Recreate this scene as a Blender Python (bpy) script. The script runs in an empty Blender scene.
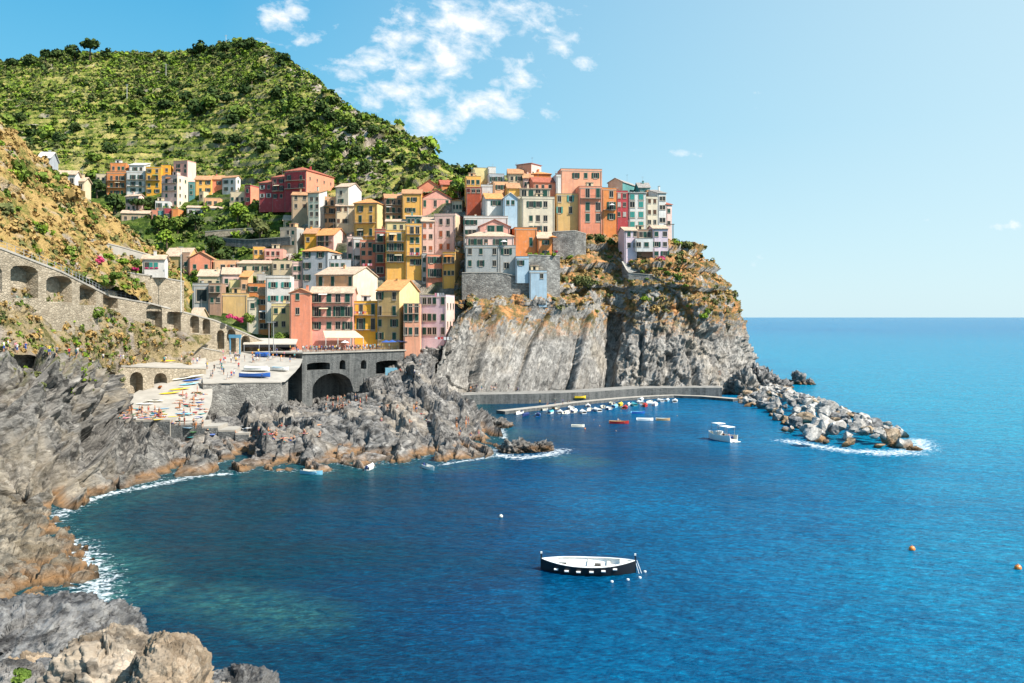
import bpy, bmesh, math, random
import numpy as np
from mathutils import Vector, Matrix

F = 887.0      # focal length in pixels
CAMH = 25.0    # height of the camera above the sea
HY = 317.0     # picture row of the horizon
R = math.radians
rnd = random.Random(7)
SC = bpy.context.scene
COL = SC.collection

def W(px, py, Y):
    return ((px - 512.0) * Y / F, Y, CAMH - (py - HY) * Y / F)
def WV(px, py, Y): return Vector(W(px, py, Y))
def ysea(py): return CAMH * F / (py - HY)
def sea_pt(px, py, z=0.0):
    Y = (CAMH - z) * F / (py - HY)
    return Vector(((px - 512.0) * Y / F, Y, z))

# ------------------------------------------------------------ numpy noise
_rng = np.random.RandomState(11)
_PERM = np.concatenate([_rng.permutation(256)] * 3)
_G = _rng.normal(size=(256, 3)); _G /= np.linalg.norm(_G, axis=1)[:, None]
_J = _rng.rand(256, 3)
_RV = _rng.rand(256)

def _hash(i, j, k):
    return _PERM[_PERM[_PERM[i & 255] + (j & 255)] + (k & 255)]

def perlin(p):
    p = np.asarray(p, dtype=np.float64)
    i = np.floor(p).astype(np.int64); f = p - i
    u = f * f * f * (f * (f * 6 - 15) + 10)
    out = 0
    for dx in (0, 1):
        wx = u[:, 0] if dx else 1 - u[:, 0]
        for dy in (0, 1):
            wy = u[:, 1] if dy else 1 - u[:, 1]
            for dz in (0, 1):
                wz = u[:, 2] if dz else 1 - u[:, 2]
                g = _G[_hash(i[:, 0] + dx, i[:, 1] + dy, i[:, 2] + dz)]
                d = g[:, 0] * (f[:, 0] - dx) + g[:, 1] * (f[:, 1] - dy) + g[:, 2] * (f[:, 2] - dz)
                out = out + wx * wy * wz * d
    return out * 1.5

def fbm(p, octaves=4, gain=0.5, lac=2.03):
    a, s, t = 1.0, 0.0, np.array(p, dtype=np.float64)
    for o in range(octaves):
        s = s + a * perlin(t + 17.3 * o); t = t * lac; a *= gain
    return s

def worley(p):
    """nearest cell: F1, F2, id 0..255, vector from its centre"""
    p = np.asarray(p, dtype=np.float64)
    i = np.floor(p).astype(np.int64)
    n = len(p); F1 = np.full(n, 9.0); F2 = np.full(n, 9.0); ID = np.zeros(n, np.int64); V = np.zeros((n, 3))
    for dx in (-1, 0, 1):
        for dy in (-1, 0, 1):
            for dz in (-1, 0, 1):
                h = _hash(i[:, 0] + dx, i[:, 1] + dy, i[:, 2] + dz)
                c = np.stack([i[:, 0] + dx, i[:, 1] + dy, i[:, 2] + dz], 1) + _J[h]
                d = p - c; dd = np.sqrt((d * d).sum(1))
                nr = dd < F1
                F2 = np.where(nr, F1, np.minimum(F2, dd))
                F1 = np.where(nr, dd, F1); ID = np.where(nr, h, ID); V[nr] = d[nr]
    return F1, F2, ID, V

def facets(p, scale, tilt=0.5, aniso=(1, 1, 1), rot=None, warp=0.25):
    """blocky rock: every cell is a tilted plane at its own level (result about -1..1)"""
    q = np.array(p) / scale
    q = q + warp * np.stack([perlin(q * 1.7 + 5), perlin(q * 1.7 + 50), perlin(q * 1.7 + 90)], 1)
    if rot is not None: q = q @ rot
    q = q * np.array(aniso)
    F1, F2, ID, V = worley(q)
    lev = _RV[ID] * 2 - 1
    t = (_G[ID] * V).sum(1)
    return lev * (1 - tilt) + t * tilt * 2, np.clip((F2 - F1) * 3, 0, 1)

def rotm(ax, deg):
    return np.array(Matrix.Rotation(R(deg), 3, ax))

# ------------------------------------------------------------ mesh helpers
def mesh_np(name, verts, faces, smooth=False, mats=(), fmat=None):
    """faces: (N,3) or (N,4) int array"""
    me = bpy.data.meshes.new(name)
    verts = np.asarray(verts, dtype=np.float32); faces = np.asarray(faces, dtype=np.int32)
    k = faces.shape[1]
    me.vertices.add(len(verts)); me.vertices.foreach_set("co", verts.ravel())
    me.loops.add(faces.size); me.loops.foreach_set("vertex_index", faces.ravel())
    me.polygons.add(len(faces))
    me.polygons.foreach_set("loop_start", np.arange(0, faces.size, k, dtype=np.int32))
    me.polygons.foreach_set("loop_total", np.full(len(faces), k, dtype=np.int32))
    if smooth: me.polygons.foreach_set("use_smooth", np.ones(len(faces), dtype=bool))
    for m in mats: me.materials.append(m)
    if fmat is not None: me.polygons.foreach_set("material_index", np.asarray(fmat, dtype=np.int32))
    me.update(calc_edges=True); me.validate()
    return me

def link(name, me, parent=None):
    o = bpy.data.objects.new(name, me); COL.objects.link(o)
    if parent is not None: o.parent = parent
    return o

def tag(o, label=None, cat=None, group=None, kind=None):
    if label: o['label'] = label
    if cat: o['category'] = cat
    if group: o['group'] = group
    if kind: o['kind'] = kind
    return o

def empty(name, loc=(0, 0, 0), rz=0.0):
    o = bpy.data.objects.new(name, None); COL.objects.link(o)
    o.location = loc; o.rotation_euler = (0, 0, rz); o.empty_display_size = 0.3
    return o

class MB:
    """collects shapes with a material slot each and builds ONE mesh"""
    def __init__(s): s.v = []; s.f = []; s.m = []; s.mats = []
    def slot(s, mat):
        if mat not in s.mats: s.mats.append(mat)
        return s.mats.index(mat)
    def add(s, vs, fs, mat):
        b = len(s.v); s.v += [tuple(v) for v in vs]; k = s.slot(mat)
        for f in fs: s.f.append([b + i for i in f]); s.m.append(k)
        return s
    def box(s, x0, x1, y0, y1, z0, z1, mat, M=None):
        vs = [(x, y, z) for z in (z0, z1) for y in (y0, y1) for x in (x0, x1)]
        if M is not None: vs = [M @ Vector(v) for v in vs]
        return s.add(vs, [(0, 2, 3, 1), (4, 5, 7, 6), (0, 1, 5, 4), (2, 6, 7, 3), (0, 4, 6, 2), (1, 3, 7, 5)], mat)
    def tube(s, p, q, r0, r1, mat, n=6, cap=True):
        p = Vector(p); q = Vector(q); d = (q - p).normalized()
        a = d.orthogonal().normalized(); b = d.cross(a)
        vs = []
        for c, r in ((p, r0), (q, r1)):
            for i in range(n):
                t = 2 * math.pi * i / n; vs.append(c + a * (r * math.cos(t)) + b * (r * math.sin(t)))
        fs = [(i, (i + 1) % n, n + (i + 1) % n, n + i) for i in range(n)]
        if cap: fs += [tuple(range(n - 1, -1, -1)), tuple(range(n, 2 * n))]
        return s.add(vs, fs, mat)
    def prism(s, pts, z0, z1, mat):
        n = len(pts)
        vs = [(x, y, z0) for x, y in pts] + [(x, y, z1) for x, y in pts]
        fs = [(i, (i + 1) % n, n + (i + 1) % n, n + i) for i in range(n)] + [tuple(range(n - 1, -1, -1)), tuple(range(n, 2 * n))]
        return s.add(vs, fs, mat)
    def mesh(s, name, smooth=False):
        me = bpy.data.meshes.new(name); me.from_pydata(s.v, [], s.f)
        for m in s.mats: me.materials.append(m)
        me.polygons.foreach_set('material_index', s.m)
        if smooth: me.polygons.foreach_set('use_smooth', [True] * len(s.f))
        me.update(); return me
    def build(s, name, parent=None, smooth=False):
        return link(name, s.mesh(name, smooth), parent)

# ------------------------------------------------------------ materials
def new_mat(name):
    m = bpy.data.materials.new(name); m.use_nodes = True
    nt = m.node_tree; nt.nodes.clear()
    out = nt.nodes.new('ShaderNodeOutputMaterial'); bs = nt.nodes.new('ShaderNodeBsdfPrincipled')
    nt.links.new(bs.outputs[0], out.inputs[0])
    bs.inputs['Specular IOR Level'].default_value = 0.25
    return m, nt, bs
class NT:
    """small node-graph writer"""
    def __init__(s, nt): s.nt = nt
    def n(s, t, **kw):
        nd = s.nt.nodes.new(t)
        for k, v in kw.items(): setattr(nd, k, v)
        return nd
    def l(s, a, b): s.nt.links.new(a, b)
    def put(s, sock, v):
        if hasattr(v, 'node'): s.l(v, sock)
        elif v is not None: sock.default_value = v
    def pos(s): return s.n('ShaderNodeNewGeometry').outputs['Position']
    def objc(s): return s.n('ShaderNodeTexCoord').outputs['Object']
    def nz(s):
        return s.sep(s.n('ShaderNodeNewGeometry').outputs['Normal'])[2]
    def sep(s, v):
        nd = s.n('ShaderNodeSeparateXYZ'); s.l(v, nd.inputs[0]); return nd.outputs
    def comb(s, x, y, z):
        nd = s.n('ShaderNodeCombineXYZ'); s.put(nd.inputs[0], x); s.put(nd.inputs[1], y); s.put(nd.inputs[2], z); return nd.outputs[0]
    def mapping(s, v, rot=(0, 0, 0), scale=(1, 1, 1), loc=(0, 0, 0)):
        if any(rot) and tuple(scale) != (1, 1, 1):
            v = s.mapping(v, rot=rot); rot = (0, 0, 0)
        nd = s.n('ShaderNodeMapping'); s.l(v, nd.inputs[0])
        nd.inputs['Rotation'].default_value = [R(a) for a in rot]; nd.inputs['Scale'].default_value = scale; nd.inputs['Location'].default_value = loc
        return nd.outputs[0]
    def noise(s, v, scale=1.0, detail=4, rough=0.55, dist=0.0):
        nd = s.n('ShaderNodeTexNoise'); s.l(v, nd.inputs['Vector'])
        nd.inputs['Scale'].default_value = scale; nd.inputs['Detail'].default_value = detail
        nd.inputs['Roughness'].default_value = rough; nd.inputs['Distortion'].default_value = dist
        return nd.outputs['Fac']
    def voro(s, v, scale=1.0, feature='F1', out='Distance'):
        nd = s.n('ShaderNodeTexVoronoi', feature=feature); s.l(v, nd.inputs['Vector']); nd.inputs['Scale'].default_value = scale
        return nd.outputs[out]
    def ramp(s, v, stops, interp='LINEAR'):
        nd = s.n('ShaderNodeValToRGB'); s.l(v, nd.inputs[0]); r = nd.color_ramp; r.interpolation = interp
        while len(r.elements) < len(stops): r.elements.new(0.5)
        for e, (p, c) in zip(r.elements, stops):
            e.position = p; e.color = (c, c, c, 1) if isinstance(c, (int, float)) else (*c, 1)
        return nd.outputs[0]
    def mr(s, v, a, b, c=0.0, d=1.0):
        nd = s.n('ShaderNodeMapRange'); s.put(nd.inputs[0], v)
        for i, x in enumerate((a, b, c, d)): s.put(nd.inputs[i + 1], x)
        return nd.outputs[0]
    def math(s, op, a, b=None, clamp=False):
        nd = s.n('ShaderNodeMath', operation=op, use_clamp=clamp); s.put(nd.inputs[0], a); s.put(nd.inputs[1], b); return nd.outputs[0]
    def mix(s, f, a, b, mode='MIX'):
        nd = s.n('ShaderNodeMix', data_type='RGBA', blend_type=mode); s.put(nd.inputs[0], f)
        for sock, v in ((nd.inputs[6], a), (nd.inputs[7], b)):
            if isinstance(v, tuple): v = (*v, 1)
            s.put(sock, v)
        return nd.outputs[2]
    def bump(s, h, strength=0.5, dist=0.3):
        nd = s.n('ShaderNodeBump'); s.l(h, nd.inputs['Height']); nd.inputs['Strength'].default_value = strength; nd.inputs['Distance'].default_value = dist
        return nd.outputs[0]
    def attr(s, name):
        return s.n('ShaderNodeAttribute', attribute_name=name).outputs['Fac']

def srgb(r, g, b):
    f = lambda c: (c / 255 / 12.92) if c / 255 <= 0.04045 else ((c / 255 + 0.055) / 1.055) ** 2.4
    return (f(r), f(g), f(b))

def plain(name, col, rough=0.7, var=0.12, scale=1.5, spec=0.25):
    m, nt, bs = new_mat(name); g = NT(nt)
    n = g.noise(g.objc(), scale, 5, 0.6)
    d = tuple(c * (1 - var * 2) for c in col)
    g.l(g.mix(g.mr(n, 0.35, 0.7), d, tuple(min(1, c * (1 + var * 0.6)) for c in col)), bs.inputs['Base Color'])
    bs.inputs['Roughness'].default_value = rough; bs.inputs['Specular IOR Level'].default_value = spec
    return m
_MC = {}
def M(name, col, rough=0.7, var=0.1, scale=1.5, spec=0.25):
    k = name
    if k not in _MC: _MC[k] = plain(name, col, rough, var, scale, spec)
    return _MC[k]
# ------------------------------------------------------------ camera, sun, sky
cam_d = bpy.data.cameras.new('camera'); cam = bpy.data.objects.new('camera', cam_d); COL.objects.link(cam)
cam.location = (0, 0, CAMH); cam.rotation_euler = (R(90), 0, 0)
cam_d.sensor_width = 36; cam_d.lens = 36 * F / 1024
cam_d.shift_y = (HY - 341.5) / 1024 * 1.0
cam_d.clip_start = 0.5; cam_d.clip_end = 60000
SC.camera = cam
SUN_EL, SUN_AZ = 48.0, 25.0           # azimuth measured from +X towards the camera side (-Y)
sd = Vector((math.cos(R(SUN_EL)) * math.cos(R(SUN_AZ)), -math.cos(R(SUN_EL)) * math.sin(R(SUN_AZ)), math.sin(R(SUN_EL))))
sl = bpy.data.lights.new('sun', 'SUN'); so = bpy.data.objects.new('sun', sl); COL.objects.link(so)
sl.energy = 5.0; sl.angle = R(0.53); sl.color = (1.0, 0.95, 0.87)
so.rotation_euler = sd.to_track_quat('Z', 'Y').to_euler(); so.location = sd * 500

wd = bpy.data.worlds.new('World'); SC.world = wd; wd.use_nodes = True
wt = wd.node_tree; wt.nodes.clear(); g = NT(wt)
wo = g.n('ShaderNodeOutputWorld'); bg = g.n('ShaderNodeBackground'); g.l(bg.outputs[0], wo.inputs[0])
sky = g.n('ShaderNodeTexSky', sky_type='NISHITA'); sky.sun_disc = False
sky.sun_elevation = R(SUN_EL); sky.sun_rotation = R(90 + SUN_AZ); sky.altitude = 50
sky.air_density = 1.0; sky.dust_density = 0.6; sky.ozone_density = 1.6
bg.inputs['Strength'].default_value = 0.14
dirv = g.n('ShaderNodeTexCoord').outputs['Generated']
dx, dy, dz = g.sep(dirv)
# cyan cast of this day's sky
K = 4.05
dayc = g.ramp(dz, [(0.0, (0.60, 0.82, 0.90)), (0.08, (0.42, 0.74, 0.88)), (0.20, (0.15, 0.56, 0.82)), (0.40, (0.035, 0.38, 0.72)), (1.0, (0.05, 0.27, 0.62))])
dayc = g.mix(g.mr(dx, -0.30, 0.50, 0.0, 0.80), dayc, (0.66, 0.87, 0.94))
dayc = g.mix(1.0, dayc, (K, K, K), 'MULTIPLY')
skyc = g.mix(0.92, sky.outputs[0], dayc)
# cloud field on a plane high above the sea
inv = g.math('DIVIDE', 1.0, g.math('MAXIMUM', g.math('ADD', dz, 0.10), 0.02))
cx = g.math('MULTIPLY', dx, inv); cy = g.math('MULTIPLY', dy, inv)
cp = g.comb(cx, cy, 0.0)
ax = g.math('DIVIDE', dx, dy); az = g.math('DIVIDE', dz, dy)
cp = g.comb(ax, g.math('MULTIPLY', az, 1.25), 0.0)
n1 = g.noise(g.mapping(cp, rot=(0, 0, 20), scale=(0.8, 1.0, 1), loc=(3.1, 1.7, 0)), 38.0, 8, 0.62, 0.2)
n2 = g.noise(g.mapping(cp, loc=(8.0, 2.0, 0)), 13.0, 3, 0.5)      # tangent-plane direction (looking out over the bay)
def blob(cx_, cz_, rx, rz, rot=0.0):
    c_, s_ = math.cos(R(rot)), math.sin(R(rot))
    u = g.math('SUBTRACT', ax, cx_); v = g.math('SUBTRACT', az, cz_)
    uu = g.math('DIVIDE', g.math('ADD', g.math('MULTIPLY', u, c_), g.math('MULTIPLY', v, s_)), rx)
    vv = g.math('DIVIDE', g.math('SUBTRACT', g.math('MULTIPLY', v, c_), g.math('MULTIPLY', u, s_)), rz)
    d = g.math('ADD', g.math('MULTIPLY', uu, uu), g.math('MULTIPLY', vv, vv))
    return g.mr(g.math('SQRT', d), 0.15, 1.25, 1.0, 0.0)
def pb(px, py, rx, ry, rot=0.0): return blob((px - 512) / F, (HY - py) / F, rx / F, ry / F, rot)
field = None
for a in ((440, 60, 120, 46, 42), (470, 20, 90, 36, 0), (495, 105, 65, 24, -10), (283, 18, 36, 28, 30), (390, 92, 75, 26, 20), (345, 70, 30, 18, 0), (400, 40, 60, 30, 30),
          (678, 152, 48, 8, -6), (757, 108, 46, 7, 0), (1005, 226, 60, 7, 3), (760, 265, 40, 12, 0), (583, 63, 18, 12, 0), (430, 125, 70, 30, 20), (525, 12, 60, 22, 0), (330, 100, 40, 20, 30), (310, 40, 40, 16, 20), (560, 40, 60, 26, 0), (515, 75, 50, 30, 0)):
    b = pb(*a)
    wgt = {678: 0.6, 757: 0.32, 525: 0.8, 330: 0.8, 310: 0.6, 560: 0.6, 515: 0.8, 1005: 0.6, 760: 0.35, 583: 0.7}.get(a[0], 1.0)
    if wgt < 1: b = g.math('MULTIPLY', b, wgt)
    field = b if field is None else g.math('MAXIMUM', field, b)
dens = g.math('ADD', g.math('MULTIPLY', n1, 1.0), g.math('MULTIPLY', n2, 0.25))
dens = g.math('ADD', dens, g.math('MULTIPLY', field, 0.42))
cl = g.mr(dens, 0.83, 1.12)
front = g.mr(dy, 0.05, 0.2)
cl = g.math('MULTIPLY', cl, g.math('MULTIPLY', front, g.mr(dz, 0.02, 0.06)))
cl = g.math('MULTIPLY', cl, 0.94)
cloudc = g.mix(g.mr(n1, 0.4, 0.75), (3.7, 4.0, 4.3), (4.7, 4.7, 4.7))
skyc = g.mix(cl, skyc, cloudc)
g.l(skyc, bg.inputs['Color'])
SC.view_settings.view_transform = 'Standard'; SC.view_settings.look = 'None'
SC.view_settings.exposure = 0.85; SC.view_settings.gamma = 1.0
SC.cycles.max_bounces = 5; SC.cycles.diffuse_bounces = 3; SC.cycles.glossy_bounces = 2
SC.cycles.use_denoising = True
SC.cycles.caustics_reflective = False; SC.cycles.caustics_refractive = False
# ------------------------------------------------------------ rock and ground materials
def rock_mat(name, c_light, c_mid, c_dark, dip=(0, 35, 20), wet=True, veg=None, veg_amt=0.0, veg_low=4.0, bands=1.0, bumpd=0.35, warm=None, dark_at=0.48):
    m, nt, bs = new_mat(name); g = NT(nt); P = g.pos()
    st = g.mapping(P, rot=dip, scale=(0.28, 0.28, 1.0))
    s1 = g.noise(st, 1.0, 7, 0.65, 0.4)
    big = g.noise(P, 0.07, 4, 0.6)
    med = g.noise(P, 0.5, 6, 0.7)
    fine = g.noise(P, 2.2, 5, 0.7)
    col = g.mix(g.mr(med, 0.33, 0.68), c_dark, c_light)
    col = g.mix(g.mr(s1, 0.42, 0.60, 0, 0.75 * bands), col, c_mid)
    dk = g.noise(g.mapping(P, rot=dip, scale=(0.6, 0.7, 1.4)), 0.7, 7, 0.70, 0.3)
    col = g.mix(g.mr(dk, dark_at, dark_at + 0.12, 0, 0.9), col, tuple(c * 0.42 for c in c_dark))  # dark patches standing in for shadow gaps, painted into the stone colour
    st2 = g.noise(g.mapping(P, rot=dip, scale=(0.45, 0.45, 2.6)), 1.0, 5, 0.6, 0.15)
    col = g.mix(g.mr(st2, 0.56, 0.64, 0, 0.55), col, tuple(c * 0.6 for c in c_dark))
    if warm: col = g.mix(g.mr(big, 0.50, 0.66, 0, 0.55), col, warm)
    blk = None
    for sc_, am in ((0.45, 0.34), (1.25, 0.26)):
        vn = g.n('ShaderNodeTexVoronoi'); g.l(g.mapping(P, rot=dip, scale=(0.6 * sc_, 0.6 * sc_, 1.5 * sc_)), vn.inputs['Vector']); vn.inputs['Scale'].default_value = 1.0
        rv = g.sep(vn.outputs['Color'])[0]; t_ = g.mr(rv, 0, 1, 1 - am, 1 + am * .6)
        col = g.mix(1.0, col, g.comb(t_, t_, t_), 'MULTIPLY'); blk = rv if blk is None else g.math('ADD', blk, g.math('MULTIPLY', rv, .4))
    # hairline cracks, weathered dark: marks of the stone itself
    cr = g.voro(g.mapping(P, rot=dip, scale=(0.25, 0.25, 0.8)), 1.0, 'DISTANCE_TO_EDGE')
    crk = g.mr(cr, 0.0, 0.035, 1, 0)
    col = g.mix(g.math('MULTIPLY', crk, 0.10), col, tuple(c * 0.35 for c in c_dark))
    col = g.mix(g.mr(fine, 0.55, 0.75, 0, 0.35), col, tuple(min(1, c * 1.25) for c in c_light))
    z = g.sep(P)[2]
    if veg:
        v1 = g.noise(P, 0.16, 5, 0.65); up = g.mr(g.nz(), 0.15, 0.6)
        lift = g.mr(z, veg_low, veg_low + 8)
        vm = g.math('MULTIPLY', g.mr(g.math('ADD', v1, g.math('MULTIPLY', up, 0.16)), 0.62 - veg_amt, 0.70 - veg_amt), lift)
        vc = g.ramp(g.noise(P, 0.35, 4, 0.7), [(0.30, veg[0]), (0.48, veg[1]), (0.60, veg[2]), (0.75, veg[3])])
        col = g.mix(vm, col, vc)
    if wet:
        zz = g.math('ADD', z, g.math('MULTIPLY', g.math('SUBTRACT', g.noise(P, 0.35, 3), 0.5), 1.6))
        col = g.mix(g.math('MULTIPLY', g.mr(zz, 0.5, 1.4, 0.8, 0.0), g.mr(g.noise(P, 0.12, 4), 0.38, 0.55, 0.25, 1.0)), col, g.mix(g.noise(P, 0.25, 3), (0.16, 0.08, 0.03), (0.34, 0.18, 0.07)))
        col = g.mix(g.mr(zz, 0.1, 0.5, 0.8, 0.0), col, (0.06, 0.05, 0.035))
    g.l(col, bs.inputs['Base Color'])
    h = g.math('ADD', g.math('MULTIPLY', s1, 1.0), g.math('ADD', g.math('MULTIPLY', med, 1.0), g.math('MULTIPLY', fine, 0.35)))
    h = g.math('ADD', h, g.math('MULTIPLY', blk, 1.1)); h = g.math('ADD', h, g.math('MULTIPLY', st2, 0.7)); h = g.math('SUBTRACT', h, g.math('MULTIPLY', dk, 0.8))
    g.l(g.bump(h, 0.9, bumpd), bs.inputs['Normal'])
    bs.inputs['Roughness'].default_value = 0.9
    return m

OCH = [(0.045, 0.055, 0.02), (0.19, 0.13, 0.05), (0.44, 0.20, 0.075), (0.48, 0.31, 0.15)]
GRN = [(0.025, 0.045, 0.012), (0.07, 0.095, 0.02), (0.20, 0.17, 0.05), (0.42, 0.33, 0.14)]
m_rock_grey = rock_mat('grey_rock', (0.33, 0.31, 0.285), (0.19, 0.178, 0.165), (0.085, 0.082, 0.08), dip=(10, 27, 0), warm=(0.33, 0.275, 0.21))
m_rock_left = rock_mat('cliff_rock', (0.29, 0.27, 0.24), (0.17, 0.158, 0.142), (0.078, 0.074, 0.07), dip=(12, 30, 0), veg=GRN, veg_amt=-0.03, veg_low=13, warm=(0.33, 0.27, 0.19))
m_rock_low = rock_mat('tan_rock', (0.33, 0.295, 0.24), (0.23, 0.19, 0.14), (0.10, 0.09, 0.072), dip=(20, 35, 10), warm=(0.30, 0.23, 0.14))
m_rock_head = rock_mat('headland_rock', (0.44, 0.415, 0.38), (0.33, 0.305, 0.275), (0.155, 0.147, 0.138), dip=(0, 67, 0), dark_at=0.53, veg=OCH, veg_amt=0.115, veg_low=17, warm=(0.35, 0.295, 0.225), bumpd=0.5)
m_rock_tan = rock_mat('boulder_rock', (0.42, 0.36, 0.29), (0.31, 0.25, 0.185), (0.16, 0.13, 0.10), dip=(60, 20, 0), wet=False, warm=(0.37, 0.25, 0.14), bumpd=0.14)
m_rock_slate = rock_mat('slate_rock', (0.27, 0.26, 0.245), (0.15, 0.147, 0.143), (0.065, 0.065, 0.07), dip=(-10, 27, 0), wet=False, bumpd=0.3)

def ground_mat(name, stops, scale=0.08, terr=True, stone=(0.26, 0.23, 0.18)):
    m, nt, bs = new_mat(name); g = NT(nt); P = g.pos()
    a = g.noise(P, scale, 6, 0.65); b = g.noise(P, scale * 7, 5, 0.7)
    f = g.math('ADD', g.math('MULTIPLY', a, 0.6), g.math('MULTIPLY', b, 0.4))
    col = g.ramp(f, stops)
    if terr:
        steep = g.mr(g.nz(), 0.30, 0.62, 1, 0)
        sc = g.mix(g.noise(P, 0.9, 4), tuple(c * 0.5 for c in stone), stone)
        sc = g.mix(g.mr(g.noise(P, 0.10, 3), 0.45, 0.6), sc, stops[1][1])
        col = g.mix(steep, col, sc)
    rockm = g.attr('bare')
    rc = g.mix(g.mr(g.noise(P, 0.25, 6, 0.7), 0.35, 0.65), (0.17, 0.14, 0.11), (0.50, 0.42, 0.34))
    col = g.mix(rockm, col, rc)
    g.l(col, bs.inputs['Base Color'])
    g.l(g.bump(g.math('ADD', b, g.noise(P, scale * 25, 4)), 1.0, 0.8), bs.inputs['Normal'])
    bs.inputs['Roughness'].default_value = 1.0; bs.inputs['Specular IOR Level'].default_value = 0.05
    return m
m_hill = ground_mat('hill_ground', [(0.34, (0.025, 0.042, 0.012)), (0.42, (0.08, 0.115, 0.024)), (0.49, (0.20, 0.22, 0.045)), (0.58, (0.40, 0.33, 0.12))])
m_dry = ground_mat('dry_grass', [(0.36, (0.05, 0.07, 0.018)), (0.44, (0.17, 0.16, 0.045)), (0.52, (0.40, 0.27, 0.10)), (0.66, (0.50, 0.33, 0.14))], 0.10, False)
m_garden = ground_mat('garden_ground', [(0.36, (0.016, 0.03, 0.008)), (0.46, (0.04, 0.07, 0.015)), (0.55, (0.12, 0.17, 0.03)), (0.66, (0.22, 0.18, 0.08))], 0.12)

# ------------------------------------------------------------ swept patches
def cr(P, t):
    """Catmull-Rom through rows of P (n, ...) at parameters t in 0..n-1"""
    n = len(P); i = np.clip(np.floor(t).astype(int), 0, n - 2); f = (t - i)
    f = f.reshape((-1,) + (1,) * (P.ndim - 1))
    p0 = P[np.clip(i - 1, 0, n - 1)]; p1 = P[i]; p2 = P[i + 1]; p3 = P[np.clip(i + 2, 0, n - 1)]
    return 0.5 * ((2 * p1) + (-p0 + p2) * f + (2 * p0 - 5 * p1 + 4 * p2 - p3) * f * f + (-p0 + 3 * p1 - 3 * p2 + p3) * f ** 3)

def patch(name, rows, nu, nv, disp, mat, bare=None, dive=0.0, kind='structure', smooth=False):
    C = np.array([[W(*p) for p in r] for r in rows])          # rows, cols, 3
    t = np.linspace(0, C.shape[0] - 1, nv); u = np.linspace(0, C.shape[1] - 1, nu)
    G = cr(C, t); G = cr(np.swapaxes(G, 0, 1).copy(), u)       # nu, nv, 3
    du = np.gradient(G, axis=0); dv = np.gradient(G, axis=1)
    N = np.cross(du, dv); N /= (np.linalg.norm(N, axis=2)[..., None] + 1e-9)
    Pf = G.reshape(-1, 3); Nf = N.reshape(-1, 3)
    if Nf[:, 1].mean() > 0.0 and Nf[:, 2].mean() < 0: Nf = -Nf
    elif Nf[:, 2].mean() < 0: Nf = -Nf
    U = np.repeat(np.linspace(0, 1, nu), nv); V = np.tile(np.linspace(0, 1, nv), nu)
    Pd = disp(Pf, Nf, U, V)
    if dive: Pd[:, 2] -= dive * np.clip(1 - V / 0.10, 0, 1) ** 1.3
    idx = np.arange(nu * nv).reshape(nu, nv)
    fc = np.stack([idx[:-1, :-1], idx[1:, :-1], idx[1:, 1:], idx[:-1, 1:]], -1).reshape(-1, 4)
    me = mesh_np(name, Pd, fc, smooth, [mat])
    if bare is not None:
        at = me.attributes.new('bare', 'FLOAT', 'POINT'); at.data.foreach_set('value', np.clip(bare(Pd, U, V), 0, 1).astype(np.float32))
    o = link(name, me); o['kind'] = kind
    return o, Pd.reshape(nu, nv, 3)

ROT1 = rotm('Y', 28) @ rotm('Z', 25)
ROT2 = rotm('Y', -35) @ rotm('X', 20)
def strata(P, n, spacing, seed=0, cell=None):
    """beds of rock: level per bed plus a saw-tooth ledge"""
    n = np.array(n, dtype=float); n /= np.linalg.norm(n)
    s_ = (P @ n) / spacing + 0.55 * perlin(P / (spacing * 3.2) + seed) + 0.18 * perlin(P / (spacing * .9) + seed)
    k = np.floor(s_).astype(int); fr = s_ - k
    lev = _RV[_hash(k, (k * 7 + seed) & 255, k * 0 + seed)] - 0.5
    return lev * 1.3 + (fr ** 2.2 - 0.4) * 1.1
def ridged(P, octaves=4):
    a, s_, t = 1.0, 0.0, np.array(P)
    for o in range(octaves): s_ = s_ + a * (0.5 - np.abs(perlin(t + 11.7 * o)) * 2); t = t * 2.1; a *= .5
    return s_
def rock_disp(a1=1.6, s1=9, a2=0.8, s2=3.6, a3=0.35, s3=1.5, rot=ROT1, aniso=(0.6, 0.8, 1.5), fb=1.0, fbs=14.0, n=(-.45, -.25, .85), b1=.55, b2=.28):
    def f(P, N, U, V):
        d1, e1 = facets(P, s1, 0.6, aniso, rot, 0.12)
        d2, e2 = facets(P + 31, s2, 0.6, aniso, rot, 0.1)
        d3, e3 = facets(P + 77, s3, 0.6, aniso, rot, 0.1)
        brk = np.clip(perlin(P / (s2 * 1.5) + 60) * 2 + .6, 0, 1)
        d = a1 * d1 + a2 * d2 + a3 * d3 + fb * fbm(P / fbs, 3) + b1 * strata(P, n, s2 * .8, 3) + b2 * strata(P, n, s2 * .30, 9) * brk
        d += a3 * .5 * ridged(P / (s3 * 1.6), 4) - a2 * .9 * (1 - e2) ** 1.5 - a1 * .5 * (1 - e1) ** 1.5 - a3 * .7 * (1 - e3)
        return P + N * d[:, None]
    return f

def terraces(step, soft, mask, amp=2.0, sc=18.0):
    def f(P, N, U, V):
        Q = P.copy()
        Q[:, 2] += amp * fbm(P / sc, 4) * 1.2
        m = mask(P, U, V)
        zz = Q[:, 2] + 2.5 * perlin(P / 60.0)
        k = np.floor(zz / step); fr = zz / step - k
        st = np.where(fr < soft, 0.15 * fr / soft, 0.15 + 0.85 * (fr - soft) / (1 - soft)) if False else np.clip((fr - soft) / (1 - soft), 0, 1)
        tz = (k + st) * step - (zz - Q[:, 2])
        Q[:, 2] = Q[:, 2] * (1 - m) + (tz + 0.35 * perlin(P / 3.0)) * m
        return Q
    return f

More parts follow.
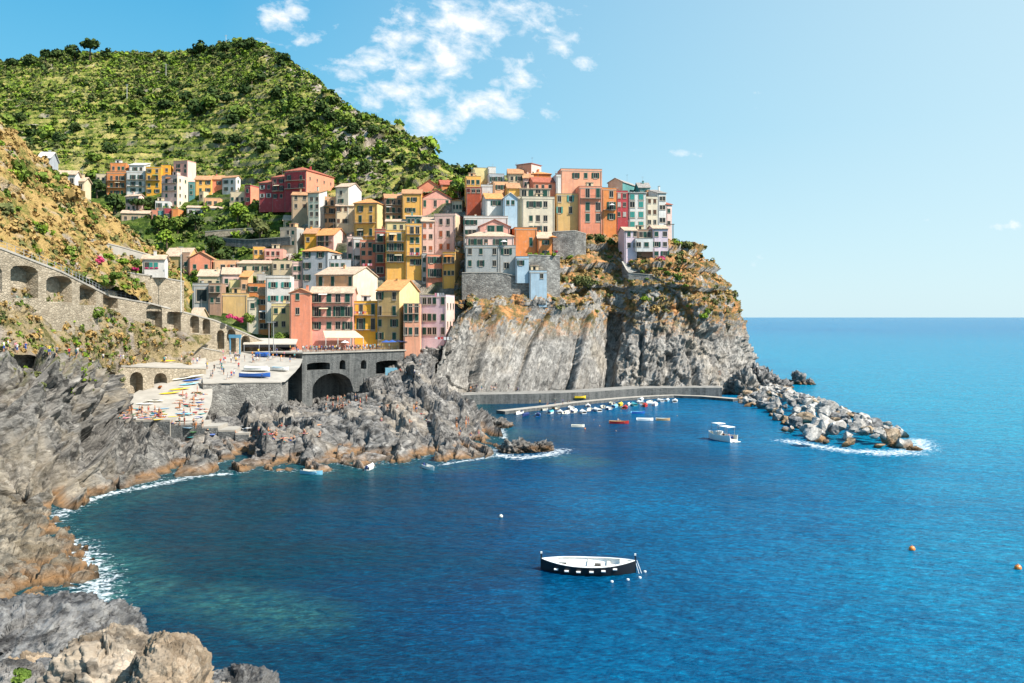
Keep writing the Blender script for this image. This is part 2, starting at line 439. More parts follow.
# far green hill ----------------------------------------------------------------
HA = [
 [(-120,230,330),(-40,225,350),(20,220,370),(80,215,385),(140,212,395),(190,212,395),(230,212,392),(255,210,385),(285,205,375),(330,200,365),(380,195,355),(430,190,345),(465,188,345),(510,188,345)],
 [(-120,180,400),(-40,175,420),(20,172,440),(80,168,455),(140,165,460),(190,162,460),(230,160,455),(255,162,440),(285,165,425),(330,168,410),(380,170,395),(430,175,372),(465,183,360),(510,186,355)],
 [(-120,130,520),(-40,128,540),(20,125,555),(80,122,560),(140,120,560),(190,118,550),(230,115,535),(255,116,520),(285,122,500),(330,132,465),(375,142,435),(425,158,400),(462,180,370),(510,185,362)],
 [(-120,90,660),(-40,90,670),(20,86,680),(80,82,680),(140,82,680),(190,78,660),(230,72,640),(255,72,610),(285,82,570),(330,106,510),(370,125,460),(415,146,420),(460,177,385),(510,184,368)],
 [(-120,66,790),(-40,64,800),(20,61,800),(80,54,790),(140,55,780),(190,52,760),(230,45,740),(255,42,700),(285,60,640),(330,97,560),(370,119,500),(415,140,440),(458,174,400),(510,183,375)],
 [(-120,85,950),(-40,80,960),(20,78,960),(80,72,950),(140,74,940),(190,72,920),(230,65,900),(255,64,860),(285,85,800),(330,125,700),(370,145,630),(415,165,560),(458,195,500),(510,200,470)],
]
def hill_px(P): return P[:, 0] / P[:, 1] * F + 512, HY - (P[:, 2] - CAMH) / P[:, 1] * F
def hill_mask(P, U, V):
    px, py = hill_px(P)
    # cultivated steps low and left, wild scrub and crags towards the ridge's nose
    m = 1 / (1 + np.exp(-(300 - px + 0.6 * (py - 130)) / 25)) * 1 / (1 + np.exp(-(py - 72) / 10))
    return np.clip(m, 0.12, 1)
def hill_bare(P, U, V):
    px, py = hill_px(P)
    crest = np.exp(-((px - 268 - (py - 40) * 0.9) / 22) ** 2) * (py < 92)
    nose = np.exp(-((px - 352 - (py - 150) * 0.35) / 20) ** 2) * (py > 98)
    n = fbm(P / 14.0, 4)
    return np.clip((crest + nose * 0.9 + 0.25 * (px > 330)) * 1.0 + n * 1.3 - 0.62, 0, 1) * 3
_tf = terraces(5.5, 0.72, hill_mask, 3.0, 30.0)
def hill_d(P, N, U, V):
    Q = _tf(P, N, U, V)
    px, py = hill_px(P)
    nose = 1 / (1 + np.exp(-(px - 300) / 20))
    d1, e1 = facets(P, 22, 0.5, (0.7, 0.7, 1.2), ROT2)
    Q += N * (nose * d1 * 4.0)[:, None]
    return Q
hill_o, HILL = patch('hillside', HA, 420, 330, hill_d, m_hill, hill_bare)

# slope the village stands on -----------------------------------------------------
HB = [
 [(185,356,232),(240,356,238),(300,356,243),(350,356,247),(410,352,250),(450,348,262),(490,320,284),(545,300,304)],
 [(180,318,262),(240,318,268),(300,312,276),(350,308,280),(410,296,288),(450,288,292),(490,276,298),(545,258,312)],
 [(140,274,300),(220,280,300),(290,276,306),(350,262,312),(410,248,314),(450,242,314),(490,235,316),(545,232,322)],
 [(110,250,340),(200,254,338),(280,246,336),(350,236,334),(410,222,332),(450,215,330),(490,210,332),(545,210,336)],
 [(90,214,378),(200,216,376),(280,210,365),(350,206,356),(410,202,348),(450,200,344),(490,196,346),(545,196,348)],
 [(60,184,412),(200,182,410),(280,182,396),(350,186,380),(410,196,366),(450,194,358),(490,190,356),(560,190,358)],
]
vm = lambda P, U, V: np.full(len(P), 0.9)
village_o, _v = patch('village_slope', HB, 240, 150, terraces(4.5, 0.65, vm, 0.6, 14.0), m_garden, lambda P, U, V: fbm(P / 9.0, 3) * 1.2 - 0.35 + 1.2 * (hill_px(P)[0] > 285))

# golden slope on the near side -----------------------------------------------------
HG = [
 [(-80,262,136),(0,262,147),(40,270,160),(80,280,174),(110,290,187),(140,300,200),(165,306,212),(195,318,226)],
 [(-80,200,148),(0,218,160),(40,230,172),(75,243,186),(105,254,200),(135,264,212),(160,274,224),(190,288,238)],
 [(-80,150,164),(0,172,176),(35,195,188),(70,215,198),(98,230,210),(125,245,219),(150,258,229),(178,274,242)],
 [(-80,90,190),(0,127,200),(32,157,209),(62,182,216),(92,203,224),(118,226,232),(142,244,238),(168,262,245)],
 [(-80,120,235),(0,150,245),(32,180,250),(62,205,255),(92,225,260),(118,245,265),(142,262,268),(168,280,270)],
]
def slope_d(P, N, U, V):
    d1, e1 = facets(P, 9, 0.5, (0.6, 0.8, 1.4), ROT2)
    return P + N * (0.9 * fbm(P / 10.0, 4) + 0.8 * d1 + 0.5 * fbm(P / 2.0, 2))[:, None]
gold_o, GOLD = patch('grassy_slope', HG, 260, 200, slope_d, m_dry, lambda P, U, V: fbm(P / 6.0, 4) * 2.0 - 0.35)

# slope between the footpath and the arcaded wall ----------------------------------
HE3 = [
 [(-60,352,128),(0,354,134),(55,358,148),(95,364,172),(118,374,188),(150,372,200),(190,366,206)],
 [(-60,340,132),(0,342,138),(55,345,151),(98,350,176),(128,356,192),(155,352,203),(195,352,212)],
 [(-60,320,137),(0,320,141),(52,322,156),(95,328,178),(135,336,195),(165,340,205),(205,344,217)],
 [(-60,285,142),(0,286,146),(50,292,162),(92,300,180),(140,322,198),(170,330,210),(215,336,222)],
]
def e3d(P, N, U, V):
    d1, e1 = facets(P, 4.0, 0.5, (0.6, 0.8, 1.5), ROT2)
    return P + N * (0.5 * fbm(P / 6.0, 4) + 0.55 * d1)[:, None]
m_scrub = ground_mat('scrub_ground', [(0.34, (0.05, 0.065, 0.02)), (0.43, (0.17, 0.15, 0.06)), (0.50, (0.38, 0.29, 0.16)), (0.64, (0.44, 0.36, 0.22))], 0.16, False)
bank_o, BANK = patch('scrub_bank', HE3, 240, 130, e3d, m_scrub, lambda P, U, V: fbm(P / 4.0, 4) * 2.0 + 0.15)

# cliffs of the near cove -----------------------------------------------------------
HE1 = [
 [(-60,540,104),(0,532,108),(58,524,110),(108,497,125),(160,484,134),(220,478,140)],
 [(-60,515,108),(0,512,111),(60,512,113.5),(110,489,129),(160,477,138.5),(220,471,144)],
 [(-60,470,112),(0,480,113),(60,488,117),(110,466,134),(160,460,143),(215,456,150)],
 [(-60,420,116),(0,440,117),(60,450,124),(110,440,143),(150,440,155),(205,445,160)],
 [(-60,385,119),(0,395,122),(62,408,132),(110,424,154),(140,440,160),(195,446,164)],
 [(-60,358,122),(0,364,127),(62,370,141),(106,386,165),(122,422,170),(180,440,172)],
 [(-60,349,130),(0,352,135),(60,357,150),(100,362,177),(115,388,184),(145,425,190)],
]
left_o, LEFT = patch('sea_cliff', HE1, 330, 330, rock_disp(1.8, 15, 0.8, 6.0, 0.35, 1.9, ROT2, (0.6, 0.8, 1.3), 1.0, 14, (-.35, -.3, .88), 1.9, .95), m_rock_left, dive=4.0)
HE2 = [
 [(-20,640,69),(52,622,72),(96,596,79),(100,566,89),(80,538,100),(60,518,111)],
 [(-20,625,72),(50,610,75.7),(88,588,81.8),(91,562,90.5),(73,535,101.7),(52,514,112.5)],
 [(-40,612,73),(32,594,77),(66,574,83),(66,548,92),(50,524,102),(30,503,113)],
 [(-60,590,75),(0,572,80),(28,552,86),(28,530,94),(15,508,104),(0,497,114)],
 [(-100,560,78),(-60,548,82),(-40,528,87),(-40,508,95),(-40,492,106),(-50,482,115)],
]
low_o, LOW = patch('shore_rock', HE2, 300, 240, rock_disp(0.8, 9, 0.6, 3.4, 0.3, 1.2, ROT2, (0.7, 0.8, 1.2), 0.7, 9, (.5, -.3, .8), .7, .4), m_rock_low, dive=4.0)

# rocky point below the harbour wall ------------------------------------------------
HD = [
 [(140,487,131),(215,478,139),(280,475,141),(340,474,142),(400,470,146),(450,466,150),(492,459,157),(510,443,174),(500,427,200),(478,410,238),(462,398,270)],
 [(150,475,140.3),(215,469,145.9),(280,467,147.8),(340,466,148.8),(400,462,152.9),(450,458,157.3),(486,452,163),(499,441,178.8),(490,425,205),(470,408,243),(455,396,272)],
 [(150,466,144),(215,458,150),(280,455,153),(340,452,155),(400,448,159),(445,444,164),(473,440,171),(486,431,185),(478,418,208),(462,404,243),(450,392,272)],
 [(150,457,150),(215,445,157),(280,442,162),(340,432,168),(395,425,172),(435,420,178),(462,420,184),(472,415,195),(465,406,213),(452,398,243),(443,388,270)],
 [(140,448,158),(215,438,163),(280,433,171),(335,412,188),(390,402,195),(428,398,200),(450,400,205),(457,400,213),(452,394,225),(444,390,247),(438,382,268)],
 [(135,444,165),(210,433,170),(275,424,184),(325,402,208),(380,388,215),(415,380,222),(435,382,228),(444,385,232),(442,382,240),(436,378,252),(432,372,266)],
 [(130,444,171),(205,428,178),(268,412,198),(318,400,226),(372,386,232),(405,368,238),(425,358,242),(436,358,246),(436,362,252),(434,366,262),(430,362,266)],
 [(130,442,190),(205,412,200),(268,400,218),(318,398,240),(372,386,250),(405,358,250),(425,351,251),(440,349,254),(446,347,260),(448,345,268),(450,343,274)],
]
point_o, POINT = patch('rocky_point', HD, 470, 300, rock_disp(1.2, 11, 0.6, 4.6, 0.30, 1.7, ROT1, (0.5, 0.7, 1.6), 0.7, 10, (-.42, -.2, .88), 1.7, .85), m_rock_grey, dive=4.0)

# headland ---------------------------------------------------------------------------
HC = [
 [(438,385,246),(462,398,258),(500,401,268),(540,400,274),(580,398,280),(605,398,286),(640,398,284),(675,398,285),(705,398,285),(732,400,288),(752,396,298),(764,384,330),(735,376,375)],
 [(436,372,247),(458,384,259),(500,388,269),(540,388,275),(580,387,281),(606,387,288),(640,387,285),(675,386,286),(705,386,287),(728,387,291),(745,385,300),(753,378,330),(722,372,372)],
 [(442,352,250),(458,354,261),(500,350,274),(540,350,280),(582,350,286),(609,352,296),(640,350,290),(675,350,291),(705,350,294),(728,352,300),(741,352,311),(744,350,335),(718,350,370)],
 [(453,330,254),(470,324,266),(508,322,279),(545,322,285),(584,326,291),(611,330,300),(640,328,294),(675,326,295),(704,326,298),(725,328,304),(738,330,315),(740,330,338),(716,330,370)],
 [(468,306,263),(478,299,272),(508,298,283),(546,302,286),(586,309,294),(612,315,301),(640,308,297),(675,304,298),(704,302,302),(722,308,309),(734,313,318),(736,315,340),(713,315,370)],
 [(455,300,282),(474,296,286),(510,290,289),(546,286,291),(586,288,299),(612,288,303),(640,286,299),(675,280,300),(700,278,306),(716,283,315),(726,290,326),(726,292,345),(704,292,370)],
 [(455,275,296),(480,275,298),(515,262,302),(550,258,303),(588,258,307),(614,262,309),(642,262,304),(672,258,306),(694,258,312),(707,264,322),(714,270,330),(712,274,347),(696,274,368)],
 [(455,245,306),(480,245,308),(515,238,312),(550,236,315),(588,232,318),(614,236,320),(645,242,319),(672,244,319),(688,246,321),(698,250,327),(703,257,333),(700,262,348),(690,262,366)],
 [(455,225,330),(480,225,330),(515,222,332),(550,224,336),(588,224,338),(614,228,338),(645,236,338),(668,240,336),(680,243,336),(688,248,338),(692,254,342),(690,260,352),(684,262,366)],
]
def head_d(P, N, U, V):
    px, py = hill_px(P)
    slab = 1 / (1 + np.exp(-(612 - px) / 5)) / (1 + np.exp(-(px - 455) / 8)) / (1 + np.exp(-(py - 306 + 0.0 * px) / 3))
    d1, e1 = facets(P, 17, 0.55, (0.8, 0.8, 0.7), ROT2)
    d2, e2 = facets(P + 31, 6.5, 0.5, (0.8, 0.8, 1.0), ROT2)
    d3, e3 = facets(P + 77, 2.6, 0.45, (0.8, 0.8, 1.2), ROT2)
    rough = 2.2 * d1 + 1.3 * d2 + 0.6 * d3 + 1.3 * fbm(P / 14, 3) - (1 - e2) * 0.6 + 0.9 * strata(P, (-.85, -.2, .45), 4.2, 5) + .45 * strata(P, (-.8, -.2, .5), 1.5, 8) + .5 * ridged(P / 3.0, 4)
    # slab: long smooth plates leaning left, parted by deep diagonal joints
    s = P[:, 0] - 0.42 * (P[:, 2]) + 9.0 * perlin(np.stack([P[:, 0] / 26.0, P[:, 0] * 0, P[:, 2] / 90.0], 1)) + 1.2 * perlin(P / 11.0) + 0.2 * perlin(P / 2.5)
    k = np.floor(s / 14.5); fr = s / 14.5 - k
    lev = _RV[(k.astype(int) * 37) & 255]
    sm = (lev - 0.5) * 3.0 - (fr - 0.5) * 2.2 + 0.4 * fbm(P / 8.0, 4) + 0.08 * d3 + 0.18 * d2 + .10 * ridged(P / 2.2, 4)
    gap = np.exp(-(np.minimum(fr, 1 - fr) * 14.5 / 0.5) ** 2)
    s2 = s / 4.1; fr2 = s2 - np.floor(s2)
    sm -= gap * 2.0 + np.exp(-(np.minimum(fr2, 1 - fr2) * 4.1 / 0.22) ** 2) * 0.9 * (perlin(P / 8 + 40) > 0)
    # one cross ledge rising to the right
    led = P[:, 2] - (6 + 0.16 * (P[:, 0] + 10)); sm += 0.5 * np.tanh(-led / 0.3)
    # shelves (old terraces) on the upper slope
    up = 1 / (1 + np.exp(-(300 - py) / 4))
    zz = P[:, 2] + 1.5 * perlin(P / 15.0); fr3 = zz / 7.0 - np.floor(zz / 7.0)
    rough = rough * (1 - 0.5 * up) + up * (0.5 - fr3) * 3.0
    crev = np.exp(-((px - 612 - 0.10 * (350 - py)) / 4.5) ** 2) * (py > 312)
    sm *= np.clip((py - 304) / 14, .15, 1)
    d = slab * sm + (1 - slab) * rough - 5.0 * crev - 3.0 * np.exp(-((px - 672 - 0.2 * (350 - py)) / 4.0) ** 2) * (py > 350) - 2.6 * np.exp(-((px - 692 + 0.1 * (350 - py)) / 3.5) ** 2) * (py > 340) - 2.5 * np.exp(-((px - 640) / 3.0) ** 2) * (py > 330) * (py < 375)
    return P + N * (d * np.clip((px - 436) / 30, .35, 1))[:, None]
head_o, HEAD = patch('headland', HC, 560, 420, head_d, m_rock_head)
# ------------------------------------------------------------ sea
def seg_dist(P, pts):
    d = np.full(len(P), 1e9)
    for a, b in zip(pts[:-1], pts[1:]):
        a = np.array(a[:2]); b = np.array(b[:2]); ab = b - a
        t = np.clip(((P - a) @ ab) / (ab @ ab + 1e-9), 0, 1)
        d = np.minimum(d, np.linalg.norm(P - (a + t[:, None] * ab), axis=1))
    return d
def S(l): return [tuple(sea_pt(px, py)) for px, py in l]
def shore_of(G):
    """where a displaced patch crosses the water"""
    z = G[:, :, 2]; out = []
    for i in range(z.shape[0]):
        k = np.where((z[i, :-1] <= 0) & (z[i, 1:] > 0))[0]
        if len(k): out.append((G[i, k[0], 0], G[i, k[0], 1]))
    return out
FOAM = [(S([(58,516),(80,503),(112,493),(150,486),(195,476),(225,474)]), 2.3), (S([(72,545),(84,558),(96,578),(92,600)]), 3.6),
        (S([(440,465),(490,457),(497,449)]), 1.3), (S([(500,455),(520,458),(548,455),(562,450)]), 3.6),
        (S([(790,441),(815,446),(850,451),(895,452),(922,449),(918,440)]), 5), (S([(880,454),(912,453)]), 5), (S([(770,384),(792,382)]), 2.0), (S([(500,428),(504,438)]), 1.6)]
SHAL = [(S([(90,560),(118,566)]), 5, 1.0), (S([(95,600),(125,590)]), 6, 1.0), (S([(215,600),(255,606),(295,618)]), 6, 0.7), (S([(560,458),(580,462)]), 7, 0.7),
        (S([(495,428),(520,432)]), 6, 0.6), (S([(60,520),(150,492),(300,476),(480,466)]), 6, 0.45)]
xs = np.unique(np.concatenate([np.linspace(-120, 160, 420), -120 - np.geomspace(2, 30000, 30), 160 + np.geomspace(2, 30000, 30)]))
ys = np.unique(np.concatenate([np.linspace(20, 330, 460), 330 + np.geomspace(2, 48000, 40), [-50, -10, 5]]))
X, Yg = np.meshgrid(xs, ys, indexing='ij')
P2 = np.stack([X.ravel(), Yg.ravel()], 1)
P3 = np.concatenate([P2, np.zeros((len(P2), 1))], 1)
near = (P2[:, 0] > -130) & (P2[:, 0] < 170) & (P2[:, 1] < 340) & (P2[:, 1] > 10)
foam = np.zeros(len(P2)); shal = np.zeros(len(P2))
for pts, w in FOAM: foam[near] = np.maximum(foam[near], np.clip(1 - seg_dist(P2[near], pts) / w, 0, 1))
shoreline = [shore_of(G) for G in (LEFT, LOW, POINT)]
for pts in shoreline:
    if len(pts) > 4:
        A = np.array(pts[::3]); q = P2[near]; d = np.full(len(q), 1e9)
        for a in A: d = np.minimum(d, np.hypot(q[:, 0] - a[0], q[:, 1] - a[1]))
        foam[near] = np.maximum(foam[near], np.clip(0.60 - d / 2.6, 0, 1)); shal[near] = np.maximum(shal[near], np.clip(0.55 - d / 14, 0, 1))
for pts, w, a in SHAL: shal[near] = np.maximum(shal[near], a * np.clip(1 - seg_dist(P2[near], pts) / w, 0, 1) ** 0.7)
nu_, nv_ = len(xs), len(ys)
idx = np.arange(nu_ * nv_).reshape(nu_, nv_)
fc = np.stack([idx[:-1, :-1], idx[1:, :-1], idx[1:, 1:], idx[:-1, 1:]], -1).reshape(-1, 4)
def sea_mat():
    m, nt, bs = new_mat('sea_water'); g = NT(nt); P = g.pos(); x, y, z = g.sep(P)
    # water body: sheltered green-blue in the cove, open blue outside
    warp = g.noise(P, 0.012, 4, 0.6)
    cove = g.math('ADD', g.math('SUBTRACT', x, g.math('MULTIPLY', y, 0.14)), g.math('MULTIPLY', g.math('SUBTRACT', warp, 0.5), 130))
    drv = g.math('ADD', cove, g.math('MULTIPLY', g.math('SUBTRACT', g.noise(g.mapping(P, scale=(1, 0.4, 1)), 0.03, 5, 0.65), 0.5), 40))
    col = g.ramp(g.mr(drv, -50, 90), [(0.0, (0.0, 0.030, 0.052)), (0.28, (0.0, 0.042, 0.108)), (0.48, (0.0, 0.092, 0.205)), (0.70, (0.0, 0.148, 0.270)), (1.0, (0.001, 0.185, 0.300))])
    far = g.mr(y, 250, 1600)
    col = g.mix(far, col, g.mix(g.noise(g.mapping(P, scale=(1, 0.5, 1)), 0.004, 4), (0.002, 0.095, 0.215), (0.003, 0.150, 0.285)))
    # lit and shaded sides of the ripples, painted into the colour
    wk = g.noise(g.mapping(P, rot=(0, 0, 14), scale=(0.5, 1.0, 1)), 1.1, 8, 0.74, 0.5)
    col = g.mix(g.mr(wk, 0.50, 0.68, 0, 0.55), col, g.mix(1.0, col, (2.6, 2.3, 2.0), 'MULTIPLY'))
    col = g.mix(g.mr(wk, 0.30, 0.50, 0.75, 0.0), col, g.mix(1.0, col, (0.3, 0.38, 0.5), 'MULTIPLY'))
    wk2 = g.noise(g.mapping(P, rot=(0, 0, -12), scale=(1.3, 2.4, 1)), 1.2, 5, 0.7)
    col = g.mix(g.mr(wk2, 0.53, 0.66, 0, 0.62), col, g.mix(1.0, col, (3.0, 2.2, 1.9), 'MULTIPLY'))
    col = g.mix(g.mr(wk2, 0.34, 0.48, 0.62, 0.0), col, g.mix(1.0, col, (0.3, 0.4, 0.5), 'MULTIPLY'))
    sh = g.attr('shallow'); shn = g.noise(P, 0.8, 6, 0.7)
    col = g.mix(g.math('MULTIPLY', sh, g.mr(shn, 0.38, 0.62, 0.1, 0.95)), col, g.mix(shn, (0.002, 0.080, 0.085), (0.06, 0.19, 0.17)))
    fo = g.math('MULTIPLY', g.attr('foam'), 0.72); fn = g.noise(P, 1.3, 8, 0.72, 0.5)
    fm = g.mr(g.math('ADD', fo, g.math('MULTIPLY', g.math('SUBTRACT', fn, 0.5), 3.4)), 0.42, 0.80)
    fm = g.math('MULTIPLY', fm, g.mr(fo, 0.0, 0.12))
    caps = g.math('MULTIPLY', g.mr(g.noise(g.mapping(P, scale=(0.5, 1.1, 1)), 0.9, 6, 0.75), 0.735, 0.76), g.mr(g.noise(P, 0.05, 3), 0.5, 0.6))
    fm = g.math('MAXIMUM', fm, g.math('MULTIPLY', caps, 0.6))
    col = g.mix(fm, col, (0.62, 0.66, 0.68))
    g.l(col, bs.inputs['Base Color'])
    g.l(g.mr(fm, 0, 1, 0.2, 0.9), bs.inputs['Roughness'])
    bs.inputs['IOR'].default_value = 1.333; bs.inputs['Specular IOR Level'].default_value = 0.04
    w1 = g.noise(g.mapping(P, rot=(0, 0, 14), scale=(0.35, 0.75, 1)), 0.55, 5, 0.6, 0.3)
    w2 = g.noise(g.mapping(P, rot=(0, 0, -22), scale=(0.8, 1.5, 1)), 1.3, 6, 0.65)
    w3 = g.noise(g.mapping(P, rot=(0, 0, 8), scale=(0.5, 1, 1)), 0.09, 3, 0.5)
    h = g.math('ADD', g.math('ADD', g.math('MULTIPLY', w1, 1.0), g.math('MULTIPLY', w2, 0.42)), g.math('MULTIPLY', w3, 2.2))
    g.l(g.bump(h, 1.0, 1.0), bs.inputs['Normal'])
    return m
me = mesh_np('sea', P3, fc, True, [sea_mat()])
for nm, arr in (('foam', foam), ('shallow', shal)):
    at = me.attributes.new(nm, 'FLOAT', 'POINT'); at.data.foreach_set('value', arr.astype(np.float32))
sea_o = link('sea', me); sea_o['kind'] = 'structure'
# ------------------------------------------------------------ masonry, quays, arcades
from mathutils.bvhtree import BVHTree
def bvh(G):
    nu, nv = G.shape[:2]; idx = np.arange(nu * nv).reshape(nu, nv)
    fc = np.stack([idx[:-1, :-1], idx[1:, :-1], idx[1:, 1:], idx[:-1, 1:]], -1).reshape(-1, 4)
    return BVHTree.FromPolygons([tuple(v) for v in G.reshape(-1, 3).tolist()], fc.tolist())
T_POINT = bvh(POINT); T_LEFT = bvh(LEFT); T_LOW = bvh(LOW); T_HEAD = bvh(HEAD[::2, ::2]); T_BANK = bvh(BANK); T_GOLD = bvh(GOLD); T_VILL = bvh(_v); T_HILL = bvh(HILL[::2, ::2])
EXTRA = []          # more ground to stand on: filled below
def ground_at(px, py, trees=None):
    d = WV(px, py, 1.0) - Vector((0, 0, CAMH)); d.normalize(); best = None
    for t in (trees or ([T_POINT, T_LEFT, T_LOW, T_HEAD, T_BANK, T_GOLD, T_VILL] + EXTRA)):
        h = t.ray_cast(Vector((0, 0, CAMH)), d)
        if h[0] is not None and (best is None or h[3] < best[1]): best = (h[0], h[3], h[1])
    return best[0] if best else None
def drop(x, y, trees, z=200.0):
    b = None
    for t in trees:
        h = t.ray_cast(Vector((x, y, z)), Vector((0, 0, -1)))
        if h[0] is not None and (b is None or h[0].z > b): b = h[0].z
    return b

def masonry(name, light, dark, mortar, scale=0.9, patchy=0.5, streak=None):
    m, nt, bs = new_mat(name); g = NT(nt); P = g.pos(); x, y, z = g.sep(P)
    v = g.comb(g.math('ADD', x, g.math('MULTIPLY', y, 0.8)), g.math('MULTIPLY', z, 1.7), g.math('MULTIPLY', y, 0.3))
    cell = g.n('ShaderNodeTexVoronoi'); g.l(v, cell.inputs['Vector']); cell.inputs['Scale'].default_value = scale * 1.6
    r = g.sep(cell.outputs['Color'])[0]
    ed = g.voro(v, scale * 1.6, 'DISTANCE_TO_EDGE')
    col = g.mix(r, dark, light)
    col = g.mix(g.mr(ed, 0.0, 0.09, 0.7, 0.0), col, mortar)
    big = g.noise(P, 0.22, 6, 0.7)
    col = g.mix(g.mr(big, 0.45, 0.68, 0, patchy), col, tuple(c * 0.55 for c in dark))
    if streak:
        s = g.noise(g.mapping(P, scale=(0.9, 0.9, 0.06)), 1.0, 5, 0.7)
        col = g.mix(g.mr(s, 0.45, 0.66, 0, 0.7), col, streak)
    g.l(col, bs.inputs['Base Color'])
    h = g.math('ADD', g.mr(ed, 0, 0.12), g.math('MULTIPLY', g.noise(P, 3.0, 4), 0.5))
    g.l(g.bump(h, 0.8, 0.12), bs.inputs['Normal']); bs.inputs['Roughness'].default_value = 0.95
    return m
m_stone = masonry('pale_stone', (0.46, 0.385, 0.285), (0.27, 0.22, 0.155), (0.33, 0.28, 0.21))
m_stone_grey = masonry('grey_stone', (0.34, 0.325, 0.295), (0.15, 0.142, 0.13), (0.26, 0.25, 0.23), 0.7, 0.85)
m_seawall = masonry('sea_wall_stone', (0.15, 0.155, 0.15), (0.075, 0.08, 0.08), (0.12, 0.12, 0.12), 1.0, 0.5, (0.22, 0.22, 0.21))  # dark stone; on steps and quay sides it stands for shade
m_conc = plain('concrete', (0.27, 0.26, 0.24), 0.9, 0.18, 0.5)
m_conc_l = plain('light_paving', (0.37, 0.34, 0.295), 0.9, 0.10, 0.4)
m_iron = plain('grey_iron', (0.30, 0.31, 0.32), 0.5, 0.05)
m_dark = plain('dark_recess', (0.03, 0.03, 0.03), 0.9, 0.1)

def arcade(name, path, topz, botz, openings, mat, depth=2.5, thick=3.0, parent=None, nseg=40, cap=0.0, capmat=None):
    """path(s)->(x,y) for s in 0..L; openings: (s0, s1, zsill, zspring, rise). One mesh with real openings."""
    L = path.L
    br = set(np.linspace(0, L, nseg).round(4))
    for (a, b, zs, zp, rs) in openings:
        for t in np.linspace(a, b, 11): br.add(round(float(t), 4))
    br = sorted(br); mb = MB()
    def nrm(s):
        p = np.array(path(max(0, s - .1))); q = np.array(path(min(L, s + .1))); d = q - p; d = d / (np.linalg.norm(d) + 1e-9)
        return np.array((-d[1], d[0]))      # points into the hill
    def head(o, s):
        a, b, zs, zp, rs = o
        t = (s - (a + b) / 2) / ((b - a) / 2); return zp + rs * math.sqrt(max(0, 1 - t * t))
    for s0, s1 in zip(br[:-1], br[1:]):
        if s1 - s0 < 1e-3: continue
        mid = (s0 + s1) / 2
        ops = sorted([o for o in openings if o[0] - 1e-3 <= mid <= o[1] + 1e-3], key=lambda o: o[2])
        p0, p1 = path(s0), path(s1); n0, n1 = nrm(s0), nrm(s1)
        lo0, lo1 = botz(s0), botz(s1)
        def quad(a0, a1, b0, b1): mb.add([(p0[0], p0[1], a0), (p1[0], p1[1], a1), (p1[0], p1[1], b1), (p0[0], p0[1], b0)], [(0, 1, 2, 3)], mat)
        for o in ops:
            quad(lo0, lo1, o[2], o[2])
            h0, h1 = head(o, s0), head(o, s1)
            q0 = (p0[0] + n0[0] * depth, p0[1] + n0[1] * depth); q1 = (p1[0] + n1[0] * depth, p1[1] + n1[1] * depth)
            mb.add([(p0[0], p0[1], h0), (p1[0], p1[1], h1), (q1[0], q1[1], h1), (q0[0], q0[1], h0)], [(0, 1, 2, 3)], mat)
            mb.add([(p0[0], p0[1], o[2]), (p1[0], p1[1], o[2]), (q1[0], q1[1], o[2]), (q0[0], q0[1], o[2])], [(3, 2, 1, 0)], mat)
            mb.add([(q0[0], q0[1], o[2]), (q1[0], q1[1], o[2]), (q1[0], q1[1], h1), (q0[0], q0[1], h0)], [(0, 1, 2, 3)], mat)
            lo0, lo1 = h0, h1
        t0, t1 = topz(s0), topz(s1)
        quad(lo0, lo1, t0, t1)
        r0 = (p0[0] + n0[0] * thick, p0[1] + n0[1] * thick); r1 = (p1[0] + n1[0] * thick, p1[1] + n1[1] * thick)
        mb.add([(p0[0], p0[1], t0), (p1[0], p1[1], t1), (r1[0], r1[1], t1), (r0[0], r0[1], t0)], [(0, 1, 2, 3)], mat)
        mb.add([(r0[0], r0[1], botz(s0)), (r1[0], r1[1], botz(s1)), (r1[0], r1[1], t1), (r0[0], r0[1], t0)], [(3, 2, 1, 0)], mat)
    for (a, b, zs, zp, rs) in openings:
        for e in (a, b):
            p = path(e); n = nrm(e); q = (p[0] + n[0] * depth, p[1] + n[1] * depth)
            mb.add([(p[0], p[1], zs), (q[0], q[1], zs), (q[0], q[1], zp), (p[0], p[1], zp)], [(0, 1, 2, 3)], mat)
    for e in (0, L):
        p = path(e); n = nrm(e); r = (p[0] + n[0] * thick, p[1] + n[1] * thick)
        mb.add([(p[0], p[1], botz(e)), (r[0], r[1], botz(e)), (r[0], r[1], topz(e)), (p[0], p[1], topz(e))], [(0, 1, 2, 3)], mat)
    if cap:
        for s0, s1 in zip(br[:-1], br[1:]):
            if s1 - s0 < 1e-3: continue
            p0, p1 = path(s0), path(s1); n0, n1 = nrm(s0), nrm(s1)
            vs = []
            for p, n, s in ((p0, n0, s0), (p1, n1, s1)):
                for off in (-0.12, 0.45):
                    for dz_ in (0.004, cap): vs.append((p[0] + n[0] * off, p[1] + n[1] * off, topz(s) + dz_))
            mb.add(vs, [(0, 1, 3, 2), (4, 6, 7, 5), (0, 4, 5, 1), (2, 3, 7, 6), (1, 5, 7, 3), (0, 2, 6, 4)], capmat or mat)
    return mb.build(name, parent)

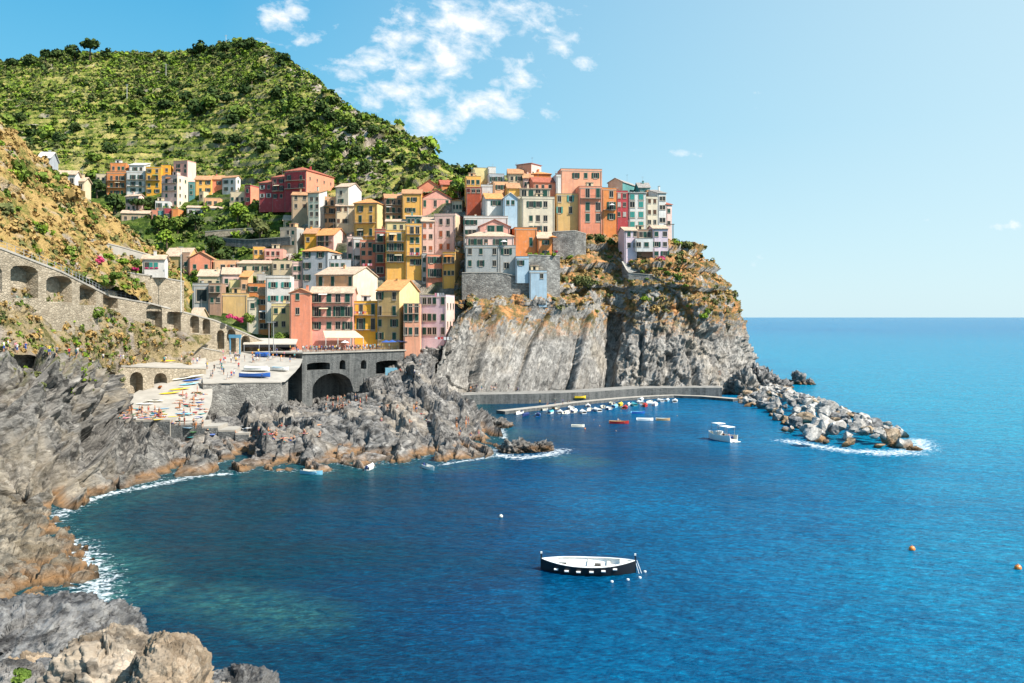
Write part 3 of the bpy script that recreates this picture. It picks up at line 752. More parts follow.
class Path:
    def __init__(s, pts):
        s.p = [np.array(p[:2], dtype=float) for p in pts]; s.z = [p[2] for p in pts]
        s.c = [0.0]
        for a, b in zip(s.p[:-1], s.p[1:]): s.c.append(s.c[-1] + float(np.linalg.norm(b - a)))
        s.L = s.c[-1]
    def _k(s, t):
        t = min(max(t, 0), s.L)
        for i in range(len(s.p) - 1):
            if t <= s.c[i + 1] + 1e-9: return i, (t - s.c[i]) / (s.c[i + 1] - s.c[i])
        return len(s.p) - 2, 1.0
    def __call__(s, t):
        i, f = s._k(t); v = s.p[i] * (1 - f) + s.p[i + 1] * f; return (float(v[0]), float(v[1]))
    def zt(s, t):
        i, f = s._k(t); return s.z[i] * (1 - f) + s.z[i + 1] * f
    def s_of_px(s, px):
        lo, best = 0, (1e9, 0)
        for t in np.linspace(0, s.L, 600):
            x, y = s(t); d = abs(x / y * F + 512 - px)
            if d < best[0]: best = (d, t)
        return best[1]
    def z_of(s, t, py):
        x, y = s(t); return CAMH - (py - HY) * y / F

# long descending road wall with its arches
ramp = Path([W(-70, 238, 138), W(0, 249, 143), W(60, 272, 158), W(110, 297, 188), W(150, 304, 205), W(215, 321, 225), W(262, 341, 238), W(285, 352, 244)])
def A(path, x0, x1, ysill, yspring, ytop):
    a, b = path.s_of_px(x0), path.s_of_px(x1); m_ = (a + b) / 2
    zs, zp, zt_ = path.z_of(m_, ysill), path.z_of(m_, yspring), path.z_of(m_, ytop)
    return (a, b, zs, zp, zt_ - zp)
ro = [A(ramp, -25, 2, 292, 272, 266), A(ramp, 10.5, 38, 298, 271, 265.5), A(ramp, 46, 72, 302, 281, 276), A(ramp, 79.5, 96, 305, 288, 284), A(ramp, 103, 118, 308, 294, 290.5),
      A(ramp, 146.5, 162, 334, 309, 304.5), A(ramp, 167, 181, 332, 314, 310.5), A(ramp, 190, 199, 333, 319, 315.5), A(ramp, 202.5, 210, 334, 322, 318.5),
      A(ramp, 217, 224.5, 349, 334, 330), A(ramp, 226.5, 236, 352, 335, 329), A(ramp, 241, 250, 352, 340, 335.5)]
rampbot = Path([W(-70, 370, 138), W(0, 365, 143), W(60, 370, 158), W(110, 372, 188), W(150, 372, 205), W(215, 370, 225), W(262, 362, 238), W(285, 362, 244)])
arc = arcade('arcaded_wall', ramp, ramp.zt, lambda s: rampbot.zt(s / ramp.L * rampbot.L), ro, m_stone, 2.2, 4.0, nseg=60, cap=0.35, capmat=m_conc_l)
tag(arc, 'long pale stone road wall with a row of arches sloping down to the harbour', 'wall')
# railing of that road: a thing of its own
rl = empty('road_railing', (ramp(0)[0], ramp(0)[1], ramp.zt(0)))
tag(rl, 'thin grey railing along the top of the arcaded road wall', 'railing')
mb = MB(); org = Vector(rl.location)
for i in range(34):
    s = 1 + i * (ramp.s_of_px(140) - 1) / 33; p = ramp(s); z = ramp.zt(s) + 0.35
    pb_ = MB(); pb_.tube((0, 0, -0.1), (0, 0, 1.1), 0.05, 0.05, m_iron, 5); o = pb_.build('post', rl); o.location = Vector((p[0], p[1], z)) - org
    if i:
        for hz in (0.55, 1.08): mb.tube(Vector(last) + Vector((0, 0, hz)) - org, Vector((p[0], p[1], z + hz)) - org, 0.03, 0.03, m_iron, 4)
    last = (p[0], p[1], z)
mb.build('rail', rl)

# retaining walls stepping up the near slope
def rwall(name, pts_top, drop_py, mat, label, thick=2.5, cap=0.25, kindcat='wall'):
    pt = Path([W(*p) for p in pts_top]); pbm = [W(p[0], p[1] + d, p[2])[2] for p, d in zip(pts_top, drop_py)]
    zb = Path([(q[0], q[1], z) for q, z in zip(pt.p, pbm)])
    o = arcade(name, pt, pt.zt, zb.zt, [], mat, 1, thick, nseg=24, cap=cap, capmat=m_conc_l)
    return tag(o, label, kindcat), pt
rwall('retaining_wall', [(64,252,182),(92,262,192),(120,272,200),(150,276,206),(184,282,214)], (45, 45, 40, 35, 30), m_stone, 'rough pale stone retaining wall under the house with window boxes')
rwall('roadside_wall', [(70,236,192),(95,241,202),(120,247,210),(145,254,216),(160,258,220)], (9, 9, 9, 8, 6), m_conc_l, 'bright low roadside wall below the golden grass slope', 1.0)
rwall('terrace_wall', [(128,345,197),(158,343,205),(190,346,214),(222,352,222)], (25, 25, 22, 14), m_stone, 'blank pale stone wall behind the harbour terrace with dry tufts on top', 2.0)
rwall('path_wall', [(-60,353,129.5),(0,355,135.5),(55,358,149.5),(98,363,175.5)], (14, 14, 12, 8), m_stone_grey, 'low rough stone wall carrying the cliff footpath', 1.5)
rwall('village_terrace_wall', [(205,237,345),(250,240,338),(290,237,332)], (7, 8, 8), m_seawall, 'dark terrace wall in the gardens below the upper village', 2.0)
rwall('garden_wall', [(205,232,352),(240,229,352),(262,228,350)], (6, 6, 6), m_stone, 'short tan terrace wall among the village gardens', 2.0)

# harbour wall with its great arch ------------------------------------------------
sw = Path([W(302,355,226), W(404,355,247)])
zt = 15.6
swo = [A(sw, 307, 330, 370, 364, 362.5), A(sw, 339.5, 345.5, 369.5, 363, 360), A(sw, 361, 366.5, 369, 363, 360),
       A(sw, 376, 400, 374, 362.5, 360.5), A(sw, 312.5, 353, 412, 389, 373)]
sw_o = arcade('harbour_wall', sw, lambda s: zt, lambda s: 0.5, swo, m_seawall, 7.0, 9.0, nseg=30)
tag(sw_o, 'dark streaked harbour wall with one great arch and three small openings', 'wall')
# terrace slab with lip and railing
pts = [W(300, 350, 224), W(408, 352, 246), W(470, 352, 262), W(470, 352, 300), W(180, 352, 300), W(180, 352, 236)]
mb = MB(); n = Vector(sw(sw.L)) - Vector(sw(0)); n.normalize(); fr = Vector((n.y, -n.x))
a_, b_ = Vector(sw(0)) + fr * 0.35, Vector(sw(sw.L)) + fr * 0.35
mb.prism([(a_.x, a_.y), (b_.x, b_.y), (b_.x + 12, b_.y + 8), (b_.x + 14, 296), (W(205, 350, 240)[0], 296), W(205, 350, 240)[:2], W(240, 352, 232)[:2]], zt + 0.004, zt + 0.35, m_conc_l)
tr = mb.build('harbour_terrace'); tr['kind'] = 'structure'; EXTRA.append(BVHTree.FromObject(tr, bpy.context.evaluated_depsgraph_get()))
ZT = zt + 0.35
rl = empty('terrace_railing', (a_.x, a_.y, ZT)); tag(rl, 'black iron railing along the crowded terrace above the great arch', 'railing')
mi = plain('black_iron', (0.03, 0.03, 0.035), 0.5, 0.05)
n2 = Vector((b_.x - a_.x, b_.y - a_.y, 0)); LL = n2.length; n2.normalize(); mb = MB()
for hz in (0.15, 1.05): mb.tube(n2 * 0.1 + Vector((0, 0.1, hz)), n2 * (LL - .1) + Vector((0, 0.1, hz)), 0.03, 0.03, mi, 4)
for k in range(int(LL / 0.25)): mb.tube(n2 * (0.25 * k) + Vector((0, .1, .1)), n2 * (.25 * k) + Vector((0, .1, 1.05)), 0.012, 0.012, mi, 3, False)
mb.build('rail', rl)
for k in range(15):
    p_ = MB(); p_.tube((0, 0, 0), (0, 0, 1.15), 0.045, 0.045, mi, 5); o = p_.build('post', rl); o.location = n2 * (k * LL / 14 * 0.985 + 0.1) + Vector((0, 0.1, 0))
# landing under the right opening with its blue cloth
mb = MB(); q = WV(382, 376, 236)
mb.prism([W(377, 376, 237)[:2], W(405, 376, 240)[:2], W(408, 376, 248)[:2], W(377, 376, 246)[:2]], q.z - 5.5, q.z - 0.6, m_seawall)
o = mb.build('landing_block'); tag(o, 'dark stone landing beside the harbour wall holding a blue cloth', 'landing')
mb = MB(); mb.box(-1.6, 1.6, -0.05, 0.05, 0, 2.6, M('pale_blue_cloth', (0.25, 0.50, 0.62)))
o = mb.build('hanging_cloth'); o.location = (W(391, 372, 239)[0], 239.5, q.z - 0.6); tag(o, 'pale blue cloth screen hung in the opening of the harbour wall', 'cloth')

# stone end of the wall beside the steps, boat landing wall, two-arch wall
rwall('boat_landing_wall', [(203,384,196),(225,383.5,199),(281,383,203),(288,380,212)], (48, 48, 45, 40), m_stone_grey, 'dark grey stone wall below the drawn-up blue and white boats', 5.0)
tw = Path([W(96,366,184), W(130,367,190), W(165,368,197), W(206,369,206)])
two = [A(tw, 130, 143, 394, 378, 372), A(tw, 154, 167, 390, 379, 373)]
tw_o = arcade('twin_arch_wall', tw, tw.zt, lambda s: tw.zt(s) - 9.0, two, m_stone, 2.5, 5.0, nseg=20, cap=0.3, capmat=m_conc_l)
tag(tw_o, 'pale stone wall with two dark round arches beside the kayak ramp', 'wall')

def sheet(name, rows, mat, nu=24, nv=16, amp=0.08, kind='structure'):
    f = lambda P, N, U, V: P + N * (amp * fbm(P / 2.5, 3))[:, None]
    o, G = patch(name, rows, nu, nv, f, mat, kind=kind)
    EXTRA.append(bvh(G)); return o, G
sheet('square', [[(203,383.5,196.5),(240,383,200),(285,382,204)], [(200,368,212),(245,368,214),(300,366,217)], [(190,353,228),(245,352.5,232),(304,352,236)]], m_conc_l)
sheet('terrace_path', [[(96,366,184.5),(150,367,194),(206,368,206.5)], [(96,358,200),(150,358,208),(206,358,218)], [(100,350,212),(150,349,218),(200,350,228)]], m_conc_l)
sheet('footpath', [[(-60,352,129),(0,354,135),(55,357,149),(98,362,175)], [(-60,348.5,134),(0,350,140),(55,353,154),(98,358,180)]], m_conc_l, amp=0.05)
sheet('launching_ramp', [[(112,421.5,171),(165,421,173),(205,420,178)], [(122,402,184),(168,400,187),(212,400,191)], [(150,384,198),(182,375,203),(212,376,204)]], m_conc_l)
# stepped sea wall
mb = MB()
for (x0, x1, yt, Yf) in ((112,170,420,171),(170.3,201,423.5,172),(201.3,218,426.5,172.5),(218.3,235,430,172.8),(235.3,249,433,173),(249.3,279,437,173.5)):
    a = WV(x0, yt, Yf); b = WV(x1, yt, Yf + 0.5)
    mb.prism([(a.x, a.y), (b.x, b.y), (b.x, b.y + 6), (a.x, a.y + 6)], a.z - 6.5, a.z, m_conc_l)
    mb.prism([(a.x + .003, a.y - 0.12), (b.x - .003, b.y - 0.12), (b.x - .003, b.y - 0.004), (a.x + .003, a.y - 0.004)], a.z - 6.45, a.z - 0.35, m_seawall)  # thin dark facing: shade of the step fronts put into colour
o = mb.build('landing_steps'); tag(o, 'wide concrete steps with shade-darkened fronts going down to the rocks from the bathing ramp', 'steps')
EXTRA.append(BVHTree.FromObject(o, bpy.context.evaluated_depsgraph_get()))
# quay below the headland
def strip(name, pts, w, z0, z1, mat, side=None):  # side: darker material on the upright faces, shade put into colour
    mb = MB(); L = [Vector(p[:2]) for p in pts]; Bk = []
    for i, p in enumerate(L):
        d = (L[min(i + 1, len(L) - 1)] - L[max(i - 1, 0)]).normalized(); Bk.append(p + Vector((-d.y, d.x)) * w)
    for i in range(len(L) - 1):
        a, b, c, d = L[i], L[i + 1], Bk[i + 1], Bk[i]
        mb.add([(v.x, v.y, z) for z in (z0, z1) for v in (a, b, c, d)], [(0, 1, 5, 4), (3, 7, 6, 2)] + ([(0, 4, 7, 3)] if i == 0 else []) + ([(1, 2, 6, 5)] if i == len(L) - 2 else []), side or mat)
        mb.add([(v.x, v.y, z1) for v in (a, b, c, d)], [(0, 1, 2, 3)], mat)
    return mb.build(name)
qp = [W(505, 411, 228), W(528, 408, 234), W(552, 405, 241), W(575, 402, 250), W(602, 399.5, 258), W(627, 397.5, 265), W(650, 396, 270), W(674, 395, 274), W(700, 396, 271), W(733, 399, 262)]
qa = strip('lower_quay', qp, 3.2, -1.5, 0.8, m_conc_l, m_seawall); tag(qa, 'narrow concrete quay at water level with small boats moored to it', 'quay')
qb = strip('upper_quay', [W(454, 391, 250), W(480, 391, 254), (W(528,1,256)[0], 256), (W(586,1,262)[0], 262), (W(640,1,276)[0], 276), (W(690,1,279)[0], 279), (W(722,1,278)[0], 278)], 9, -1.5, 2.8, m_conc, m_seawall)  # dark sides carry the wall's shadow as colour, top stays lighter
tag(qb, 'raised grey concrete walkway along the foot of the headland cliff', 'quay')
for q_ in (qa, qb): EXTRA.append(BVHTree.FromObject(q_, bpy.context.evaluated_depsgraph_get()))
# ------------------------------------------------------------ houses
WALLS = dict(orange=(0.72,0.25,0.08), peach=(0.76,0.42,0.22), coral=(0.74,0.27,0.16), pink=(0.74,0.36,0.28), palepink=(0.74,0.50,0.43), salmon=(0.78,0.36,0.22), red=(0.42,0.065,0.07),
    brick=(0.42,0.09,0.045), yellow=(0.82,0.42,0.10), mustard=(0.78,0.38,0.04), ochre=(0.58,0.38,0.16), cream=(0.66,0.52,0.34), beige=(0.60,0.47,0.34), white=(0.64,0.61,0.565), ivory=(0.68,0.58,0.43),
    grey=(0.40,0.40,0.38), bluegrey=(0.40,0.42,0.44), paleblue=(0.40,0.52,0.60), palegreen=(0.50,0.53,0.42), tan=(0.46,0.33,0.21), bright=(0.84,0.42,0.05), brown=(0.36,0.22,0.15), teal=(0.10,0.26,0.25), lilac=(0.66,0.52,0.56),
    lemon=(0.70,0.57,0.27), darkred=(0.40,0.11,0.08), stone=(0.34,0.31,0.27))
WORD = dict(palepink='pale pink', bluegrey='blue grey', paleblue='pale blue', palegreen='pale green', bright='bright orange yellow', brick='brick red', darkred='dark red')
def wall_mat(k):
    nm = 'stucco_' + k
    if nm in _MC: return _MC[nm]
    c = WALLS[k]; m, nt, bs = new_mat(nm); g = NT(nt); P = g.pos()
    a = g.noise(P, 0.35, 6, 0.7); s = g.noise(g.mapping(P, scale=(1.2, 1.2, 0.12)), 1.0, 5, 0.7)
    col = g.mix(g.mr(a, 0.35, 0.7), tuple(x * 0.82 for x in c), tuple(min(0.85, x * 1.08) for x in c))
    gr = sum(c) / 3
    bl_ = g.noise(P, 0.8, 7, 0.75)
    col = g.mix(g.mr(bl_, 0.56, 0.66, 0, 0.45), col, tuple(min(.8, x * .6 + .22) for x in c))
    col = g.mix(g.mr(s, 0.46, 0.68, 0, 0.65), col, tuple((x * 0.55 + gr * 0.15) for x in c))
    g.l(col, bs.inputs['Base Color']); g.l(g.bump(g.noise(P, 2.5, 5), 0.35, 0.1), bs.inputs['Normal'])
    bs.inputs['Roughness'].default_value = 0.9; bs.inputs['Specular IOR Level'].default_value = 0.15
    _MC[nm] = m; return m
def roof_mat(k, c):
    nm = 'roof_' + k
    if nm in _MC: return _MC[nm]
    m, nt, bs = new_mat(nm); g = NT(nt); P = g.pos(); O = g.objc()
    a = g.noise(P, 0.6, 6, 0.75); v = g.n('ShaderNodeTexVoronoi'); g.l(g.mapping(O, scale=(2.2, 1.4, 1.4)), v.inputs['Vector']); v.inputs['Scale'].default_value = 1.4
    r = g.sep(v.outputs['Color'])[0]
    col = g.mix(g.math('ADD', g.math('MULTIPLY', r, 0.5), g.math('MULTIPLY', g.mr(a, 0.3, 0.7), 0.5)), tuple(x * 0.55 for x in c), tuple(min(0.85, x * 1.15) for x in c))
    g.l(col, bs.inputs['Base Color'])
    wv = g.n('ShaderNodeTexWave', wave_type='BANDS', bands_direction='X'); g.l(O, wv.inputs['Vector']); wv.inputs['Scale'].default_value = 1.6; wv.inputs['Distortion'].default_value = 0.6
    g.l(g.bump(wv.outputs['Fac'], 0.6, 0.08), bs.inputs['Normal']); bs.inputs['Roughness'].default_value = 0.9
    _MC[nm] = m; return m
ROOFS = dict(t=(0.52,0.27,0.14), p=(0.58,0.42,0.30), o=(0.66,0.30,0.11), r=(0.42,0.13,0.08), g=(0.34,0.31,0.28), w=(0.62,0.60,0.55))
m_glass, _nt, _bs = new_mat('window_glass'); _bs.inputs['Base Color'].default_value = (0.012, 0.018, 0.02, 1); _bs.inputs['Roughness'].default_value = 0.25; _bs.inputs['Specular IOR Level'].default_value = 0.2
SHUT = dict(g=(0.018, 0.075, 0.055), b=(0.12, 0.06, 0.035), o=(0.42, 0.12, 0.05), t=(0.05, 0.28, 0.24), k=(0.02, 0.03, 0.03), w=(0.5, 0.48, 0.44), d=(0.16, 0.035, 0.03))
def shut_mat(k): return M('shutter_paint_' + k, SHUT[k], 0.6, 0.12, 2.0)
m_frame = M('window_surround', (0.40, 0.34, 0.27), 0.8)
_WM = {}
def win_mesh(kind, far=False, sk='g'):
    key = (kind, far, sk if far else '')
    if key in _WM: return _WM[key]
    mb = MB()
    # surround, cross bar and pane; origin at the middle, +-0.5
    for b in ((-.56, -.46, -.54, .54), (.46, .56, -.54, .54), (-.46, .46, .46, .54), (-.46, .46, -.56, -.46)): mb.box(b[0], b[1], -.07, .02, b[2], b[3], m_frame)
    mb.box(-.62, .62, -.13, .02, -.62, -.562, m_frame)
    mb.box(-.459, .459, -.025, .0, -.459, .459, m_glass)
    mb.box(-.03, .03, -.05, -.026, -.459, .459, m_frame)
    if far:
        sm = shut_mat(sk)
        if kind == 'open':
            mb.box(-1.02, -.563, -.12, -.075, -.5, .5, sm); mb.box(.563, 1.02, -.12, -.075, -.5, .5, sm)
        elif kind == 'closed': mb.box(-.45, .45, -.11, -.06, -.45, .45, sm)
    me = mb.mesh('window'); _WM[key] = me; return me
def shut_mesh(kind, sk):
    key = ('s', kind, sk)
    if key in _WM: return _WM[key]
    mb = MB(); sm = shut_mat(sk)
    if kind == 'leaf':   # open leaf, louvred
        mb.box(-.24, .24, -.03, .03, -.5, .5, sm)
        for i in range(9): mb.box(-.19, .19, -.05, -.031, -.44 + i * .1, -.40 + i * .1, sm)
    else:
        mb.box(-.45, -.01, -.03, .03, -.45, .45, sm); mb.box(.01, .45, -.03, .03, -.45, .45, sm)
        for s_ in (-.23, .23):
            for i in range(9): mb.box(s_ - .17, s_ + .17, -.05, -.031, -.40 + i * .095, -.36 + i * .095, sm)
    me = mb.mesh('shutter'); _WM[key] = me; return me
def base_Y(px, py):
    g_ = ground_at(px, py, [T_VILL, T_HILL]); 
    if g_ is None:
        g_ = ground_at(px, min(py + 4, 345), [T_VILL])
    return g_.y if g_ else 300.0

HOUSES = []
hr = random.Random(5)
def house(col, xl, xc, xr, top, bot, rows, cols, roof='F', phrase='', Y=None, yaw=None, rise=None, rc='t', sh='g', scols=0, side=None, ww=1.0, wh=1.45, bal=(), foot=5.0, dep=None, opn=0.45, srows=None, trim=None, name='house', cat='house'):
    """front wall spans picture columns xl..xc, its right-hand side wall xc..xr"""
    if Y is None: Y = base_Y((xl + xc) / 2, bot)
    if yaw is None: yaw = -16 + (xl < 250) * -3 if xr > xc else hr.choice((3, 6, 9, 12))
    th = R(yaw); c_, s_ = math.cos(th), math.sin(th)
    k0 = (xl - 512) / F; kc = (xc - 512) / F; kr = (xr - 512) / F
    X0, Y0 = k0 * Y, Y
    w = (kc * Y0 - X0) / (c_ - kc * s_)
    Xc, Yc = X0 + w * c_, Y0 + w * s_
    if xr > xc:
        den = (-s_ - kr * c_); d = (kr * Yc - Xc) / den if abs(den) > 1e-3 else 9
        d = d if 2.0 < d < 24 else 9.0
    else: d = dep or 8.5
    zof = lambda py, y: CAMH - (py - HY) * y / F
    zt_ = zof(top, Y0); zb = zof(bot, Y0) - foot; h = zt_ - zb
    root = empty(name, (X0, Y0, zb), th)
    W_ = wall_mat(col)
    mb = MB(); mb.box(0, w, 0, d, 0, h, W_)
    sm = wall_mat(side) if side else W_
    if side: mb.box(w + .003, w + .03, 0.0, d, 0, h, sm)  # right wall overpainted, mostly in a paler tone standing for sunlight
    if rise is None: rise = {'G': 0.27 * d, 'P': 0.26 * w, 'H': 0.22 * min(w, d), 'S': 0.26 * d}.get(roof, 0)
    rm = roof_mat(rc, ROOFS[rc]); ov = 0.38; t = 0.2; rf = MB()
    if roof == 'F':
        mb.box(0, w, 0, .25, h, h + .55, W_); mb.box(0, w, d - .25, d, h, h + .55, W_); mb.box(0, .25, .25, d - .25, h, h + .55, W_); mb.box(w - .25, w, .25, d - .25, h, h + .55, W_)
        rf.box(.26, w - .26, .26, d - .26, h + .004, h + .12, rm); rf.box(-.08, w + .08, -.08, d + .08, h + .552, h + .64, m_frame)
        rf_cut = True
    elif roof == 'G':
        mb.add([(0, 0, h), (0, d, h), (0, d / 2, h + rise), (w, 0, h), (w, d, h), (w, d / 2, h + rise)], [(0, 1, 2), (3, 5, 4)], sm)
        for sgn in (0, 1):
            y0 = -ov if sgn == 0 else d + ov; z0 = h - ov * rise / (d / 2)
            vs = [(-ov, y0, z0), (w + ov, y0, z0), (w + ov, d / 2, h + rise), (-ov, d / 2, h + rise)]
            vs2 = [(x, y, z + t) for x, y, z in vs]; rf.add(vs + vs2, [(0, 1, 2, 3), (4, 7, 6, 5), (0, 4, 5, 1), (1, 5, 6, 2), (3, 2, 6, 7), (0, 3, 7, 4)], rm)
    elif roof == 'P':
        mb.add([(0, 0, h), (w, 0, h), (w / 2, 0, h + rise), (0, d, h), (w, d, h), (w / 2, d, h + rise)], [(0, 1, 2), (3, 5, 4)], W_)
        for sgn in (0, 1):
            x0 = -ov if sgn == 0 else w + ov; z0 = h - ov * rise / (w / 2)
            vs = [(x0, -ov, z0), (x0, d + ov, z0), (w / 2, d + ov, h + rise), (w / 2, -ov, h + rise)]
            vs2 = [(x, y, z + t) for x, y, z in vs]; rf.add(vs + vs2, [(0, 1, 2, 3), (4, 7, 6, 5), (0, 4, 5, 1), (1, 5, 6, 2), (3, 2, 6, 7), (0, 3, 7, 4)], rm)
    elif roof == 'H':
        e = min(w, d) / 2 * 0.95
        if w >= d: ra, rb = (e, d / 2), (w - e, d / 2)
        else: ra, rb = (w / 2, e), (w / 2, d - e)
        z0 = h + 0.004
        vs = [(-ov, -ov, z0), (w + ov, -ov, z0), (w + ov, d + ov, z0), (-ov, d + ov, z0), (-ov, -ov, z0 + .15), (w + ov, -ov, z0 + .15), (w + ov, d + ov, z0 + .15), (-ov, d + ov, z0 + .15), (ra[0], ra[1], h + rise), (rb[0], rb[1], h + rise)]
        fs = [(3, 2, 1, 0), (0, 1, 5, 4), (1, 2, 6, 5), (2, 3, 7, 6), (3, 0, 4, 7)]
        fs += [(4, 5, 9, 8), (5, 6, 9), (6, 7, 8, 9), (7, 4, 8)] if w >= d else [(4, 5, 8), (5, 6, 9, 8), (6, 7, 9), (7, 4, 8, 9)]
        rf.add(vs, fs, rm)
    elif roof == 'S':
        mb.add([(0, 0, h), (0, d, h), (0, d, h + rise), (w, 0, h), (w, d, h), (w, d, h + rise)], [(0, 1, 2), (3, 5, 4), (1, 4, 5, 2)], sm)
        sl_ = rise / d; vs = [(-ov, -ov, h - ov * sl_), (w + ov, -ov, h - ov * sl_), (w + ov, d + ov, h + rise + ov * sl_), (-ov, d + ov, h + rise + ov * sl_)]
        vs2 = [(x, y, z + t) for x, y, z in vs]; rf.add(vs + vs2, [(3, 2, 1, 0), (4, 5, 6, 7), (0, 1, 5, 4), (1, 2, 6, 5), (2, 3, 7, 6), (3, 0, 4, 7)], rm)
    # ground-floor plinth and cornice line keep the body from being a bare box
    if h - foot > 7: mb.box(-.05, w + .05, -.06, -.003, h - .35, h - .12, m_frame)
    mb.build('wall', root)
    ro_ = rf.build('roof', root)
    if roof != 'F' and hr.random() < 0.55 or (roof == 'F' and hr.random() < 0.3):
        c = MB(); c.box(-.3, .3, -.3, .3, -0.3, 1.3, W_); c.box(-.38, .38, -.38, .38, 1.3, 1.42, rm); co = c.build('chimney', ro_)
        co.location = (hr.uniform(.25, .75) * w, d * hr.uniform(.35, .6), h + (rise * .7 if roof != 'F' else 0.3))
    if roof == 'F' and w > 5.5 and hr.random() < .45:
        c = MB(); c.box(0, 2.4, 0, 2.2, 0.12, 2.1, wall_mat(hr.choice(['white', 'cream', 'peach', col]))); c.box(-.2, 2.6, -.2, 2.4, 2.103, 2.25, roof_mat('p', ROOFS['p'])); c.box(.7, 1.5, -.03, -.003, .2, 1.9, m_glass)
        c.build('stair_hut', ro_).location = (hr.uniform(.5, w - 3), hr.uniform(1.0, max(1.1, d - 4)), h)
    if hr.random() < .6:
        c = MB(); c.tube((0, 0, 0), (0, 0, 2.6), .04, .03, m_iron, 4); c.box(-.5, .5, -.02, .02, 2.3, 2.34, m_iron); c.box(-.35, .35, -.02, .02, 2.0, 2.04, m_iron)
        c.build('antenna', ro_).location = (w * hr.uniform(.2, .8), d * .5, h + (rise if roof in 'GP' else rise * .5))
    for xx in ((.35,) if w < 7 else (.35, w - .35)):
        c = MB(); c.tube((xx, -.09, 0), (xx, -.09, h - .1), .07, .07, M('drainpipe', (.24, .21, .18)), 5); c.build('drainpipe', root)
    far = Y > 335
    def put(x, y, z, rot, kind, w_, h_, fr_):
        o = link('window', win_mesh(kind, far, sh), root)
        o.location = (x, y, z); o.rotation_euler = (0, 0, rot); o.scale = (w_, 1, h_)
        if not far:
            if kind == 'open':
                for sx in (-1, 1):
                    s2_ = link('shutter', shut_mesh('leaf', sh), o); s2_.location = (sx * .80, -.10, 0)
            elif kind == 'closed':
                s2_ = link('shutter', shut_mesh('pair', sh), o); s2_.location = (0, -.075, 0)
    # windows given as picture rows and columns, or as counts
    nr = rows if isinstance(rows, int) else len(rows)
    if nr and cols:
        ncl = cols if isinstance(cols, int) else len(cols)
        zr = [h - (j + 0.5) * ((h - foot) / nr) for j in range(nr)] if isinstance(rows, int) else None
        for j in range(nr):
            for i in range(ncl):
                if isinstance(cols, int): x = w * (i + 0.5) / ncl
                else:
                    k = (cols[i] - 512) / F; x = (k * Y0 - X0) / (c_ - k * s_)
                yy = Y0 + x * s_
                z = (zof(rows[j], yy) - zb) if zr is None else zr[j]
                if not (0.4 < x < w - .4): continue
                kd = 'open' if hr.random() < opn and (w / ncl) > 2.6 else ('closed' if hr.random() < .5 else 'bare')
                isb = j in bal
                hh = min(wh * (1.35 if isb else 1.0) * hr.uniform(.95, 1.05), 0.74 * (h - foot) / max(nr, 1)) if nr > 1 else wh
                put(x, -.01, z, 0, kd, min(ww * 1.12 * hr.uniform(.92, 1.08), 0.66 * w / ncl), hh * 1.1, 0)
            if j in bal:
                zc = ((zof(rows[j], Y0 + w / 2 * s_) - zb) if zr is None else zr[j]) - wh * .70
                b = MB(); x0, x1 = w * .06, w * .94
                b.box(x0, x1, -1.0, -.01, zc - .14, zc, m_frame)
                bo = b.build('balcony', root); b = MB()
                b.box(x0, x1, -1.0, -.97, zc + .92, zc + .97, mi)
                for q in range(int((x1 - x0) / .3) + 1): b.box(x0 + q * .3, x0 + q * .3 + .03, -.99, -.97, zc + .004, zc + .918, mi)
                b.build('railing', bo)
                if hr.random() < .4 and nr > 1:
                    b = MB(); q0 = hr.uniform(x0, (x0 + x1) / 2); q1 = q0 + min(2.4, x1 - q0); b.add([(q0, -.02, zc + 2.5), (q1, -.02, zc + 2.5), (q1, -1.1, zc + 2.05), (q0, -1.1, zc + 2.05), (q0, -.02, zc + 2.55), (q1, -.02, zc + 2.55), (q1, -1.1, zc + 2.1), (q0, -1.1, zc + 2.1)], [(0, 1, 2, 3), (7, 6, 5, 4), (3, 2, 6, 7), (0, 3, 7, 4), (1, 5, 6, 2)], M(*hr.choice([('awning_green', (.05, .16, .10)), ('awning_cream', (.60, .50, .34)), ('awning_orange', (.62, .22, .06)), ('awning_white', (.60, .58, .54))]))); b.build('awning', root)
    if scols and xr > xc:
        nr2 = nr or 2
        for j in range(nr2):
            for i in range(scols):
                z = h - (j + .5) * ((h - foot) / nr2)
                if hr.random() < .8: put(w + (.04 if side else .01), d * (i + .5) / scols, z, R(90), 'bare' if hr.random() < .5 else 'closed', ww * .85, wh * .9, 0)
    wd_ = WORD.get(col, col); tag(root, phrase.replace('@', wd_), cat); HOUSES.append(root)
    return root, w, d, h, (X0, Y0, zb)

H_ = house
# upper village on the hillside
H_('orange',106.5,126,126,172.6,196.5,[178.3,185.3,192.5],[111.5,117,122],'F','@ four storey house with green balconies, first of the upper row',bal=(0,1),yaw=4)
H_('orange',110,126,126,164,172.5,[168.3],[113.5,119,123],'F','small @ attic set back on top of the first tall orange house',Y=404,yaw=4,foot=3)
H_('white',126.3,145.6,145.6,172,195.5,[177.4,184,190],[133,140.3],'F','@ tall house between the orange and the yellow one in the upper row',bal=(0,1),yaw=4)
H_('white',129,144,144,165,172,[169],[135,141],'S','low @ attic with skylights above the tall white house',Y=404,yaw=4,foot=3,rc='w')
H_('mustard',145.8,161,161,168,196,[171,178,185,191],[149,157],'F','@ tall narrow house beside the tall white one',bal=(1,),yaw=4)
H_('mustard',161,170,170,166,180,[170,176],[166.7],'F','small @ house behind the cream tower house',Y=403,yaw=4)
H_('palepink',161.5,177.3,188,177,207,[181,188.5,195.5,203],[166.5,175.3],'F','@ tower house with pale sunlit side and four balconies',side='ivory',scols=2,bal=(0,1),foot=4)
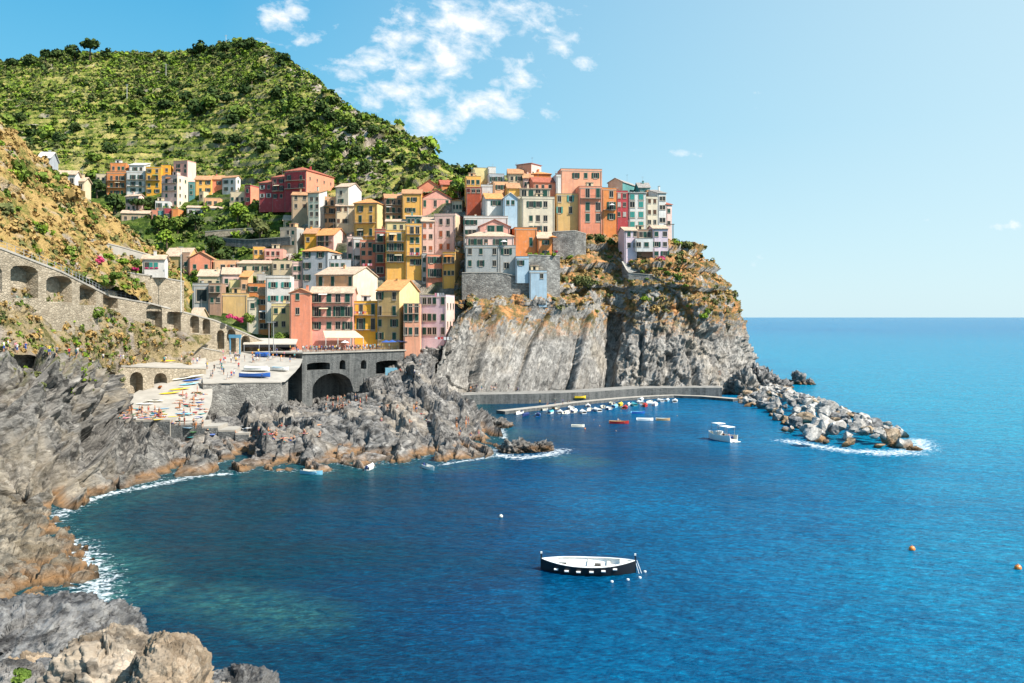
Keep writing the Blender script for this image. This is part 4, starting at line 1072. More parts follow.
H_('pink',173.4,187.5,196,162.5,184,[166,171],[178.3,185.2],'F','@ cube house standing highest at the back of the upper village',side='palepink',Y=404)
H_('cream',96,105.6,105.6,175,183,1,2,'F','tiny @ house hidden in trees before the orange one',Y=404)
H_('yellow',195,210.8,210.8,179.6,195,[182.5,190],[200.6,208],'G','@ two storey house above the vines with dark windows',yaw=5,rc='t')
H_('coral',210.8,222,222,179.2,192,[183],[219],'G','small @ house squeezed between yellow and white-pink neighbours',yaw=5)
H_('white',222.2,235.8,240.6,178,193,[182,189],[226,232],'G','@ house with green shutters at the end of the upper row',scols=1)
H_('teal',188,194.6,194.6,183,196,2,1,'F','narrow dark @ block filling the gap behind the cream tower',Y=396)  # dark block closing the gap in the row
H_('cream',199,203.5,214,192.8,200,1,1,'F','little @ terrace house below the yellow upper house')
H_('peach',203.7,220,220,199,208,[203],[209,215.5],'F','low @ house with two dark windows and a terrace roof')
H_('cream',230,244.6,244.6,193,205,1,3,'F','small @ house with columns beside the crimson one')
H_('lemon',229.5,240,240,204,212,1,2,'F','low @ house above the bright green bush')
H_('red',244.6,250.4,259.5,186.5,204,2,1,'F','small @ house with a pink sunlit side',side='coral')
H_('palepink',125.5,138.7,144,196.5,213,[201,208.3],[128.7,133.6],'G','@ villa below the white tall house with a tilted awning',scols=1,rc='p')
H_('tan',121,148.6,148.6,213,223,1,3,'G','long low @ house with pinkish roof at the lower left of the upper village',rc='p',rise=1.6)
H_('white',155.4,170,170,202,216,2,2,'F','bright @ house with a big balcony below the cream tower',bal=(0,))
H_('coral',151.5,158,158,211,221.5,1,1,'F','tiny @ shed left of the teal one')
H_('red',164,171.4,171.4,209.5,221.5,1,1,'F','tiny @ house between teal and orange neighbours')
H_('orange',171.5,178,178,210,221.5,1,0,'F','blank bright @ box house at the end of the small coloured row')
H_('teal',158.2,163.8,163.8,212,221.5,1,1,'F','tiny @ coloured house in the small coloured row')
H_('white',187,222.8,222.8,207.5,216,1,5,'G','long low @ house with a tiled roof above the gardens',rc='p',rise=1.2)
# red mansion
H_('red',259,272,272,183,200,2,2,'S','low @ wing of the crimson mansion nearest the small house',Y=366,yaw=-12,rc='r',sh='w',dep=8)
H_('red',272,284.4,284.4,177.5,200,3,2,'S','middle @ wing of the crimson mansion',Y=364,yaw=-12,rc='r',sh='k',dep=8,bal=(1,))
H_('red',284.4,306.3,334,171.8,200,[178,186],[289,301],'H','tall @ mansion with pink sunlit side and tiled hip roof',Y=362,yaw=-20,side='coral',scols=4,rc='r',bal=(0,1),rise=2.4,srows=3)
# white houses beyond the near ridge
H_('white',56,75,75,174,187,1,3,'G','@ house peeping over the golden ridge',Y=262,rc='p',foot=6,dep=5)
H_('bluegrey',38,50,50,157.5,163,1,2,'G','far @ roofed shed on the golden ridge top',Y=265,rc='w',foot=5)
H_('cream',70,84,84,181,192,1,2,'G','small @ house lower down behind the golden ridge',Y=266,rc='p',foot=6,dep=5)
# middle village, left
H_('ochre',165,189,189,256,273,1,2,'G','@ barn with pale roof at the foot of the gardens',rc='p',rise=3,yaw=-3)
H_('brown',182,189.5,189.5,254,274,1,1,'F','dark @ block forming the left side of the red barn')  # separate block in place of the red barn's dark left wall
H_('coral',189,212,212,258,275,1,2,'P','@ red barn with a shallow gable towards the sea',rc='t',rise=2.2,yaw=8,opn=0)
H_('peach',213.5,237.5,237.5,261.5,276,[268],[223,232.5],'F','@ low house with two brown arched doors',sh='o',yaw=8,wh=2.2,ww=1.3)
H_('cream',237.5,271.6,271.6,263.5,277,[268.5],[243,256,265],'S','long low @ house above the peach roofs',rc='p',rise=1.5)
H_('yellow',253,264,264,248,266,[252,261],[256,261],'F','@ orange tinted house behind the long low cream one',sh='b')
H_('pink',264.2,283,283,250,266,[253.5,261],[268,273,278],'F','@ house with three red shuttered windows behind the rooftops',sh='d')
H_('beige',280,296.7,304,229,252,[232.5,243],[288,293],'F','@ square house below the tan stone one',side='grey',scols=1)
H_('white',270,290,290,254.5,263,1,3,'F','small @ terrace house with a round vent')
H_('cream',272,291.8,291.8,262,282,[266.3],[275,282.5,288],'F','@ house with dark green shutters under the small white terrace house')
H_('palepink',292,302.2,302.2,263,289,[268.5,277],[295,299],'F','narrow @ house left of the blue grey one')
H_('bluegrey',302.4,328,341,251.5,290,[254.5,265.5,277.5],[307,320.4],'H','@ house with bright orange hip roof and green shutters',rc='o',rise=2.2,scols=2,yaw=-8,wh=1.7,ww=1.1)
H_('bluegrey',329,351,351,261,282,[265.5],[332.5,337,343],'F','low @ annex with a plant terrace beside the hip roofed house',Y=279)
H_('mustard',304,316.3,316.3,233.5,250,[239.5],[308],'G','small @ deep yellow house above the orange hip roof',yaw=-3,rc='t')
H_('pink',316.5,333.5,347,235.5,253,[238.5,244],[321,327],'G','@ house with a shaded loggia and tilted orange roof',side='palepink',rc='o',bal=(0,))
H_('palepink',347,353,353,238,262,2,1,'F','slim @ wall house beside the loggia')
H_('white',353,361.7,361.7,238.5,264,2,1,'F','slim @ house between the pink loggia and the coral one')
H_('coral',360,374.6,374.6,241.5,270,[245,253,262],[363.5,370],'F','@ house with a terrace of washing below the big peach one')
H_('darkred',374.7,385.5,385.5,230.5,278,[238,248.3,258.4,270],[380],'F','tall narrow @ house with three balconies',bal=(0,1,2),ww=2.0,wh=1.9)
H_('yellow',385.7,405.3,405.3,231.8,280,[237.3,247.2,258],[391.3,399.2],'F','@ tall house with three rows of balconies beside the dark red one',bal=(0,1,2),ww=1.3,wh=1.8,yaw=6,opn=.6)
H_('lemon',385.8,405.2,405.2,221.5,232,[227],[395,401.5],'S','pale @ top storey standing on the tall balconied yellow house',Y=312,yaw=6,rc='p',rise=1.6,foot=3)
H_('yellow',405.6,421.6,421.6,225,281,[230.3,240.2,251.8,262],[412,417.6],'F','@ tall plain house with one wide balcony of washing',bal=(0,2),ww=1.1,wh=1.8,yaw=6,opn=.2)
H_('teal',405.6,421.6,421.6,216.5,225.5,[221],[409,413,418],'S','dark @ veranda storey on top of the plain tall yellow house',Y=313,yaw=6,foot=3,rc='p',rise=1.2)
H_('grey',421.8,426.5,426.5,255,284,3,1,'F','narrow @ stone house in the alley by the yellow ones')
H_('palepink',421.7,433.8,433.8,221.5,257,[225.5,236.5,248.3],[424.6,430.8],'S','@ tall house with rust coloured shutters and yellow roof',sh='o',rc='p',yaw=6,rise=2.2,opn=.1)
H_('palepink',434,455.4,463,215.2,256,[221.7,233.8,246.5],[441,448.2],'F','@ broad tall house with rust shutters and a terrace at its foot',sh='o',side='cream',yaw=-8,wh=1.9,opn=.1)
H_('coral',426.8,442.4,442.4,256,286,[260,273],[431.5,438.2],'F','@ house with potted plants below the rust shuttered ones',bal=(1,),wh=1.9)
H_('yellow',442.6,455,464.6,253.5,286,[260,273],[445,449,452.8],'F','@ house with brown sunny side beside the coral one',side='ochre',bal=(0,),yaw=-12)
H_('pink',421.6,452,452,198,218,[203.5],[424.8,435.3,447.2],'P','@ house with two dormer windows and a wide gable',Y=338,rc='r',rise=3.2,wh=2.4,opn=0)
H_('yellow',402.3,421.4,421.4,193.5,220,[199.4,210],[408.5,414],'G','@ house with tiled roof above the lower balconied towers',rc='t',rise=2)
H_('coral',418,441,441,187.5,200,1,2,'P','@ house with a broad red roof at the top of the village',Y=352,rc='r',rise=3)
H_('orange',441,453,453,184.5,200,1,2,'G','@ house with red roof next to the broad red roof',Y=352,rc='r')
H_('brown',385,402,402,198,222,3,3,'G','@ house with stacked open loggias below a tan roof',rc='t',bal=(0,1,2),rise=2)
H_('yellow',354,377.2,384,203.5,240,[208.8,219.2,232.5],[360.4,370.8],'H','big @ peach toned house with orange awning and hip roof',rc='o',rise=2.2,yaw=-10,side='lemon',bal=(1,2),wh=1.9,opn=.2)
H_('cream',336,353.8,353.8,205.8,236,[209.2,221],[338.5,345.7],'G','@ house with brown shutters below the white gabled tower',sh='b',rc='p',rise=1.6)
H_('ivory',335.6,348.3,361.5,187.3,212,[192.8,201],[341],'G','@ tower with a big blank white gable side',side='white',rc='p',Y=338,yaw=-14,rise=2.2)
H_('peach',318.9,335.2,335.2,198,230,[203,211,220.5],[324,332],'F','@ house with a top loggia and grey shutters',bal=(0,1),sh='k')
H_('palegreen',307.8,318.8,327,193,234,[199,206.5,214,223],[311.6,317],'S','@ narrow house with green shutters',side='white',yaw=-12)
H_('tan',291.7,307.4,307.4,195,229,[197.8,206],[296,304.5],'S','@ rough stone house below the crimson mansion',sh='b',opn=0)
0 and H_('white',291.7,307.4,307.4,222,231,[224],[296,304],'F','@ basement storey under the rough stone house',Y=327,foot=1)
# harbour row
H_('coral',289.8,310.4,310.4,293,352,[296.5,311],[297.6],'P','@ orange toned harbour house with narrow windows and a gable',Y=245,rise=1.2,rc='t',yaw=3,wh=1.7,foot=1)
H_('pink',310.6,353,353,293,352,[297.5,311.6,325.5],[316.3,329,338,347.5],'G','large @ harbour house with two full width balconies and an awning',Y=248,rc='p',yaw=3,bal=(0,1),wh=1.9,ww=1.15,opn=.4,rise=1.8,foot=1)
H_('peach',316,353,377.5,275,310,[281.2],[320.7,332.7,350.5],'G','@ house with a huge blank gable painted sunlit cream behind the big pink one',Y=258,side='ivory',rc='p',yaw=-15,wh=2.6,ww=1.0,opn=0,rise=2.6,bal=(0,))
H_('bright',353.2,377,377,303,352,[309.3,324],[361,373],'F','@ house with washing on its balcony beside the pink harbour house',Y=251,bal=(0,1),wh=2.2,yaw=3,foot=1)
H_('ochre',377.2,399.3,419,290.5,352,[295.8,310.8,323,336],[379.8,394.2],'G','@ harbour house with an orange roof and a pale yellow side',Y=250,side='lemon',rc='o',yaw=-12,bal=(1,),rise=3.2,wh=1.9,foot=1)
H_('salmon',403.4,419.8,419.8,305.5,352,[308.5,317.3,331],[405.6,410.6,416.8],'F','narrow @ harbour house with a plant filled top loggia',Y=247,bal=(0,),yaw=3,foot=6,wh=1.9)
H_('lilac',420,446,475,296.8,352,[300.7,317.3,331],[424.5,429.5,434.5,443],'F','pale @ harbour house with a roof terrace beside the cliff',Y=257,yaw=-12,side='palepink',foot=7,wh=1.9,scols=3)
# middle village above the ramp
H_('grey',192.5,208.6,208.6,285,312,[295.4],[201.8],'F','@ brown house with one very large dark window',ww=3.6,wh=3.4,opn=0,sh='k')
H_('brown',208.7,221.3,221.3,285,316,[289,300],[212,218],'F','@ house with an open loggia and a white balcony',bal=(0,))
H_('ochre',221.5,247,247,295,320,0,0,'F','blank @ walled house above the bougainvillea')
H_('lemon',229,240,240,281.5,296,1,0,'F','small sunlit @ yellow block behind the blank wall')
H_('peach',240,248,248,277,296,1,1,'S','small @ house with one window behind the blank ochre wall',rc='o')
H_('orange',248,268,268,285,298,[289],[252,256],'F','low @ tan house with dark windows left of the tall white one')
H_('ivory',247.2,258.5,258.5,299.5,334,[305.7,318],[252.8],'F','@ narrow house right of the bougainvillea')
H_('orange',258.7,270.5,270.5,295,336,[302,315.5,326],[263.5],'G','@ tall narrow house with red balcony of flowers',bal=(1,),ww=1.8)
H_('white',265.6,290,290,277.2,306,[284.8,298.3],[273.3,286.4],'F','@ tall house with blue green open shutters',Y=259,opn=1.0,ww=1.2,sh='t',yaw=6)
H_('lemon',271.4,289.8,289.8,305.5,346,[310.8,324],[276,283.6],'F','pale @ yellow house under the tall white one behind the tree',Y=254,yaw=6)
H_('grey',256.7,265,265,275.5,290,1,1,'F','small dark @ roof cabin beside the tall white house')
H_('cream',198,222,222,276,290,1,3,'G','low @ house with a peach roof above the loggia house',rc='p')
H_('palepink',222,240,240,274,288,1,2,'G','low @ house with a pale roof above the blank ochre wall',rc='p')
H_('white',142.5,164.4,164.4,258.8,273,[265],[147,151,156],'G','@ cottage with blue green shutters and red window boxes',Y=206,rc='p',sh='t',wh=1.2,ww=.8,foot=1,dep=5,rise=1.0)
# top of the headland village
H_('grey',465,499,499,247,273,[251.2,263.2],[470,481,494.5],'F','broad @ harbour-side house on a high stone base',Y=287,yaw=-2,opn=.2,wh=1.8,foot=0.5)
H_('grey',499.2,515.5,515.5,247,273,[251.5,265.5],[506.5],'F','narrower @ house joined to the broad grey one',Y=287.5,yaw=3,wh=1.8,ww=1.4,foot=0.5)
H_('paleblue',515.8,528.8,528.8,258,280,[262.8],[520.8],'F','small @ house stepping down from the grey one',Y=285.5,yaw=3,foot=1)
H_('paleblue',529.4,546.8,546.8,272,304,[276],[541.7],'F','tall blank @ house with one small window set into the cliff',Y=285,yaw=3,opn=0,foot=1)
H_('palepink',466,514,514,236.5,247,[242],[472,479,486,497,504],'H','@ pavilion storey on top of the broad grey house',Y=292,yaw=2,rc='p',rise=2.0,foot=4,wh=1.8)
H_('pink',479,510,510,226.5,236,[229],[491,499.8],'P','@ gabled attic with two large dark arched windows',Y=299,yaw=3,rc='r',rise=2.3,ww=2.2,wh=2.2,opn=0,foot=5)
H_('white',463.8,508,508,217.5,238,[222.3,232],[466.5,470,474],'F','long @ house with an orange eave and three slim windows',Y=303,rc='o',yaw=3)
H_('orange',514.6,537,537,228.8,252,[241.8],[531],'F','@ house with a roof terrace and one dark door',Y=298,yaw=6,wh=2.6)
H_('orange',538,552,552,238,258,[242.3,253],[545.8],'G','small @ house with a pale roof below the cream one',Y=297,yaw=6,rc='p')
H_('cream',518,522,522,198,240,0,0,'F','narrow @ olive wall strip of the big cream house',Y=309)
H_('ivory',522,554.5,554.5,198,240,[204.2,218.3,229],[531,538,545.5],'F','large @ house with dark shutters and a long veranda on top',Y=308,yaw=6,wh=1.9,ww=1.2)
H_('beige',520,550,550,188.5,198.5,[193.3],[524,531,538,545],'S','@ veranda storey with dark openings on the large ivory house',Y=312,yaw=6,ww=2.2,wh=2.2,opn=0,rc='p',foot=3,rise=1.2)
H_('yellow',507.5,520,520,188,206,0,0,'G','@ tan blank house left of the veranda',Y=313,rc='t')
H_('paleblue',503.5,517.4,517.4,198,214,[202.5],[508,513],'P','@ white chapel like house with a curved gable',Y=306,rise=1.8,rc='w')
H_('white',486,503.4,503.4,198.5,214,[203],[494,499],'G','@ house with a tilted orange roof left of the chapel like gable',Y=308,rc='o')
H_('brick',465.8,480.8,480.8,188.5,216,[190.5],[468.5,473.5,478.5],'F','blank @ tower house',Y=316,yaw=0,opn=0,sh='d')
H_('white',481,492.6,492.6,186,212,1,1,'F','narrow @ house right of the brick red tower',Y=318)
H_('peach',493.5,508.2,508.2,182.8,200,[187.2],[498.8,504.8],'F','@ house with two dark windows in the top rows',Y=321)
H_('yellow',465.8,480.8,480.8,177.5,192,[182],[468.5,473,478],'F','@ green shuttered house above the brick red tower',Y=328)
H_('lemon',473.6,488,488,169,180,0,1,'F','blank @ yellow block on the skyline',Y=336)
H_('white',488,495.8,495.8,168.3,180,0,1,'F','small @ block on the skyline',Y=336)
H_('bluegrey',488.7,504.3,504.3,175,188,[179],[493.5,499],'F','@ white house under the skyline blocks',Y=331)
H_('cream',508.4,523.3,523.3,173.5,190,[178.5],[512,519],'G','@ house with two dark windows left of the salmon tower',Y=330,rc='t')
H_('salmon',516.3,531.3,541,165.2,184,1,0,'H','@ tower highest on the village skyline',Y=336,yaw=-35,side='palepink',scols=3,rc='r',rise=1.0)
H_('orange',532.6,551,551,174,184,0,0,'H','round roofed @ house beside the skyline tower',Y=331,rc='o',rise=1.4)
H_('coral',533.5,556.4,556.4,182,198,[187],[537,543,550],'G','@ red house behind the long veranda',Y=322,rc='r')
H_('palepink',523.4,533,533,178,190,1,1,'G','small @ white house between cream and coral neighbours',Y=328,rc='t')
H_('white',556.4,561,561,176,200,0,0,'F','thin @ sunlit wall house beside the big salmon block',Y=322)
H_('salmon',561,602,602,170,200,[175.5],[576,585.8,595.5],'F','big @ flat roofed block crowning the village',Y=324,yaw=6,ww=1.1,wh=1.8)
H_('ochre',556.5,579.2,579.2,195,220,[198.5,210],[559.5,570.5],'F','@ house with a turquoise shuttered door',Y=318,sh='t',wh=2.2,yaw=6)
H_('coral',579.3,602,602,187.5,224,[193,206.5,217.5],[587.7,598],'F','@ orange house with two columns of tall green doors',Y=317,yaw=6,bal=(0,),wh=2.7,ww=1.3,opn=0)
H_('orange',602.1,616.4,616.4,189,226,[194,206,216.5],[611.4],'F','@ house with a white parasol on its balcony',Y=318,yaw=6,bal=(1,),wh=2.0,ww=1.3)
H_('red',616.6,627.9,627.9,192,228,[195.8,204.5,214.3],[619,624.5],'F','narrow @ crimson house between orange and white neighbours',Y=320,yaw=6,sh='w')
H_('white',629,645.8,645.8,192.5,230,[197,204.5,214.6,224.5],[632.3,641],'S','@ house with turquoise shutters and a glazed top floor',Y=321,yaw=8,sh='t',rc='w',wh=1.9,ww=1.6,opn=.1,rise=1.0)
H_('ivory',646.2,657.4,657.4,198,230,[201,212,222],[649.5,654.8],'F','@ white house with small brown windows near the cliff end',Y=322,yaw=12,sh='b')
H_('white',657.6,666,666,193,229,[198.6,207.4,220],[661,664],'S','@ house with a tilted dark roof near the cliff end',Y=323,yaw=14,rc='g',sh='k')
H_('palepink',666,671.8,671.8,204.5,229,2,1,'S','last slim @ house at the cliff end',Y=324,yaw=18,rc='r')
H_('beige',608,622.5,639,183,196,1,0,'P','@ house with a grey gable and turquoise balcony on the skyline',Y=336,yaw=-30,side='teal',rc='g')
H_('teal',639,650,650,187.5,200,1,2,'G','dark @ penthouse behind the white houses',Y=334,rc='g')
H_('peach',647,657,657,191.5,200,0,0,'F','small @ orange penthouse above the white house',Y=332)
# villa on the ledge
H_('lilac',624.6,636.8,636.8,230.5,258,[234,245],[629,635],'G','@ wing of the cliff villa with a slanting roof',Y=304,yaw=8,rc='p',rise=1.5,foot=9)
H_('brown',636.8,653,653,231,258,[234.5],[641,645,649],'F','shaded @ loggia between the wings of the cliff villa',Y=306,yaw=4,ww=1.4,wh=1.8,foot=9)
H_('white',635.4,653,653,240,251.5,[244.5],[638.5,646.5],'F','@ box bay jutting from the cliff villa',Y=303,yaw=4,foot=0,dep=4,ww=1.5)
H_('lilac',653.2,668,668,228.5,258,[234,244.2,253.5],[656.5,665],'G','@ wing of the cliff villa facing the open sea',Y=305,yaw=6,rc='p',rise=1.4,ww=1.3,foot=9)
# more small houses wherever the slope between the listed ones would show
RECTS = []
def rect_of(o):
    xs_, ys_ = [], []
    for c in o.children:
        if c.name.split('.')[0] in ('wall', 'roof'):
            Mx = Matrix.Translation(o.location) @ Matrix.Rotation(o.rotation_euler.z, 4, 'Z')
            for b in c.bound_box:
                q = Mx @ Vector(b); xs_.append(q.x / q.y * F + 512); ys_.append(HY - (q.z - CAMH) / q.y * F)
    return min(xs_), max(xs_), min(ys_), max(ys_)
for o in HOUSES: RECTS.append(rect_of(o))
fr_ = random.Random(31); NF = 0
KEYS = ['peach', 'coral', 'yellow', 'cream', 'pink', 'orange', 'ivory', 'palepink', 'ochre', 'salmon', 'beige', 'white']
SH_ = {'g': 'green', 'b': 'brown', 't': 'turquoise', 'o': 'rust'}
used_ = set()
for py in range(340, 196, -4):
    for px in range(196, 470, 4):
        if px < 286 and not 276 < py < 336: continue
        if py > 300 and px > 415: continue
        x = px + fr_.uniform(-1.5, 1.5)
        if sum(1 for r in RECTS if r[0] - 1 < x < r[1] + 1 and r[2] - 1 < py - 3 < r[3]) > 0: continue
        g_ = ground_at(x, py, [T_VILL])
        if g_ is None: continue
        w = fr_.uniform(7, 12); hpx = fr_.uniform(9, 15) * 280 / g_.y
        k = fr_.choice(KEYS); s_ = fr_.choice('ggbto'); rf = fr_.choice('GGSFH'); st = int(max(1, hpx / 6.5))
        # name the neighbour it stands against
        nb = min(HOUSES[:130], key=lambda o: (o.location.x / o.location.y * F + 512 - x) ** 2 + ((HY - (o.location.z + 8 - CAMH) / o.location.y * F) - py) ** 2)
        nbw = ' '.join(nb['label'].split()[:6])
        lab = 'small %s house, %s shutters, next to the %s' % (WORD.get(k, k), SH_[s_], nbw)
        if lab in used_: continue
        used_.add(lab)
        H_(k, x - w / 2, x + w / 2, x + w / 2, py - hpx, py + 1, st, fr_.choice((1, 2, 2, 3)), rf, lab, Y=g_.y, rc=fr_.choice('tpop'), sh=s_, foot=4, yaw=fr_.choice((-4, 3, 8)))
        RECTS.append(rect_of(HOUSES[-1])); NF += 1
print('fillers', NF)
print('houses', len(HOUSES))
rwall('stone_base', [(462,273,285),(500,273,286),(530,279,286.5)], (32, 30, 26), m_stone_grey, 'high grey stone base wall below the grey and blue houses', 6.0)
rwall('cliff_wall', [(528,255,289),(547,256,289.5),(560,256,292)], (46, 46, 44), m_stone_grey, 'grey stone wall with a green hedge on top beside the pale blue house', 6.0)
rwall('upper_cliff_wall', [(553,232,305),(575,231,306),(586,234,309)], (40, 38, 30), m_stone_grey, 'grey stone wall under the flower garden on the headland', 4.0)
rwall('villa_garden_wall', [(622,262,304),(628,273,300),(650,275,299),(686,274,304)], (30, 26, 26, 24), m_stone_grey, 'stone wall holding the garden of the cliff villa', 5.0)
0 and rwall('ledge_wall', [(575,295,299),(600,297,300),(638,297,300)], (10, 12, 12), m_stone_grey, 'low dark wall on the dry ledge above the smooth cliff', 3.0)
# ------------------------------------------------------------ foliage
nr_ = np.random.RandomState(3)
def leaf_mat(name, a, b, c):
    m, nt, bs = new_mat(name); g = NT(nt); P = g.pos()
    f = g.math('ADD', g.math('MULTIPLY', g.noise(P, 0.22, 3), 0.5), g.math('MULTIPLY', g.noise(P, 1.6, 3, 0.7), 0.5))
    g.l(g.ramp(f, [(0.36, a), (0.5, b), (0.66, c)]), bs.inputs['Base Color'])
    bs.inputs['Roughness'].default_value = 0.8; bs.inputs['Specular IOR Level'].default_value = 0.1
    return m
L_dark = leaf_mat('dark_foliage', (0.018, 0.036, 0.012), (0.038, 0.066, 0.018), (0.085, 0.115, 0.03))
L_mid = leaf_mat('green_foliage', (0.05, 0.09, 0.016), (0.115, 0.17, 0.028), (0.215, 0.255, 0.05))
L_lime = leaf_mat('bright_foliage', (0.08, 0.14, 0.015), (0.16, 0.24, 0.025), (0.26, 0.32, 0.04))
L_olive = leaf_mat('olive_foliage', (0.06, 0.075, 0.025), (0.12, 0.13, 0.045), (0.21, 0.20, 0.08))
L_dry = leaf_mat('dry_foliage', (0.16, 0.12, 0.04), (0.34, 0.22, 0.08), (0.46, 0.31, 0.13))
L_pink = leaf_mat('bougainvillea', (0.30, 0.02, 0.08), (0.50, 0.05, 0.14), (0.62, 0.12, 0.22))
L_agave = leaf_mat('agave_leaf', (0.10, 0.16, 0.13), (0.20, 0.28, 0.24), (0.32, 0.38, 0.30))
m_bark = plain('bark', (0.12, 0.085, 0.055), 0.95, 0.2, 4)

def clump_arrays(n, lobes=5, size=0.16, flat=0.75, rs=nr_):
    """n leaf tufts spread through a lumpy crown of unit radius; returns (4n,3) verts"""
    c = rs.normal(size=(lobes, 3)); c /= np.linalg.norm(c, axis=1)[:, None]; c *= rs.uniform(0.25, 0.62, (lobes, 1)); c[:, 2] *= flat
    r = rs.uniform(0.34, 0.60, lobes)
    k = rs.randint(0, lobes, n)
    d = rs.normal(size=(n, 3)); d /= np.linalg.norm(d, axis=1)[:, None]
    p = c[k] + d * (r[k] * rs.uniform(0.55, 1.05, n) ** 0.6)[:, None] * np.array([1, 1, flat])
    nrm = d + 0.55 * rs.normal(size=(n, 3)) + np.array([0, 0, 0.35]); nrm /= np.linalg.norm(nrm, axis=1)[:, None]
    a = np.cross(nrm, rs.normal(size=(n, 3))); a /= np.linalg.norm(a, axis=1)[:, None]; b = np.cross(nrm, a)
    s = size * rs.uniform(0.6, 1.3, (n, 1))
    V = np.stack([p + a * s, p + b * s * 0.8, p - a * s, p - b * s * 0.8], 1)
    return V.reshape(-1, 3)
def quads(nv): return np.arange(nv).reshape(-1, 4)
_crowns = {}
def crown_mesh(kind, mat, n=420, lobes=7, size=0.15, flat=0.8, seed=0):
    key = (kind, mat.name, seed)
    if key not in _crowns:
        V = clump_arrays(n, lobes, size, flat, np.random.RandomState(100 + seed)); _crowns[key] = mesh_np(kind, V, quads(len(V)), False, [mat])
    return _crowns[key]
def trunk_mesh(h, r, seed=0, lean=0.1):
    k = ('trunk', h, r, seed)
    if k not in _crowns:
        mb = MB(); rr = random.Random(seed); p = Vector((0, 0, -0.6)); top = Vector((rr.uniform(-lean, lean) * h, rr.uniform(-lean, lean) * h, h)); md = top * 0.5 + Vector((rr.uniform(-.1, .1) * h, 0, 0))
        mb.tube(p, md, r * 1.3, r, m_bark, 7); mb.tube(md, top, r, r * .6, m_bark, 7)
        for i in range(4):
            a = rr.uniform(0, 6.28); q = md.lerp(top, rr.uniform(.3, .9)); mb.tube(q, q + Vector((math.cos(a) * h * .35, math.sin(a) * h * .35, h * .35)), r * .5, r * .2, m_bark, 5)
        _crowns[k] = mb.mesh('trunk')
    return _crowns[k]
def tree(p, rad, label, mat=L_dark, group=None, th=0.5, flat=0.85, seed=0, n=420, name='tree', cat='tree', size=0.15, lobes=7):
    root = empty(name, p, rnd.uniform(0, 6.28)); tag(root, label, cat, group)
    t = link('trunk', trunk_mesh(1.0, 0.06, seed % 4), root); t.scale = (rad * 1.2, rad * 1.2, rad * (th + flat * 0.9))
    c = link('crown', crown_mesh('crown', mat, n, lobes, size, flat, seed), root); c.location = (0, 0, rad * (th + flat * 0.75)); c.scale = (rad, rad, rad)
    return root
def bush(p, rad, label, mat=L_mid, group=None, seed=0, flat=0.7, n=260, name='bush', cat='bush', size=0.17, sink=0.35):
    o = link(name, crown_mesh(name, mat, n, 5, size, flat, seed)); o.location = (p[0], p[1], p[2] + rad * flat * sink); o.scale = (rad, rad, rad); o.rotation_euler = (0, 0, rnd.uniform(0, 6.28))
    return tag(o, label, cat, group)

def grid_pick(G, n, cond, rs):
    """n random places on a terrain grid for which cond(px, py, normal z, u, v) holds"""
    nu, nv = G.shape[:2]
    i = rs.randint(1, nu - 2, n * 12); j = rs.randint(1, nv - 2, n * 12)
    P = G[i, j]; a = G[i + 1, j] - G[i - 1, j]; b = G[i, j + 1] - G[i, j - 1]
    # even spread by area
    ar = np.linalg.norm(np.cross(a, b), axis=1); keep = rs.rand(len(ar)) < ar / np.percentile(ar, 92)
    P = P[keep]; px, py = hill_px(P)
    k = cond(px, py, P); return P[k][:n]
def scatter(name, P, rads, mats, nleaf, size, flat, label, cat, weights=None, sink=0.3):
    """ground cover nobody could count: one mesh per kind of cover"""
    rs = np.random.RandomState(len(P)); V = []; F_ = []
    protos = [clump_arrays(nleaf, 4, size, flat, rs) for _ in range(10)]
    mi_ = []
    for q, r in zip(P, rads):
        pr = protos[rs.randint(10)]; a = rs.uniform(0, 6.28); c, s = math.cos(a), math.sin(a)
        v = np.stack([pr[:, 0] * c - pr[:, 1] * s, pr[:, 0] * s + pr[:, 1] * c, pr[:, 2]], 1) * r + q + np.array([0, 0, r * flat * sink])
        V.append(v); mi_.append(np.full(nleaf, rs.choice(len(mats), p=weights)))
    V = np.concatenate(V); me = mesh_np(name, V, quads(len(V)), False, mats, np.concatenate(mi_))
    o = link(name, me); tag(o, label, cat, None, 'stuff'); return o

rs = np.random.RandomState(21)
# wild scrub on the big hill
nz_ = lambda P, s, o=0: fbm(P / s + o, 3)
c1 = lambda px, py, P: (px > -60) & (px < 475) & (py < 215) & ((nz_(P, 45) > -0.16 + 0.34 * ((px < 285) & (py > 118)) ) | (px > 290))
P = grid_pick(HILL[:, :270], 7200, c1, rs)
scatter('hillside_scrub', P, rs.gamma(4, 0.36, len(P)) * (0.6 + P[:, 1] / 900), [L_dark, L_mid, L_olive, L_lime], 40, 0.32, 0.75, 'mixed green scrub covering the big hill behind the village', 'scrub', [.18, .38, .26, .18])
P = grid_pick(HILL[:, :260], 10000, lambda px, py, P: (px > -60) & (px < 470) & (py < 215) & ((px > 288) | (py < 116) | (nz_(P, 30, 3) > .18)), rs)
scatter('hillside_brush', P, rs.uniform(0.7, 1.7, len(P)) * (0.5 + P[:, 1] / 900), [L_olive, L_mid, L_dark, L_lime], 9, 0.5, 0.6, 'fine low brush over the whole big hill', 'brush', [.36, .34, .08, .22])
